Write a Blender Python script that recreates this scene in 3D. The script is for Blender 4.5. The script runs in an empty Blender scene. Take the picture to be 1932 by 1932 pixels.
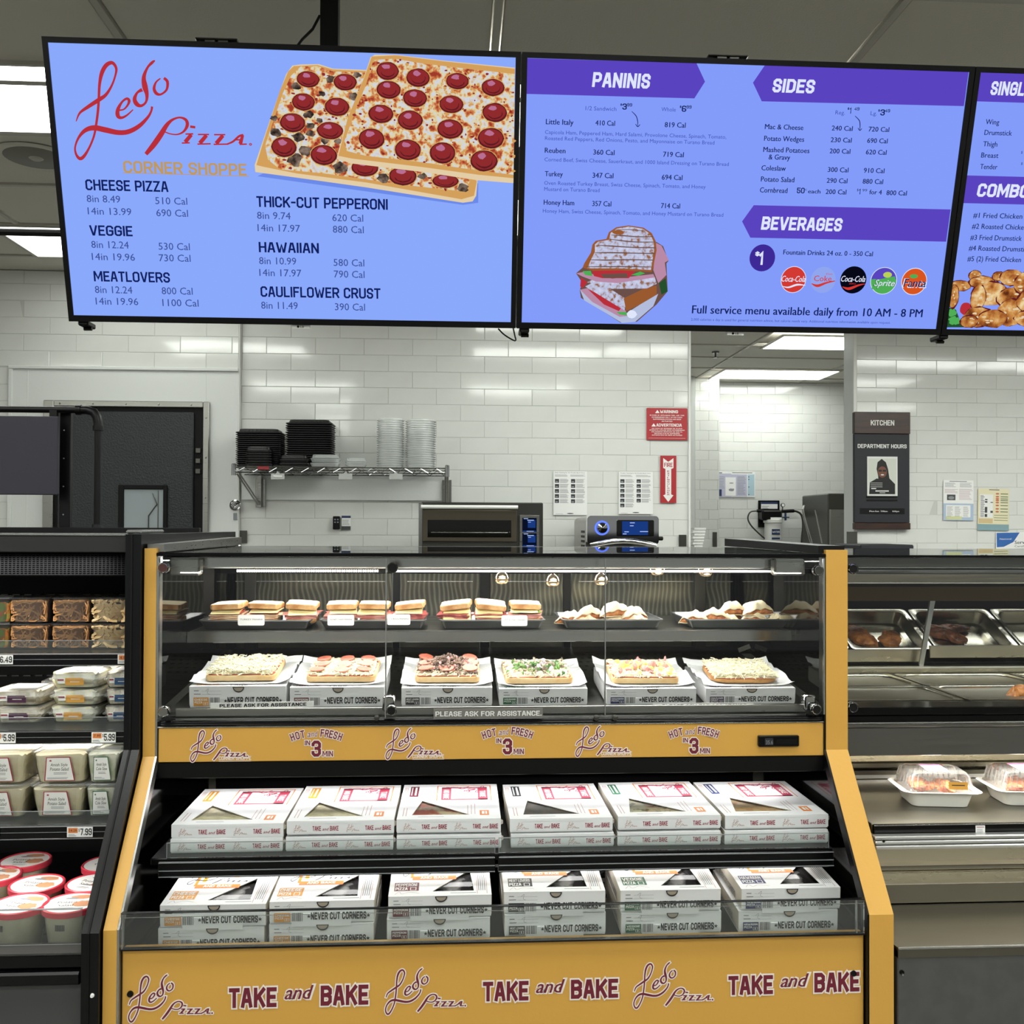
import bpy, bmesh, math, random
from mathutils import Vector, Matrix, Euler
random.seed(7)
PI = math.pi
SC = bpy.context.scene
COL = SC.collection
# ------------------------------------------------------------------ camera
FPX = 1823.0
YAW, PITCH, ROLL = 0.0587, 0.0142, 0.0037
EYE = Vector((0, 0, 1.45))
_f = Vector((math.sin(YAW)*math.cos(PITCH), math.cos(YAW)*math.cos(PITCH), math.sin(PITCH)))
_r0 = Vector((math.cos(YAW), -math.sin(YAW), 0)); _u0 = _r0.cross(_f)
_r = math.cos(ROLL)*_r0 + math.sin(ROLL)*_u0
_u = math.cos(ROLL)*_u0 - math.sin(ROLL)*_r0
cd = bpy.data.cameras.new('camera'); cam = bpy.data.objects.new('camera', cd); COL.objects.link(cam)
cd.sensor_width = 36; cd.sensor_fit = 'HORIZONTAL'; cd.lens = 36*FPX/1932; cd.clip_start = .05; cd.clip_end = 100
M = Matrix((_r, _u, -_f)).transposed().to_4x4(); M.translation = EYE
cam.matrix_world = M
SC.camera = cam
SC.cycles.transparent_max_bounces = 32; SC.cycles.max_bounces = 14
# ------------------------------------------------------------------ world and exposure
SC.view_settings.view_transform = 'Standard'; SC.view_settings.look = 'None'
SC.view_settings.gamma = 1; SC.view_settings.exposure = 0.0; SC.view_settings.use_curve_mapping = False
wd = bpy.data.worlds.new('store'); SC.world = wd; wd.use_nodes = True
wd.node_tree.nodes['Background'].inputs[0].default_value = (.95, 1, .97, 1)
wd.node_tree.nodes['Background'].inputs[1].default_value = .30
PANEL_STRENGTH = 13.5      # fluorescent ceiling panels
CASE_LED = 1.0            # multiplier of the lights inside the display cases
def area(name, loc, sx, sy, power, rot=(0, 0, 0), col=(1, .97, .92)):
    l = bpy.data.lights.new(name, 'AREA'); l.shape = 'RECTANGLE'; l.size = sx; l.size_y = sy; l.energy = power; l.color = col
    o = bpy.data.objects.new(name, l); o.location = loc; o.rotation_euler = rot; COL.objects.link(o); return o
# lamps inside the cases: LED bars
area('led_light_heated', (.09, 2.088, 1.350), 1.34, .02, 5.2*CASE_LED, (.3, 0, 0))
area('led_light_heated', (.08, 2.42, 1.362), 1.30, .03, 6.5*CASE_LED, (-.1, 0, 0))
area('led_light_upper_shelf', (.07, 2.20, .903), 1.35, .03, 2.1*CASE_LED, (.0, 0, 0), (1, .98, .97))
area('led_light_lower_deck', (.07, 2.06, .742), 1.35, .025, 1.0*CASE_LED, (0.1, 0, 0), (1, .99, .97))
area('led_light_fridge', (-1.4, 2.10, 1.375), 1.3, .03, 3.0*CASE_LED, (.15, 0, 0), (1, .95, .88))
area('led_light_fridge', (-1.4, 2.18, 1.153), 1.3, .03, 2.4*CASE_LED, (.15, 0, 0), (1, .97, .92))
area('led_light_fridge', (-1.4, 2.11, .997), 1.3, .03, 3.4*CASE_LED, (.15, 0, 0), (1, .97, .92))
area('led_light_fridge', (-1.4, 2.03, .8215), 1.3, .03, 3.4*CASE_LED, (.1, 0, 0), (1, .97, .92))
area('led_light_hot_case', (1.7, 2.3, 1.36), 1.6, .04, 6.5*CASE_LED, (-.1, 0, 0), (1, .93, .72))
area('led_light_hot_shelf', (1.7, 2.08, .945), 1.6, .03, 7.5*CASE_LED, (.1, 0, 0), (1, .94, .83))
area('led_light_hot_lower', (1.7, 2.0, .79), 1.6, .03, 3.0*CASE_LED, (.0, 0, 0), (1, .95, .86))

def W(px, py, Y):
    d = FPX*_f + (px-966)*_r + (966-py)*_u
    t = Y/d.y
    return EYE.x + d.x*t, EYE.z + d.z*t
def WX(px, py, Y): return W(px, py, Y)[0]
def WZ(px, py, Y): return W(px, py, Y)[1]

# ------------------------------------------------------------------ materials
def lin(h):
    if isinstance(h, (tuple, list)): return tuple(h[:3])
    h = h.lstrip('#'); o = []
    for i in (0, 2, 4):
        c = int(h[i:i+2], 16)/255; o.append(c/12.92 if c <= .04045 else ((c+.055)/1.055)**2.4)
    return tuple(o)
MATS = {}
def mat(name, color='#808080', rough=.5, metal=0, emit=None, estr=1.0, coat=0, spec=.5, noise=None, bump=None, trans=None, stretch=None, alpha=None):
    if name in MATS: return MATS[name]
    m = bpy.data.materials.new(name); m.use_nodes = True; nt = m.node_tree; N = nt.nodes; L = nt.links
    b = N['Principled BSDF']; c = lin(color)
    b.inputs['Base Color'].default_value = (*c, 1); b.inputs['Roughness'].default_value = rough
    b.inputs['Metallic'].default_value = metal; b.inputs['Coat Weight'].default_value = coat; b.inputs['Coat Roughness'].default_value = .05
    b.inputs['Specular IOR Level'].default_value = spec
    if emit is not None:
        b.inputs['Emission Color'].default_value = (*lin(emit), 1); b.inputs['Emission Strength'].default_value = estr
    if trans: b.inputs['Transmission Weight'].default_value = trans
    if noise or bump:
        tc = N.new('ShaderNodeTexCoord'); mp = N.new('ShaderNodeMapping'); L.new(tc.outputs['Object'], mp.inputs[0])
        if stretch: mp.inputs['Scale'].default_value = stretch
    if noise:   # (scale, second colour, low, high)
        n = N.new('ShaderNodeTexNoise'); n.inputs['Scale'].default_value = noise[0]; n.inputs['Detail'].default_value = 4
        L.new(mp.outputs[0], n.inputs['Vector'])
        r = N.new('ShaderNodeValToRGB'); r.color_ramp.elements[0].position = noise[2]; r.color_ramp.elements[1].position = noise[3]
        r.color_ramp.elements[0].color = (*c, 1); r.color_ramp.elements[1].color = (*lin(noise[1]), 1)
        L.new(n.outputs[0], r.inputs[0]); L.new(r.outputs[0], b.inputs['Base Color'])
        if emit is not None: L.new(r.outputs[0], b.inputs['Emission Color'])
    if bump:    # (scale, strength)
        n = N.new('ShaderNodeTexNoise'); n.inputs['Scale'].default_value = bump[0]; n.inputs['Detail'].default_value = 3
        L.new(mp.outputs[0], n.inputs['Vector'])
        bp = N.new('ShaderNodeBump'); bp.inputs['Strength'].default_value = bump[1]; bp.inputs['Distance'].default_value = .01
        L.new(n.outputs[0], bp.inputs['Height']); L.new(bp.outputs[0], b.inputs['Normal'])
    MATS[name] = m; return m
def glass(name, tint=(.93, .97, .95), white=0.0, ior=1.45, rough=0.0):
    if name in MATS: return MATS[name]
    m = bpy.data.materials.new(name); m.use_nodes = True; nt = m.node_tree; N = nt.nodes; L = nt.links
    for n in list(N): N.remove(n)
    out = N.new('ShaderNodeOutputMaterial'); tr = N.new('ShaderNodeBsdfTransparent'); tr.inputs[0].default_value = (*tint, 1)
    gl = N.new('ShaderNodeBsdfGlossy'); gl.inputs['Roughness'].default_value = rough
    fr = N.new('ShaderNodeFresnel'); fr.inputs[0].default_value = ior
    mx = N.new('ShaderNodeMixShader'); L.new(fr.outputs[0], mx.inputs[0]); L.new(tr.outputs[0], mx.inputs[1]); L.new(gl.outputs[0], mx.inputs[2])
    last = mx
    if white:
        df = N.new('ShaderNodeBsdfDiffuse'); df.inputs[0].default_value = (.85, .87, .87, 1)
        m2 = N.new('ShaderNodeMixShader'); m2.inputs[0].default_value = white
        L.new(mx.outputs[0], m2.inputs[1]); L.new(df.outputs[0], m2.inputs[2]); last = m2
    L.new(last.outputs[0], out.inputs[0]); MATS[name] = m; return m
def emitm(name, color, s=1.0):
    if name in MATS: return MATS[name]
    m = bpy.data.materials.new(name); m.use_nodes = True; N = m.node_tree.nodes
    for n in list(N): N.remove(n)
    o = N.new('ShaderNodeOutputMaterial'); e = N.new('ShaderNodeEmission'); e.inputs[0].default_value = (*lin(color), 1); e.inputs[1].default_value = s
    m.node_tree.links.new(e.outputs[0], o.inputs[0]); MATS[name] = m; return m
def emitramp(name, scale, stops, s=1.0, detail=5):
    if name in MATS: return MATS[name]
    m = bpy.data.materials.new(name); m.use_nodes = True; N = m.node_tree.nodes; L = m.node_tree.links
    for n in list(N): N.remove(n)
    o = N.new('ShaderNodeOutputMaterial'); e = N.new('ShaderNodeEmission'); e.inputs[1].default_value = s
    tc = N.new('ShaderNodeTexCoord'); n = N.new('ShaderNodeTexNoise'); n.inputs['Scale'].default_value = scale; n.inputs['Detail'].default_value = detail
    r = N.new('ShaderNodeValToRGB'); cr = r.color_ramp
    while len(cr.elements) < len(stops): cr.elements.new(.5)
    for el, (p, c) in zip(cr.elements, stops): el.position = p; el.color = (*lin(c), 1)
    L.new(tc.outputs['Object'], n.inputs['Vector']); L.new(n.outputs[0], r.inputs[0]); L.new(r.outputs[0], e.inputs[0]); L.new(e.outputs[0], o.inputs[0])
    MATS[name] = m; return m
def steel(name='steel', color='#9b9a95', rough=.28, stretch=(1, 8, 40)):
    if name in MATS: return MATS[name]
    m = mat(name, color, rough, 1.0); N = m.node_tree.nodes; L = m.node_tree.links; b = N['Principled BSDF']
    tc = N.new('ShaderNodeTexCoord'); mp = N.new('ShaderNodeMapping'); mp.inputs['Scale'].default_value = stretch
    n = N.new('ShaderNodeTexNoise'); n.inputs['Scale'].default_value = 6; n.inputs['Detail'].default_value = 5
    mr = N.new('ShaderNodeMapRange'); mr.inputs['To Min'].default_value = rough*.7; mr.inputs['To Max'].default_value = rough*1.5
    L.new(tc.outputs['Object'], mp.inputs[0]); L.new(mp.outputs[0], n.inputs['Vector']); L.new(n.outputs[0], mr.inputs[0]); L.new(mr.outputs[0], b.inputs['Roughness'])
    return m

# ------------------------------------------------------------------ mesh builder
_TXT = {}
def text_geo(s, bold, shear, outer=0):
    k = (s, bold, shear, outer)
    if k in _TXT: return _TXT[k]
    if bold > 0 and all(ch == ' ' or ch in GL for ch in s):
        _TXT[k] = block_geo(s, bold, shear, outer); return _TXT[k]
    if bold > 0 and not outer:
        vs, fs, x0, x1 = text_geo(s, 0, shear); e = min(bold, .02)*.8; n = len(vs)
        _TXT[k] = ([(a-e, b, c) for a, b, c in vs]+[(a+e, b, c+6e-5) for a, b, c in vs], list(fs)+[tuple(i+n for i in f) for f in fs], x0-e, x1+e); return _TXT[k]
    bold = min(bold, .03)+outer
    c = bpy.data.curves.new('t', 'FONT'); c.body = s; c.size = 1; c.resolution_u = 2; c.offset = bold; c.shear = shear
    c.fill_mode = 'FRONT'; c.extrude = 0
    c.space_character = 1.06 if bold else 1.0
    o = bpy.data.objects.new('t', c); me = bpy.data.meshes.new_from_object(o)
    vs = [(v.co.x, v.co.y, 0) for v in me.vertices]; fs = [tuple(p.vertices) for p in me.polygons]
    bpy.data.objects.remove(o); bpy.data.curves.remove(c); bpy.data.meshes.remove(me)
    if vs:
        x0 = min(v[0] for v in vs); x1 = max(v[0] for v in vs)
    else: x0, x1 = 0, 1
    r = (vs, fs, x0, x1); _TXT[k] = r; return r
GL = {
'A': (.5, [[(0,0),(.36,1),(.64,1),(1,0)],[(.16,.3),(.84,.3)]]), 'B': (.5, [[(0,0),(0,1),(.72,1),(1,.86),(1,.66),(.78,.53),(0,.53)],[(.7,.53),(1,.4),(1,.14),(.72,0),(0,0)]]),
'C': (.48, [[(1,.78),(1,.86),(.75,1),(.25,1),(0,.86),(0,.14),(.25,0),(.75,0),(1,.14),(1,.22)]]), 'D': (.5, [[(0,0),(0,1),(.68,1),(1,.82),(1,.18),(.68,0),(0,0)]]),
'E': (.42, [[(1,1),(0,1),(0,0),(1,0)],[(0,.52),(.85,.52)]]), 'F': (.42, [[(1,1),(0,1),(0,0)],[(0,.52),(.85,.52)]]),
'G': (.5, [[(1,.78),(1,.86),(.75,1),(.25,1),(0,.86),(0,.14),(.25,0),(.75,0),(1,.14),(1,.48),(.55,.48)]]), 'H': (.5, [[(0,0),(0,1)],[(1,0),(1,1)],[(0,.52),(1,.52)]]),
'I': (0, [[(0,0),(0,1)]]), 'J': (.42, [[(0,.3),(0,.14),(.25,0),(.75,0),(1,.14),(1,1)]]), 'K': (.5, [[(0,0),(0,1)],[(1,1),(.12,.42)],[(.4,.6),(1,0)]]), 'L': (.4, [[(0,1),(0,0),(1,0)]]),
'M': (.68, [[(0,0),(0,1)],[(1,1),(1,0)],[(.06,1),(.5,.25),(.94,1)]]), 'N': (.5, [[(0,0),(0,1)],[(1,0),(1,1)],[(.04,1),(.96,0)]]), 'O': (.5, [[(.25,0),(0,.14),(0,.86),(.25,1),(.75,1),(1,.86),(1,.14),(.75,0),(.25,0)]]),
'P': (.48, [[(0,0),(0,1),(.75,1),(1,.86),(1,.56),(.75,.42),(0,.42)]]), 'Q': (.5, [[(.25,0),(0,.14),(0,.86),(.25,1),(.75,1),(1,.86),(1,.14),(.75,0),(.25,0)],[(.6,.25),(1,-.05)]]),
'R': (.5, [[(0,0),(0,1),(.75,1),(1,.86),(1,.6),(.75,.46),(0,.46)],[(.55,.46),(1,0)]]), 'S': (.46, [[(1,.78),(1,.86),(.75,1),(.25,1),(0,.86),(0,.66),(.2,.54),(.8,.46),(1,.34),(1,.14),(.75,0),(.25,0),(0,.14),(0,.22)]]),
'T': (.46, [[(0,1),(1,1)],[(.5,1),(.5,0)]]), 'U': (.5, [[(0,1),(0,.14),(.25,0),(.75,0),(1,.14),(1,1)]]), 'V': (.52, [[(0,1),(.42,0),(.58,0),(1,1)]]), 'W': (.78, [[(0,1),(.22,0),(.3,0),(.5,.8),(.7,0),(.78,0),(1,1)]]),
'X': (.5, [[(0,0),(1,1)],[(0,1),(1,0)]]), 'Y': (.5, [[(0,1),(.5,.45),(1,1)],[(.5,.5),(.5,0)]]), 'Z': (.46, [[(0,1),(1,1),(0,0),(1,0)]]),
'0': (.46, [[(.25,0),(0,.14),(0,.86),(.25,1),(.75,1),(1,.86),(1,.14),(.75,0),(.25,0)]]), '1': (.16, [[(0,.8),(1,1),(1,0)]]), '2': (.44, [[(0,.7),(0,.86),(.25,1),(.75,1),(1,.86),(1,.62),(0,.1),(0,0),(1,0)]]),
'3': (.46, [[(0,.8),(0,.86),(.25,1),(.75,1),(1,.86),(1,.64),(.75,.52),(.45,.52)],[(.75,.52),(1,.4),(1,.14),(.75,0),(.25,0),(0,.14),(0,.2)]]), '4': (.48, [[(.78,0),(.78,1),(0,.28),(1,.28)]]), '5': (.44, [[(1,1),(0,1),(0,.56),(.75,.6),(1,.45),(1,.14),(.75,0),(.25,0),(0,.14),(0,.25)]]),
'6': (.46, [[(1,.84),(1,.86),(.75,1),(.25,1),(0,.86),(0,.14),(.25,0),(.75,0),(1,.14),(1,.38),(.75,.5),(0,.5)]]), '7': (.44, [[(0,1),(1,1),(.35,0)]]), '8': (.46, [[(.25,.53),(0,.68),(0,.86),(.25,1),(.75,1),(1,.86),(1,.68),(.75,.53),(.25,.53),(0,.4),(0,.14),(.25,0),(.75,0),(1,.14),(1,.4),(.75,.53)]]),
'9': (.46, [[(0,.16),(0,.14),(.25,0),(.75,0),(1,.14),(1,.86),(.75,1),(.25,1),(0,.86),(0,.62),(.25,.5),(1,.5)]]), '-': (.26, [[(0,.48),(1,.48)]]), '.': (0, [[(0,0),(0,.04)]]), ',': (0, [[(0,.04),(0,-.12)]]),
'*': (.2, [[(.5,.3),(.5,.9)],[(0,.7),(1,.7)],[(.1,.35),(.5,.6),(.9,.35)]]), '$': (.4, [[(1,.72),(1,.84),(.75,.92),(.25,.92),(0,.82),(0,.64),(1,.38),(1,.18),(.75,.08),(.25,.08),(0,.18),(0,.3)],[(.5,-.05),(.5,1.05)]]), "'": (0, [[(0,.75),(0,1)]]), '!': (0, [[(0,.3),(0,1)],[(0,0),(0,.04)]])}
def stroke_geo(pts, hw):
    """a mitred band along a polyline; returns verts and quads"""
    n = len(pts); closed = n > 3 and pts[0] == pts[-1]; L = []; R = []
    for i in range(n):
        x, y = pts[i]
        if closed and i in (0, n-1): a, b = pts[n-2], pts[1]
        else: a, b = pts[max(i-1, 0)], pts[min(i+1, n-1)]
        d1 = Vector((x-a[0], y-a[1])); d2 = Vector((b[0]-x, b[1]-y))
        if d1.length < 1e-9: d1 = d2
        if d2.length < 1e-9: d2 = d1
        d1 = d1.normalized(); d2 = d2.normalized(); n1 = Vector((-d1.y, d1.x)); n2 = Vector((-d2.y, d2.x)); m = n1+n2
        if m.length < .3: m = n1
        m = m.normalized(); k = hw/max(m.dot(n1), .55); ex = Vector((0, 0))
        if not closed and i == 0: ex = -d2*hw
        if not closed and i == n-1: ex = d1*hw
        L.append((x+m.x*k+ex.x, y+m.y*k+ex.y)); R.append((x-m.x*k+ex.x, y-m.y*k+ex.y))
    return L+R, [(i, n+i, n+i+1, i+1) for i in range(n-1)]
def block_geo(s, bold, shear, outer):
    t = .135+bold*1.3; x = 0; kz = 0; V = []; F = []; c = caph(); hw = t/2+outer/c
    for ch in s:
        if ch == ' ': x += .34; continue
        w, st = GL[ch]; w *= .95
        for pts in st:
            q = [(x+t/2+a*w, t/2+b*(1-t)) for a, b in pts]; vs, fs = stroke_geo(q, hw); k = len(V); kz += 1; m_ = len(q); V += [(a_, b_, 6e-5*(kz % 4)+2.5e-5*(i_ % m_)) for i_, (a_, b_) in enumerate(vs)]; F += [tuple(i+k for i in f) for f in fs]
        x += w+t+.085
    x -= .085
    V = [((a+shear*b)*c, b*c, z) for a, b, z in V]; return V, F, 0, x*c
CAPH = None
def caph():
    global CAPH
    if CAPH is None: CAPH = max(v[1] for v in text_geo('H', 0, 0)[0])
    return CAPH
class PL:
    """a plane in space: origin, right, up, normal towards the viewer"""
    def __init__(s, o, u, v): s.o = Vector(o); s.u = Vector(u).normalized(); s.v = Vector(v).normalized(); s.n = s.u.cross(s.v)
    def p(s, a, b, d=0): return s.o + s.u*a + s.v*b + s.n*d
    def px(s, x, y):      # where the sight line through a pixel meets the plane
        d = FPX*_f + (x-966)*_r + (966-y)*_u
        t = (s.o-EYE).dot(s.n)/d.dot(s.n); q = EYE + d*t - s.o
        return q.dot(s.u), q.dot(s.v)
def FRONT(x, y, z): return PL((x, y, z), (1, 0, 0), (0, 0, 1))     # faces -Y
def TOP(x, y, z): return PL((x, y, z), (1, 0, 0), (0, 1, 0))       # faces up
def crom(pts, n=6):
    """Catmull-Rom through tuples"""
    if len(pts) < 3: return [tuple(p) for p in pts]
    P = [pts[0]] + list(pts) + [pts[-1]]; out = []
    for i in range(1, len(P)-2):
        for k in range(n):
            t = k/n; a, b, c, d = P[i-1], P[i], P[i+1], P[i+2]
            out.append(tuple(.5*((2*b[j]) + (-a[j]+c[j])*t + (2*a[j]-5*b[j]+4*c[j]-d[j])*t*t + (-a[j]+3*b[j]-3*c[j]+d[j])*t**3) for j in range(len(b))))
    out.append(tuple(pts[-1])); return out
class MB:
    def __init__(s): s.v = []; s.f = []; s.m = []
    def add(s, vs, fs, mi=0):
        n = len(s.v); s.v += [tuple(v) for v in vs]
        for f in fs: s.f.append(tuple(i+n for i in f)); s.m.append(mi)
        return s
    def box(s, x0, x1, y0, y1, z0, z1, mi=0, T=None):
        vs = [Vector(p) for p in ((x0, y0, z0), (x1, y0, z0), (x1, y1, z0), (x0, y1, z0), (x0, y0, z1), (x1, y0, z1), (x1, y1, z1), (x0, y1, z1))]
        if T is not None: vs = [T @ v for v in vs]
        return s.add(vs, [(0, 3, 2, 1), (4, 5, 6, 7), (0, 1, 5, 4), (1, 2, 6, 5), (2, 3, 7, 6), (3, 0, 4, 7)], mi)
    def cbox(s, x0, x1, y0, y1, z0, z1, b=.002, mi=0):
        """box with chamfered edges"""
        X = (x0, x1); Y = (y0, y1); Z = (z0, z1); vs = []; idx = {}
        for i in (0, 1):
            for j in (0, 1):
                for k in (0, 1):
                    sx = b if i == 0 else -b; sy = b if j == 0 else -b; sz = b if k == 0 else -b
                    for a, p in enumerate(((X[i], Y[j]+sy, Z[k]+sz), (X[i]+sx, Y[j], Z[k]+sz), (X[i]+sx, Y[j]+sy, Z[k]))):
                        idx[i, j, k, a] = len(vs); vs.append(p)
        g = lambda i, j, k, a: idx[i, j, k, a]; fs = []
        for i in (0, 1):
            q = [g(i, 0, 0, 0), g(i, 1, 0, 0), g(i, 1, 1, 0), g(i, 0, 1, 0)]; fs.append(q if i else q[::-1])
            q = [g(0, i, 0, 1), g(1, i, 0, 1), g(1, i, 1, 1), g(0, i, 1, 1)]; fs.append(q[::-1] if i else q)
            q = [g(0, 0, i, 2), g(1, 0, i, 2), g(1, 1, i, 2), g(0, 1, i, 2)]; fs.append(q if i else q[::-1])
        for i in (0, 1):
            for j in (0, 1):
                a = [g(i, j, 0, 0), g(i, j, 0, 1), g(i, j, 1, 1), g(i, j, 1, 0)]; fs.append(a if (i ^ j) == 0 else a[::-1])
                a = [g(i, 0, j, 0), g(i, 0, j, 2), g(i, 1, j, 2), g(i, 1, j, 0)]; fs.append(a if (i ^ j) else a[::-1])
                a = [g(0, i, j, 1), g(0, i, j, 2), g(1, i, j, 2), g(1, i, j, 1)]; fs.append(a if (i ^ j) == 0 else a[::-1])
                for k in (0, 1):
                    t = [g(i, j, k, 0), g(i, j, k, 1), g(i, j, k, 2)]; fs.append(t if (i+j+k) % 2 else t[::-1])
        return s.add(vs, fs, mi)
    def prism(s, poly, a, b, axis='x', mi=0):
        """polygon given in the other two axes, extruded from a to b"""
        n = len(poly)
        def P(t, q):
            return (t, q[0], q[1]) if axis == 'x' else ((q[0], t, q[1]) if axis == 'y' else (q[0], q[1], t))
        vs = [P(a, q) for q in poly] + [P(b, q) for q in poly]
        fs = [tuple(range(n))[::-1], tuple(range(n, 2*n))] + [(i, (i+1) % n, n+(i+1) % n, n+i) for i in range(n)]
        return s.add(vs, fs, mi)
    def tube(s, pts, r, n=8, mi=0, cap=True):
        pts = [Vector(p) for p in pts]; K = len(pts); rs = r if isinstance(r, (list, tuple)) else [r]*K
        vs = []; up = None
        for i, p in enumerate(pts):
            d = (pts[min(i+1, K-1)]-pts[max(i-1, 0)]).normalized()
            if up is None: up = d.orthogonal().normalized()
            up = (up - d*up.dot(d)); up = up.normalized() if up.length > 1e-6 else d.orthogonal().normalized()
            sd = d.cross(up)
            for k in range(n):
                a = 2*PI*k/n; vs.append(p + (up*math.cos(a)+sd*math.sin(a))*rs[i])
        fs = [(i*n+k, i*n+(k+1) % n, (i+1)*n+(k+1) % n, (i+1)*n+k) for i in range(K-1) for k in range(n)]
        if cap: fs += [tuple(range(n))[::-1], tuple(range((K-1)*n, K*n))]
        return s.add(vs, fs, mi)
    def lathe(s, prof, c=(0, 0, 0), n=24, mi=0, ax='z', sx=1, sy=1, cap=True):
        vs = []
        for (r, h) in prof:
            for k in range(n):
                a = 2*PI*k/n; x, y = r*math.cos(a)*sx, r*math.sin(a)*sy
                vs.append((c[0]+x, c[1]+y, c[2]+h) if ax == 'z' else ((c[0]+x, c[1]-h, c[2]+y) if ax == 'y' else (c[0]+h, c[1]+x, c[2]+y)))
        K = len(prof)
        fs = [(i*n+k, i*n+(k+1) % n, (i+1)*n+(k+1) % n, (i+1)*n+k) for i in range(K-1) for k in range(n)]
        if cap: fs += [tuple(range(n))[::-1], tuple(range((K-1)*n, K*n))]
        return s.add(vs, fs, mi)
    def sphere(s, c, r, n=10, m=6, mi=0, sc=(1, 1, 1), jit=0, T=None):
        vs = []; fs = []
        for i in range(m+1):
            th = PI*i/m
            for k in range(n):
                a = 2*PI*k/n; j = 1+random.uniform(-jit, jit) if 0 < i < m else 1
                p = Vector((r*j*sc[0]*math.sin(th)*math.cos(a), r*j*sc[1]*math.sin(th)*math.sin(a), r*j*sc[2]*math.cos(th)))
                if T is not None: p = T @ p
                vs.append(Vector(c)+p)
        fs = [(i*n+k, (i+1)*n+k, (i+1)*n+(k+1) % n, i*n+(k+1) % n) for i in range(m) for k in range(n)]
        return s.add(vs, fs, mi)
    # ---- flat prints on a plane
    def poly(s, pl, pts, d=0, mi=0):
        vs = [pl.p(a, b, d) for a, b in pts]; n = len(vs)
        ar = sum(pts[i][0]*pts[(i+1) % n][1]-pts[(i+1) % n][0]*pts[i][1] for i in range(n))
        return s.add(vs, [tuple(range(n)) if ar > 0 else tuple(range(n))[::-1]], mi)
    def rect(s, pl, a0, a1, b0, b1, d=0, mi=0): return s.poly(pl, [(a0, b0), (a1, b0), (a1, b1), (a0, b1)], d, mi)
    def disc(s, pl, a, b, ra, rb=None, d=0, mi=0, n=20, jit=0, a0=0, a1=2*PI):
        rb = rb or ra; full = abs(a1-a0-2*PI) < 1e-6
        q = [(a+ra*(1+random.uniform(-jit, jit))*math.cos(a0+(a1-a0)*k/n), b+rb*(1+random.uniform(-jit, jit))*math.sin(a0+(a1-a0)*k/n)) for k in range(n if full else n+1)]
        return s.poly(pl, q, d, mi)
    def text(s, pl, st, a0, b0, h, a1=None, d=0, mi=0, bold=0, shear=0, rot=0, mid=False, outer=0):
        vs, fs, x0, x1 = text_geo(st, bold, shear)
        if not vs: return s
        if outer: vs, fs = text_geo(st, bold, shear, outer)[:2]
        sy = h/caph(); sx = (a1-a0)/(x1-x0) if a1 is not None else sy*.9
        if mid: a0 = a0-(x1-x0)*sx/2
        c, sn = math.cos(rot), math.sin(rot); o = []
        for (x, y, z) in vs:
            X = (x-x0)*sx; Y = y*sy
            o.append(pl.p(a0+X*c-Y*sn, b0+X*sn+Y*c, d+z))
        return s.add(o, fs, mi)
    def ribbon(s, pl, pts, extra=0, d=0, mi=0, n=6, f=lambda x, y: (x, y), k=1.0):
        """stroke of varying width; pts (x, y, w)"""
        q = crom(pts, n); L = []; R = []
        for i, (x, y, w) in enumerate(q):
            a = q[max(i-1, 0)]; b = q[min(i+1, len(q)-1)]; dx, dy = b[0]-a[0], b[1]-a[1]; l = math.hypot(dx, dy) or 1
            hw = (w/2+extra); nx, ny = -dy/l*hw, dx/l*hw
            if extra and i in (0, len(q)-1):
                sg = -1 if i == 0 else 1; x += sg*dx/l*extra; y += sg*dy/l*extra
            L.append(f(x+nx, y+ny)); R.append(f(x-nx, y-ny))
        m = len(L); zj = 1.2e-5*(len(s.v) % 5); vs = [pl.p(a, b, d+zj+4e-7*i_) for Q_ in (L, R) for i_, (a, b) in enumerate(Q_)]
        fs = []
        for i in range(m-1):
            a, b, c, e = L[i], R[i], R[i+1], L[i+1]
            ar = (b[0]-a[0])*(c[1]-a[1])-(c[0]-a[0])*(b[1]-a[1])
            q4 = (i, m+i, m+i+1, i+1); fs.append(q4 if ar > 0 else q4[::-1])
        return s.add(vs, fs, mi)
    def build(s, name, mats, parent=None, world=False, smooth=False, label=None, kind=None, bevel=0):
        me = bpy.data.meshes.new(name)
        vs = s.v
        if world and parent is not None:
            o = parent['_at'] if '_at' in parent else parent.parent['_at']; vs = [(v[0]-o[0], v[1]-o[1], v[2]-o[2]) for v in vs]
        me.from_pydata(vs, [], s.f); me.polygons.foreach_set('material_index', s.m)
        if not isinstance(mats, (list, tuple)): mats = [mats]
        for m in mats: me.materials.append(MATS[m] if isinstance(m, str) else m)
        if bevel:
            bm = bmesh.new(); bm.from_mesh(me); bmesh.ops.remove_doubles(bm, verts=bm.verts, dist=1e-6)
            bmesh.ops.bevel(bm, geom=list(bm.edges), offset=bevel, segments=2, affect='EDGES', clamp_overlap=True); bm.to_mesh(me); bm.free()
        if smooth:
            me.polygons.foreach_set('use_smooth', [True]*len(me.polygons)); me.set_sharp_from_angle(angle=.7)
        me.update()
        o = bpy.data.objects.new(name, me); COL.objects.link(o)
        if parent is not None: o.parent = parent; LAST[parent.name, name] = o
        if label: o['label'] = label
        if kind: o['kind'] = kind
        return o
def thing(name, label, cat, loc=(0, 0, 0), rot=(0, 0, 0), group=None):
    o = bpy.data.objects.new(name, None); o.empty_display_size = .05; COL.objects.link(o)
    o.location = loc; o.rotation_euler = rot; o['label'] = label; o['category'] = cat; o['_at'] = tuple(loc)
    if group: o['group'] = group
    return o
def tag(o, label, cat, group=None):
    o['label'] = label; o['category'] = cat
    if group: o['group'] = group
    return o
LAST = {}
def sub(t, part): return LAST[t.name, part]     # the part of a thing that carries a sub-part
KIDS = {}
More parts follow.
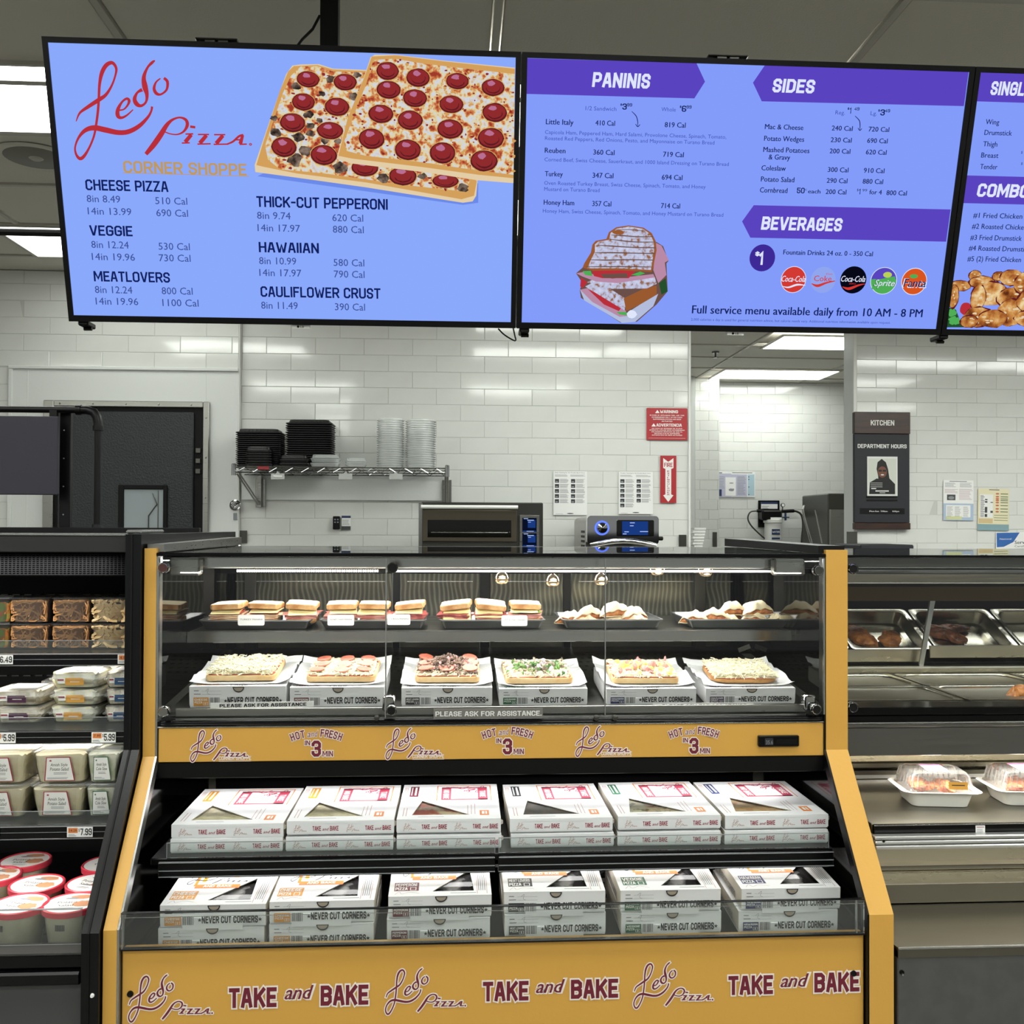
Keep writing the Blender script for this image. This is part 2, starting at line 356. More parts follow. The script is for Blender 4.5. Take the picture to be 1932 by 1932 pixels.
def dup(root, loc, rot, label, group=None):
    def cp(o, par):
        c = o.copy(); COL.objects.link(c); c.parent = par
        for k in [x for x in bpy.data.objects if x.parent == o] if o.name not in KIDS else KIDS[o.name]: cp(k, c)
        return c
    if root.name not in KIDS:
        allc = {}
        for x in bpy.data.objects:
            if x.parent: allc.setdefault(x.parent.name, []).append(x)
        def reg(o):
            KIDS[o.name] = allc.get(o.name, [])
            for k in KIDS[o.name]: reg(k)
        reg(root)
    r = cp(root, None); r.location = loc; r.rotation_euler = rot; r['label'] = label
    if group: r['group'] = group
    return r
# ------------------------------------------------------------------ the lettering of the pizza sign, as pen strokes (x right, y down)
LEDO = [
 [(115,705,6),(150,625,14),(230,565,22),(330,500,26),(400,450,20),(455,365,14),(490,270,13),(500,195,18),(462,142,22),(405,165,26),(362,240,26),(340,350,19),(333,480,17),(325,600,17),(307,740,16),(285,850,14),(240,960,14),(190,1040,20),(150,1062,22),(115,1020,16),(106,950,12),(140,860,16),(205,790,26),(290,767,34),(400,788,36),(520,812,32),(620,803,30),(720,750,26),(800,670,18),(835,610,14),(845,562,16)],
 [(530,598,10),(575,588,10),(612,545,14),(624,505,20),(600,487,16),(555,520,14),(517,590,24),(516,650,28),(548,670,18),(600,648,12),(662,592,7)],
 [(872,120,8),(845,140,18),(800,190,15),(766,280,26),(776,370,38),(795,450,24),(785,520,15),(740,555,18),(697,538,30),(677,490,26),(702,430,15),(750,400,24)],
 [(958,288,18),(992,325,20),(984,400,15),(930,445,13),(886,436,22),(864,390,20),(882,330,12),(925,292,8)],
 [(785,1020,24),(860,930,34),(930,830,34),(985,742,26),(1040,690,16),(1110,668,12),(1168,690,20),(1183,740,22),(1150,800,14),(1090,830,9),(1020,825,8),(960,802,8)],
 [(1210,755,16),(1260,762,16)],
 [(1165,827,9),(1240,825,10)],[(1222,832,24),(1162,905,26)],[(1130,913,9),(1207,911,9)],
 [(1285,831,9),(1392,831,9)],[(1368,838,24),(1303,915,26)],[(1280,923,9),(1408,920,9)],
 [(1440,833,9),(1548,833,9)],[(1526,840,24),(1460,918,26)],[(1436,926,9),(1580,923,9)],
 [(1560,925,9),(1620,900,13),(1680,848,14),(1722,834,12)],[(1716,836,18),(1692,922,26)],[(1685,926,9),(1755,923,9)],[(1640,882,9),(1705,882,9)],
 [(1790,915,6),(1800,925,6),(1790,935,6),(1780,925,6),(1790,915,6)]]
def ledo(mb, pl, a0, a1, b1, mi, out=None, outw=11, d=.0004, flip=False, k=None, fat=0, part=None):
    """write it between a0 and a1, its top at b1"""
    s = (a1-a0)/(1800-95)
    if flip: f = lambda x, y: (a1-(x-95)*s, b1-(1075-y)*s)
    else: f = lambda x, y: (a0+(x-95)*s, b1-(y-115)*s)
    st = LEDO if part is None else LEDO[:part]
    if out is not None:
        for q in st: mb.ribbon(pl, q, outw+fat, d, out, f=f, n=5)
    for q in st: mb.ribbon(pl, q, fat, d*1.0+(.0003 if out is not None else 0), mi, f=f, n=5)
    return mb
def outlined(mb, pl, s, a0, a1, b, h, mi, out, d=.0004, bold=.03, ow=.05, shear=0, rot=0):
    mb.text(pl, s, a0, b, h, a1, d, out, bold, shear, rot, outer=ow)
    mb.text(pl, s, a0, b, h, a1, d+.0003, mi, bold, shear, rot)
# ================================================================== room shell
mat('tile', '#d9dad6', .09, coat=.3, noise=(3, '#d2d3cf', .35, .7), bump=(9, .02)); mat('grout', '#bfc0bc', .8)
mat('wall_paint', '#d6d8d6', .45, bump=(60, .05)); mat('ceiling_white', '#cfccc3', .85, bump=(140, .15)); mat('tbar', '#b4b1a8', .5)
emitm('lamp_panel', '#fbfff8', PANEL_STRENGTH); emitm('lamp_panel_kitchen', '#fbfff8', 5.0); emitm('lamp_panel_bright', '#fbfff8', 12.5); emitm('lamp_panel_back', '#fbfff8', 11.0); mat('floor', '#77736a', .25, noise=(4, '#6a665e', .3, .7))
steel('steel'); steel('steel_dark', '#5d5c58', .3); steel('steel_bright', '#bdbcb8', .18); mat('chrome', '#c8c8c8', .06, 1)
mat('black', '#030304', .4, spec=.25); mat('black_gloss', '#020203', .15, spec=.3); mat('black_matte', '#040404', .7, spec=.2); mat('rubber', '#050506', .6, spec=.25)
mat('white_plastic', '#dcdcd8', .35); mat('paper', '#e4e4e2', .6)
CEIL = 3.03
YM, YL, YR, YK = 6.215, 6.17, 7.0, 10.4
fl = MB(); fl.box(-7, 8, -7, 11, -.05, 0); fl.build('floor', 'floor', kind='structure')
def tile_mesh(w, h, t=.008):
    m = MB(); m.cbox(.0015, w-.0015, 0, t, .0015, h-.0015, .0015)
    me = bpy.data.meshes.new('tile'); me.from_pydata([(x, y, z) for x, y, z in m.v], [], m.f); me.materials.append(MATS['tile']); me.update(); return me
_tm = {}
def tiled(parent, org, xmin, xmax, zmin, zmax, ox, oz, tw=.308, th=.1048, holes=(), rotz=0, shift=.5):
    """running-bond tiles on a wall whose face lies at y=org; joint lattice through (ox, oz)"""
    k0 = math.floor((zmin-oz)/th); k1 = math.ceil((zmax-oz)/th)
    for k in range(k0, k1):
        z0 = max(oz+k*th, zmin); z1 = min(oz+(k+1)*th, zmax)
        if z1-z0 < .012: continue
        off = ox + (tw*shift if k % 2 else 0); j0 = math.floor((xmin-off)/tw); j1 = math.ceil((xmax-off)/tw)
        for j in range(j0, j1):
            x0 = max(off+j*tw, xmin); x1 = min(off+(j+1)*tw, xmax)
            if x1-x0 < .012: continue
            skip = False
            for (a, b, c, d) in holes:
                if x1 > a+.01 and x0 < b-.01 and z1 > c+.01 and z0 < d-.01:
                    if x0 >= a-.01 and x1 <= b+.01: skip = True
                    elif x0 < a: x1 = a
                    else: x0 = b
            if skip or x1-x0 < .012: continue
            key = (round(x1-x0, 3), round(z1-z0, 3))
            if key not in _tm: _tm[key] = tile_mesh(*key)
            o = bpy.data.objects.new('tile', _tm[key]); COL.objects.link(o); o.parent = parent
            o.location = (x0, org-.0025+random.uniform(-.0003, .0003), z0) if not rotz else (org, x0, z0)
            o.rotation_euler = (random.gauss(0, .0035), 0, random.gauss(0, .0035)+rotz)
# --- main wall
XC = WX(451, 800, YL); XE = WX(1299, 800, YM)
w = MB(); w.box(XC, XE, YM, YM+.18, 0, CEIL); wm = w.build('wall_back', 'grout', kind='structure')
ox, oz = W(868.9, 672.4, YM)
tiled(wm, YM, XC+.002, XE, 1.08, CEIL, ox, oz, holes=[])
wc = MB(); wc.cbox(XE-.004, XE+.012, YM-.016, YM+.1, 0, CEIL-.005, .003); wc.build('trim_1', 'white_plastic', kind='structure')
sp = MB(); zsp = WZ(650, 944, YM-.02); sp.cbox(WX(456, 944, YM), WX(842, 944, YM), YM-.018, YM-.001, zsp, WZ(650, 893, YM), .002)
tag(sp.build('backing_panel', 'wall_paint'), 'plain off-white backing panel on the tiled wall behind the wire shelf', 'wall panel')
# --- left wall with the door
XL0 = -5.2; zt = WZ(236, 694, YL)
w = MB(); w.box(XL0, XC, YL, YL+.22, 0, CEIL); wl_ = w.build('wall_left', 'grout', kind='structure')
tiled(wl_, YL, XL0+2.2, XC-.004, zt, CEIL, WX(94, 652, YL), WZ(94, 631, YL)-.0, tw=.320, th=.1048)
tiled(wl_, YL, XL0+2.2, WX(20, 800, YL), 1.0, zt-.001, WX(94, 652, YL), WZ(94, 631, YL), tw=.320)
fp = MB(); fp.box(WX(22, 700, YL), XC-.003, YL-.007, YL+.01, 0, zt-.01); fp.build('wall_panel', 'wall_paint', wl_)
tr = MB(); xa = WX(22, 690, YL); tr.cbox(xa-.012, XC-.004, YL-.022, YL, zt-.016, zt+.004, .003); tr.cbox(xa-.012, xa+.012, YL-.02, YL, 0, zt-.0165, .003)
tr.cbox(xa+.10, xa+.104, YL-.009, YL, 0, zt-.017, .001); tr.cbox(XC-.205, XC-.201, YL-.009, YL, 0, zt-.017, .001)
tr.build('trim_2', 'wall_paint', kind='structure')
tr = MB(); tr.cbox(XC-.003, XC+.003, YL-.006, YM+.004, 0, CEIL-.004, .001); tr.build('trim_3', 'white_plastic', kind='structure')
# door_1: steel frame, dark leaf, black-framed window
dx0, dx1, dz = WX(84, 757, YL-.02), WX(396, 757, YL-.02), WZ(240, 757, YL-.02)
d = thing('door_1', 'x', 'door', ((dx0+dx1)/2, YL-.02, 0)); del d['label']; del d['category']; d['kind'] = 'structure'
fw = .062; yb = YL-.008
mb = MB(); mb.cbox(dx0, dx0+fw, yb-.03, yb, 0, dz, .004); mb.cbox(dx1-fw*.62, dx1, yb-.03, yb, 0, dz, .004); mb.cbox(dx0+fw, dx1-fw*.62, yb-.03, yb, dz-fw*.6, dz, .004)
for i in range(5): mb.sphere((dx0+.1+i*.2, yb-.03, dz-.02), .006, 6, 4)
for i in range(4): mb.sphere((dx1-.018, yb-.03, dz-.1-i*.25), .006, 6, 4)
mb.build('door_frame', 'steel', d, world=True)
mat('door_leaf', '#202527', .42, bump=(90, .35)); mat('door_glass', '#9aa3a6', .12)
mb = MB(); mb.box(dx0+fw, dx1-fw*.62, yb-.012, yb-.002, 0, dz-fw*.6); mb.build('gasket', 'rubber', d, world=True)
lx0, lx1 = dx0+fw+.03, dx1-fw*.62-.055; lz = dz-fw*.6-.03
mb = MB(); mb.cbox(lx0, lx1, yb-.036, yb-.0125, .02, lz, .006); mb.build('door_leaf', 'door_leaf', d, world=True)
wx0, wx1, wz1 = WX(224, 915, YL-.05), WX(316, 915, YL-.05), WZ(270, 915, YL-.05); wz0 = wz1-.46
mb = MB(); f = .034
for a, b, c, e in ((wx0, wx0+f, wz0, wz1), (wx1-f*.7, wx1, wz0, wz1), (wx0+f, wx1-f*.7, wz1-f*.8, wz1), (wx0+f, wx1-f*.7, wz0, wz0+f)): mb.cbox(a, b, yb-.052, yb-.0365, c, e, .003)
mb.build('window_frame', 'rubber', d, world=True)
mb = MB(); mb.box(wx0+f, wx1-f*.7, yb-.042, yb-.037, wz0+f, wz1-f*.8)
px_ = wx0+f+.17
mb.tube([(px_+.005, yb-.046, wz1-.05), (px_+.03, yb-.046, wz1-.12), (px_-.02, yb-.046, wz1-.19), (px_-.02, yb-.046, wz1-.3)], .004, 6, 1); mb.box(px_+.035, px_+.04, yb-.045, yb-.042, wz0+f, wz1-f, 1)
mb.build('window_pane', ['door_glass', 'steel_dark'], sub(d, 'window_frame'), world=True)
mb = MB()
for i in range(3): mb.cbox(lx1+.012, lx1+.042, yb-.03, yb-.0125, dz-.32-i*.065, dz-.29-i*.065, .002)
mb.build('hinge', 'steel_dark', d, world=True)
# --- right wall
XR = WX(1613, 800, YR)
w = MB(); w.box(XR, 5.6, YR, YR+.16, 0, CEIL); wr = w.build('wall_right', 'grout', kind='structure')
tiled(wr, YR, XR+.012, 4.75, 1.08, CEIL, WX(1691, 800, YR)+0, WZ(1700, 759, YR))
w = MB(); w.box(XR-.014, XR, YR-.01, YR+.17, 0, CEIL-.003); w.build('trim_4', 'wall_paint', kind='structure')
w = MB(); w.cbox(XR-.016, XR+.011, YR-.013, YR-.0005, 0, CEIL-.004, .003); w.build('trim_5', 'white_plastic', kind='structure')
# --- kitchen behind
w = MB(); w.box(1.0, 6.5, YK, YK+.12, 0, CEIL+.2); wk = w.build('wall_kitchen', 'grout', kind='structure')
xk = WX(1357, 900, YK-.3)
tiled(wk, YK, xk-.05, WX(1640, 900, YK), 1.1, CEIL, WX(1384, 900, YK), WZ(1500, 943, YK))
w = MB(); w.box(WX(1310, 900, YK-.3), xk, YK-.3, YK, 0, CEIL); wp = w.build('wall_pier', 'grout', kind='structure')
tiled(wp, YK-.3, WX(1311, 900, YK-.3), xk-.001, 1.1, CEIL, xk-.152*2, WZ(1330, 943, YK-.3), tw=.19)
w = MB(); w.box(1.5, WX(1311, 900, YK-.36), YK-.36, YK+.02, 0, CEIL); w.build('wall_corner', 'wall_paint', kind='structure')
w = MB(); w.box(1.42, 1.5, YM+.18, YK, 0, CEIL); w.build('wall_corridor', 'wall_paint', kind='structure')
w = MB(); w.box(-5.3, 1.42, 8.6, 8.7, 0, CEIL); w.build('wall_far', 'wall_paint', kind='structure')
w = MB(); w.box(-7, -6.9, -7, 11, 0, CEIL); w.build('wall_side', 'wall_paint', kind='structure')
# --- ceiling: slab, T-bar grid, lay-in panels, lamps
CX0 = WX(137, 0, 3.05)  # a grid line runs through here
w = MB(); w.box(-7, 8, -7, 11, CEIL+.12, CEIL+.2); cl = w.build('ceiling', 'ceiling_white', kind='structure')
gx = [-1.095-1.22*k for k in range(1, 5)][::-1] + [-1.095+1.22*k for k in range(0, 8)]
gx = [x+.0 for x in gx]
gy = [3.39+.61*k for k in range(-14, 13)]
lamps = {}
def lampcell(x, y): lamps[(round(x, 2), round(y, 2))] = 1
gb = MB()
for x in gx: gb.box(x-.012, x+.012, -5.2, 10.9, CEIL-.004, CEIL+.02)
for y in gy: gb.box(gx[0], gx[-1], y-.012, y+.012, CEIL-.005, CEIL+.019)
gb.build('grid_bar', 'tbar', cl, kind='stuff')
LAMP = [(-2.84, 3.39), (-2.48+.0, 5.19)]
pm = MB(); pm.cbox(-.592, .592, -.29, .29, 0, .012, .003); me_p = pm.build('ceiling_panel', 'ceiling_white', cl); me_p.location = (-5.9, -4.9, CEIL+.004); panel_mesh = me_p.data
lit = set()
for i in range(len(gx)-1):
    for j in range(len(gy)-1):
        x, y = gx[i], gy[j]; c = (x+.61, y+.305)
        lamp = False
        if j == 14 and i in (0, 2, 3, 5, 6, 7, 8): lamp = True                      # Y 3.39 row; panels hidden by the screens are added to light the walls
        if j == 17 and i == 3: lamp = True
        if j == 16 and i in (5, 7, 8, 9): lamp = True               # 5.2 row, unseen panels added to brighten the walls
        if j in (1, 4, 7, 10) and i in (1, 3, 5, 7, 9): lamp = True     # over the shop floor, behind the camera
        if j in (21, 24) and i == 7: lamp = True
        if lamp: lit.add((i, j)); continue
        if 2 < c[1] or i in (2, 3, 4, 5, 6):
            o = bpy.data.objects.new('ceiling_panel', panel_mesh); COL.objects.link(o); o.parent = cl; o.location = (c[0], c[1], CEIL+.004)
n = 0
for (i, j) in sorted(lit):
    c = (gx[i]+.61, gy[j]+.305); n += 1
    if j == 17 and i == 3: c = (-1.87, c[1])
    if j == 21: c = (3.29, 8.09)
    if j == 24: c = (3.29, 9.82)
    if j == 14 and i == 3: c = (-1.93, 3.675)
    if j == 14 and i == 2: continue
    lab = {(3, 14): 'large ceiling light panel left of the left menu screen, nearer the camera', (3, 17): 'ceiling light panel further back, low beside the left menu screen edge',
           (7, 21): 'nearer ceiling light panel in the back kitchen, cut off by the middle menu screen', (7, 24): 'farther ceiling light panel in the back kitchen above the doorway'}.get((i, j))
    t = thing('ceiling_light', lab or 'recessed ceiling light panel hidden above the screens or outside the picture', 'ceiling light', (c[0], c[1], CEIL-.006), group=None if lab else 'ceiling lights out of sight')
    mb = MB(); mb.box(-.585, .585, -.285, .285, 0, .006); 
    mb.build('diffuser', 'lamp_panel' if j < 12 else ('lamp_panel_bright' if j in (14, 16) else 'lamp_panel_back' if j in (21, 24) else 'lamp_panel_kitchen'), t)
    mb = MB()
    for a, b, e, g in ((-.605, -.585, -.3, .3), (.585, .605, -.3, .3), (-.585, .585, -.3, -.285), (-.585, .585, .285, .3)): mb.box(a, b, e, g, -.004, .01)
    if j == 14: mb.box(-.585, .585, -.175, -.14, -.004, .006)
    mb.build('frame', 'tbar', t)
# speaker
mat('grille', '#7f7d78', .6)
t = thing('ceiling_speaker', 'round grey ceiling speaker seen left of the left menu screen', 'speaker', (WX(68, 316, 4.26), 4.26, CEIL))
mb = MB(); mb.lathe([(.0, -.004), (.125, -.004), (.13, 0)], n=32); mb.build('grille', 'grille', t, smooth=True)
mb = MB(); mb.lathe([(.13, -.002), (.16, -.006), (.17, 0)], n=32, cap=False); mb.build('rim', 'ceiling_white', t)
mb = MB(); mb.lathe([(0, -.012), (.02, -.01), (.03, -.004)], n=16); mb.build('badge', 'tbar', t)
# sprinkler
x_, z_ = W(1350, 657, 8.6)
t = thing('sprinkler', 'small sprinkler head on the back kitchen ceiling', 'sprinkler', (x_, 8.6, CEIL))
mb = MB(); mb.lathe([(.035, 0), (.03, -.012), (.008, -.014), (.008, -.05), (.028, -.052), (.028, -.056)], n=12); mb.build('body', 'steel_dark', t)
# ================================================================== menu screens
TILT = .2735; TW, TH = 1.238, .722; TX0, TY0, TZ0 = -1.0692, 2.7317, 1.45+.5605
tv_v = Vector((0, -math.sin(TILT), math.cos(TILT)))
SP = PL((TX0, TY0, TZ0), (1, 0, 0), tv_v)       # outer front plane of the three screens
def scol(name, c, s=1.0): return emitm(name, c, s)
scol('scr_blue', '#8aa9fb'); scol('scr_blue2', '#839cfa'); scol('scr_navy', '#101f5e'); scol('scr_grey', '#3d4f96'); scol('scr_purple', '#5a43bf'); scol('scr_pale', '#b9c4fa')
scol('scr_red', '#b82f3a'); scol('scr_tan', '#c0995f'); scol('scr_mid', '#6f86dd'); scol('scr_fine', '#4153b2'); scol('scr_crust', '#d3a05c'); scol('scr_crust2', '#e3cda6'); scol('scr_pep', '#8f2b2c'); scol('scr_pepdark', '#5c1c22')
scol('scr_pephi', '#b86f92'); scol('scr_black', '#060818'); scol('scr_green', '#4fae55'); scol('scr_orange', '#d9551f'); scol('scr_coke', '#d23a33'); scol('scr_white', '#dfe6fb'); scol('scr_dkgreen', '#24502c'); scol('scr_leaf', '#b9d058')
scol('scr_ham', '#b98aa6'); scol('scr_bread', '#b3bddc'); scol('scr_toast', '#9a5a30'); scol('scr_char', '#6a5048'); scol('scr_shadow', '#6c8ae8'); scol('scr_cokelight', '#8fa6ee'); scol('scr_ring', '#3d2a96')
emitramp('scr_cheese', 55, [(.34, '#a03a2a'), (.43, '#cf7a48'), (.50, '#e0cf98'), (.60, '#cfd6e6'), (.72, '#d9b066')])
emitramp('scr_meat', 60, [(.35, '#241d1c'), (.5, '#5a4a40'), (.65, '#8c7a6c')])
emitramp('scr_chicken', 34, [(.28, '#5a2a14'), (.42, '#a5602c'), (.55, '#cf9450'), (.7, '#ecd4a0')])
emitramp('scr_breadtop', 90, [(.35, '#96633c'), (.48, '#b9bcd6'), (.7, '#cfd4ee')])
mat('tv_bezel', '#020203', .45, spec=.2); mat('tv_back', '#060607', .6, spec=.2)
def C1(x, y): return 60+x/2.0553, y/2.0553
def C2(x, y): return 960+x/1.98765, 60+y/1.98765
def C3(x, y): return 480+x/3.788, 100+y/3.788
def C4(x, y): return 1000+x/6.44, 410+y/6.44
def C5(x, y): return 1400+x/3.6316, 480+y/3.6316
def CL(x, y): return 120+x/5.084, 90+y/5.084
def onS(c, pts): return [SP.px(*c(x, y)) for x, y in pts]
SCRD = -.004
def screen(i, name, label, base, draw):
    u0 = i*(TW+.003); b = .014
    t = thing(name, label, 'menu screen', SP.p(u0+TW/2, 0, -.05))
    mb = MB()
    def fb(a0, a1, c0, c1, d0, d1):
        vs = [SP.p(a, c, d) for d in (d0, d1) for c in (c0, c1) for a in (a0, a1)]
        mb.add(vs, [(0, 1, 3, 2)[::-1], (4, 5, 7, 6), (0, 1, 5, 4), (2, 6, 7, 3), (0, 4, 6, 2), (1, 3, 7, 5)], 0)
    fb(u0, u0+b, 0, TH, -.045, 0); fb(u0+TW-b, u0+TW, 0, TH, -.045, 0); fb(u0+b, u0+TW-b, 0, b+.003, -.045, 0); fb(u0+b, u0+TW-b, TH-b, TH, -.045, 0)
    mb.build('bezel', 'tv_bezel', t, world=True)
    mb = MB(); fb_ = lambda *a: None
    vs = [SP.p(a, c, dd) for dd in (-.052, -.0046) for c in (b, TH-b) for a in (u0+b, u0+TW-b)]
    mb.add(vs, [(0, 2, 3, 1), (4, 5, 7, 6), (0, 1, 5, 4), (2, 6, 7, 3), (0, 4, 6, 2), (1, 3, 7, 5)]); 
    vs = [SP.p(a, c, dd) for dd in (-.085, -.052) for c in (.12, TH-.2) for a in (u0+.2, u0+TW-.2)]
    mb.add(vs, [(0, 2, 3, 1), (4, 5, 7, 6), (0, 1, 5, 4), (2, 6, 7, 3), (0, 4, 6, 2), (1, 3, 7, 5)])
    mb.build('housing', 'tv_back', t, world=True)
    mb = MB(); mb.rect(SP, u0+b, u0+TW-b, b+.003, TH-b, SCRD); mb.build('display', base, t, world=True)
    # bottom sensor tab with its maker's mark
    mb = MB(); uc = u0+TW/2+.015
    vs = [SP.p(a, c, dd) for dd in (-.03, -.006) for c in (-.010, 0) for a in (uc-.024, uc+.024)]
    mb.add(vs, [(0, 2, 3, 1), (4, 5, 7, 6), (0, 1, 5, 4), (2, 6, 7, 3), (0, 4, 6, 2), (1, 3, 7, 5)], 0)
    mb.disc(SP, uc-.008, -.005, .0035, d=-.0055, mi=1); mb.text(SP, 'LG', uc-.002, -.008, .0055, uc+.008, -.0055, 1, .02)
    mb.build('sensor_tab', ['white_plastic', 'black'], t, world=True)
    SD.D0 = SCRD+.0003; draw(t, u0); return t
class SD:
    """collects prints on a screen, layered towards the viewer"""
    D0 = SCRD+.0003
    def __init__(s): SD.D0 += .00006; s.mb = MB(); s.mats = []; s.d = SD.D0
    def mi(s, m):
        if m not in s.mats: s.mats.append(m)
        return s.mats.index(m)
    def P(s, c, pts, m): s.d += .00001; s.mb.poly(SP, onS(c, pts), s.d, s.mi(m))
    def D(s, c, x, y, rx, ry, m, jit=0, n=20, a0=0, a1=2*PI):
        s.d += .00001; u, v = SP.px(*c(x, y)); u2, _ = SP.px(*c(x+rx, y)); _, v2 = SP.px(*c(x, y-ry))
        s.mb.disc(SP, u, v, abs(u2-u), abs(v2-v), s.d, s.mi(m), n, jit, a0, a1)
    def T(s, c, st, x0, x1, y, h, m, bold=0, shear=0):
        s.d += .000002; u0, v0 = SP.px(*c(x0, y)); u1 = SP.px(*c(x1, y))[0] if x1 else None; _, v1 = SP.px(*c(x0, y-h))
        s.mb.text(SP, st, u0, v0, abs(v1-v0), u1, s.d, s.mi(m), bold, shear)
    def R(s, c, pts, m, f=1.0):
        s.d += .00001; q = []
        for x, y, w_ in pts:
            u, v = SP.px(*c(x, y)); u2, _ = SP.px(*c(x+w_, y)); q.append((u, v, abs(u2-u)*f))
        s.mb.ribbon(SP, q, 0, s.d, s.mi(m), 6)
    def out(s, name, t):
        SD.D0 = s.d; return s.mb.build(name, s.mats, t, world=True)
def draw1(t, u0):
    L = SD()
    for q in LEDO: L.R(CL, q, 'scr_red', 1.45)
    L.out('script_logo', t)
    A = SD(); nv, gr = 'scr_navy', 'scr_grey'
    A.T(C1, 'CORNER SHOPPE', 355, 832, 669, 46, 'scr_tan', .02); A.P(C1, [(350, 668), (842, 682), (842, 684.5), (350, 670.5)], 'scr_tan')
    for s_, a, b, y, h in (('CHEESE PIZZA', 208, 528, 737, 42), ('VEGGIE', 224, 390, 913, 40), ('MEATLOVERS', 240, 535, 1091, 40), ('THICK-CUT PEPPERONI', 871, 1380, 802, 42), ('HAWAIIAN', 880, 1113, 978, 40), ('CAULIFLOWER CRUST', 887, 1352, 1151, 41)):
        A.T(C1, s_, a, b, y, h, nv, .022)
    for s_, a, b, y in (('8in 8.49', 212, 342, 783), ('510 Cal', 478, 602, 791), ('14in 13.99', 216, 385, 831), ('690 Cal', 482, 605, 838), ('8in 12.24', 230, 375, 961), ('530 Cal', 491, 612, 968), ('14in 19.96', 232, 399, 1008), ('730 Cal', 492, 615, 1013),
                        ('8in 12.24', 244, 389, 1136), ('800 Cal', 503, 623, 1141), ('14in 19.96', 247, 412, 1181), ('1100 Cal', 506, 646, 1187), ('8in 9.74', 873, 1003, 848), ('620 Cal', 1165, 1285, 857), ('14in 17.97', 875, 1040, 896), ('880 Cal', 1167, 1287, 902),
                        ('8in 10.99', 881, 1025, 1024), ('580 Cal', 1170, 1289, 1031), ('14in 17.97', 882, 1045, 1070), ('790 Cal', 1171, 1290, 1076), ('8in 11.49', 889, 1031, 1197), ('390 Cal', 1175, 1292, 1203)):
        A.T(C1, s_, a, b, y, 27, gr, .004)
    A.out('lettering', t)
    P = SD(); c = C3
    def spots(poly, n, m, r, seed):
        rd = random.Random(seed); xs = [p[0] for p in poly]; ys = [p[1] for p in poly]
        def inside(x, y):
            k = False; j = len(poly)-1
            for i in range(len(poly)):
                if (poly[i][1] > y) != (poly[j][1] > y) and x < (poly[j][0]-poly[i][0])*(y-poly[i][1])/(poly[j][1]-poly[i][1])+poly[i][0]: k = not k
                j = i
            return k
        while n:
            x, y = rd.uniform(min(xs), max(xs)), rd.uniform(min(ys), max(ys))
            if inside(x, y): P.D(c, x, y, rd.uniform(r*.4, r), rd.uniform(r*.3, r*.8), m, .35, 7); n -= 1
    # back pizza
    P.P(c, [(20, 880), (1490, 1085), (1600, 1070), (1600, 930), (1000, 900), (60, 860)], 'scr_shadow')
    P.P(c, [(5, 850), (0, 800), (170, 300), (225, 150), (270, 88), (330, 80), (460, 78), (560, 110), (820, 120), (1595, 910), (1585, 1020), (1560, 1060), (1490, 1070), (800, 960), (300, 890)], 'scr_crust2')
    P.P(c, [(12, 800), (60, 640), (180, 270), (240, 130), (280, 92), (450, 84), (560, 116), (820, 128), (1590, 915), (1570, 1020), (1480, 1045), (800, 925), (300, 860), (60, 812)], 'scr_crust')
    inner = [(95, 760), (75, 660), (200, 290), (260, 160), (330, 95), (450, 92), (560, 130), (820, 140), (1540, 915), (1500, 990), (1100, 945), (500, 860), (180, 830)]
    P.P(c, inner, 'scr_cheese')
    spots(inner, 120, 'scr_pep', 16, 3); spots(inner, 70, 'scr_crust', 14, 4)
    for x, y, r in ((300, 240, 34), (545, 190, 34), (735, 155, 28), (480, 290, 26), (705, 310, 34), (385, 440, 34), (465, 480, 24), (400, 520, 32), (155, 570, 44), (140, 465, 26), (310, 600, 42), (365, 700, 50), (290, 765, 56), (505, 625, 34), (620, 820, 54), (400, 575, 30), (600, 630, 26), (920, 890, 44), (1200, 880, 30), (1490, 965, 42)):
        P.D(c, x, y, r, r*.75, 'scr_meat', .3, 11)
    def pep(x, y, rx, ry, hi=True):
        P.D(c, x, y, rx+5, ry+5, 'scr_crust', .03); P.D(c, x, y, rx, ry, 'scr_pepdark', .03); P.D(c, x, y-3, rx*.9, ry*.86, 'scr_pep', .02)
        P.D(c, x+rx*.02, y+ry*.1, rx*.62, ry*.6, 'scr_pepdark', .05); P.D(c, x, y-ry*.02, rx*.6, ry*.58, 'scr_pep', .05)
        if hi: P.D(c, x-rx*.15, y-ry*.48, rx*.34, ry*.28, 'scr_pephi', .25, 9)
    for x, y, rx, ry in ((383, 188, 82, 58), (648, 208, 82, 60), (350, 350, 82, 62), (590, 385, 88, 66), (272, 498, 90, 68), (540, 555, 94, 62), (210, 672, 90, 72), (495, 730, 94, 72), (790, 820, 96, 62), (1060, 880, 98, 66), (1365, 915, 94, 48)): pep(x, y, rx, ry)
    # front pizza
    P.P(c, [(595, 760), (600, 700), (665, 480), (780, 180), (830, 30), (860, 12), (1010, 12), (1360, 55), (1862, 105), (1852, 930), (1600, 910), (1200, 850), (700, 790)], 'scr_crust2')
    P.P(c, [(600, 735), (665, 470), (785, 175), (838, 25), (1010, 16), (1360, 60), (1862, 112), (1852, 895), (1600, 870), (1200, 815), (700, 755)], 'scr_crust')
    inner = [(660, 700), (640, 640), (720, 420), (800, 220), (850, 50), (1000, 40), (1200, 75), (1500, 110), (1860, 150), (1853, 870), (1600, 840), (1200, 780), (800, 735)]
    P.P(c, inner, 'scr_cheese'); spots(inner, 190, 'scr_pep', 13, 5); spots(inner, 130, 'scr_crust', 16, 6)
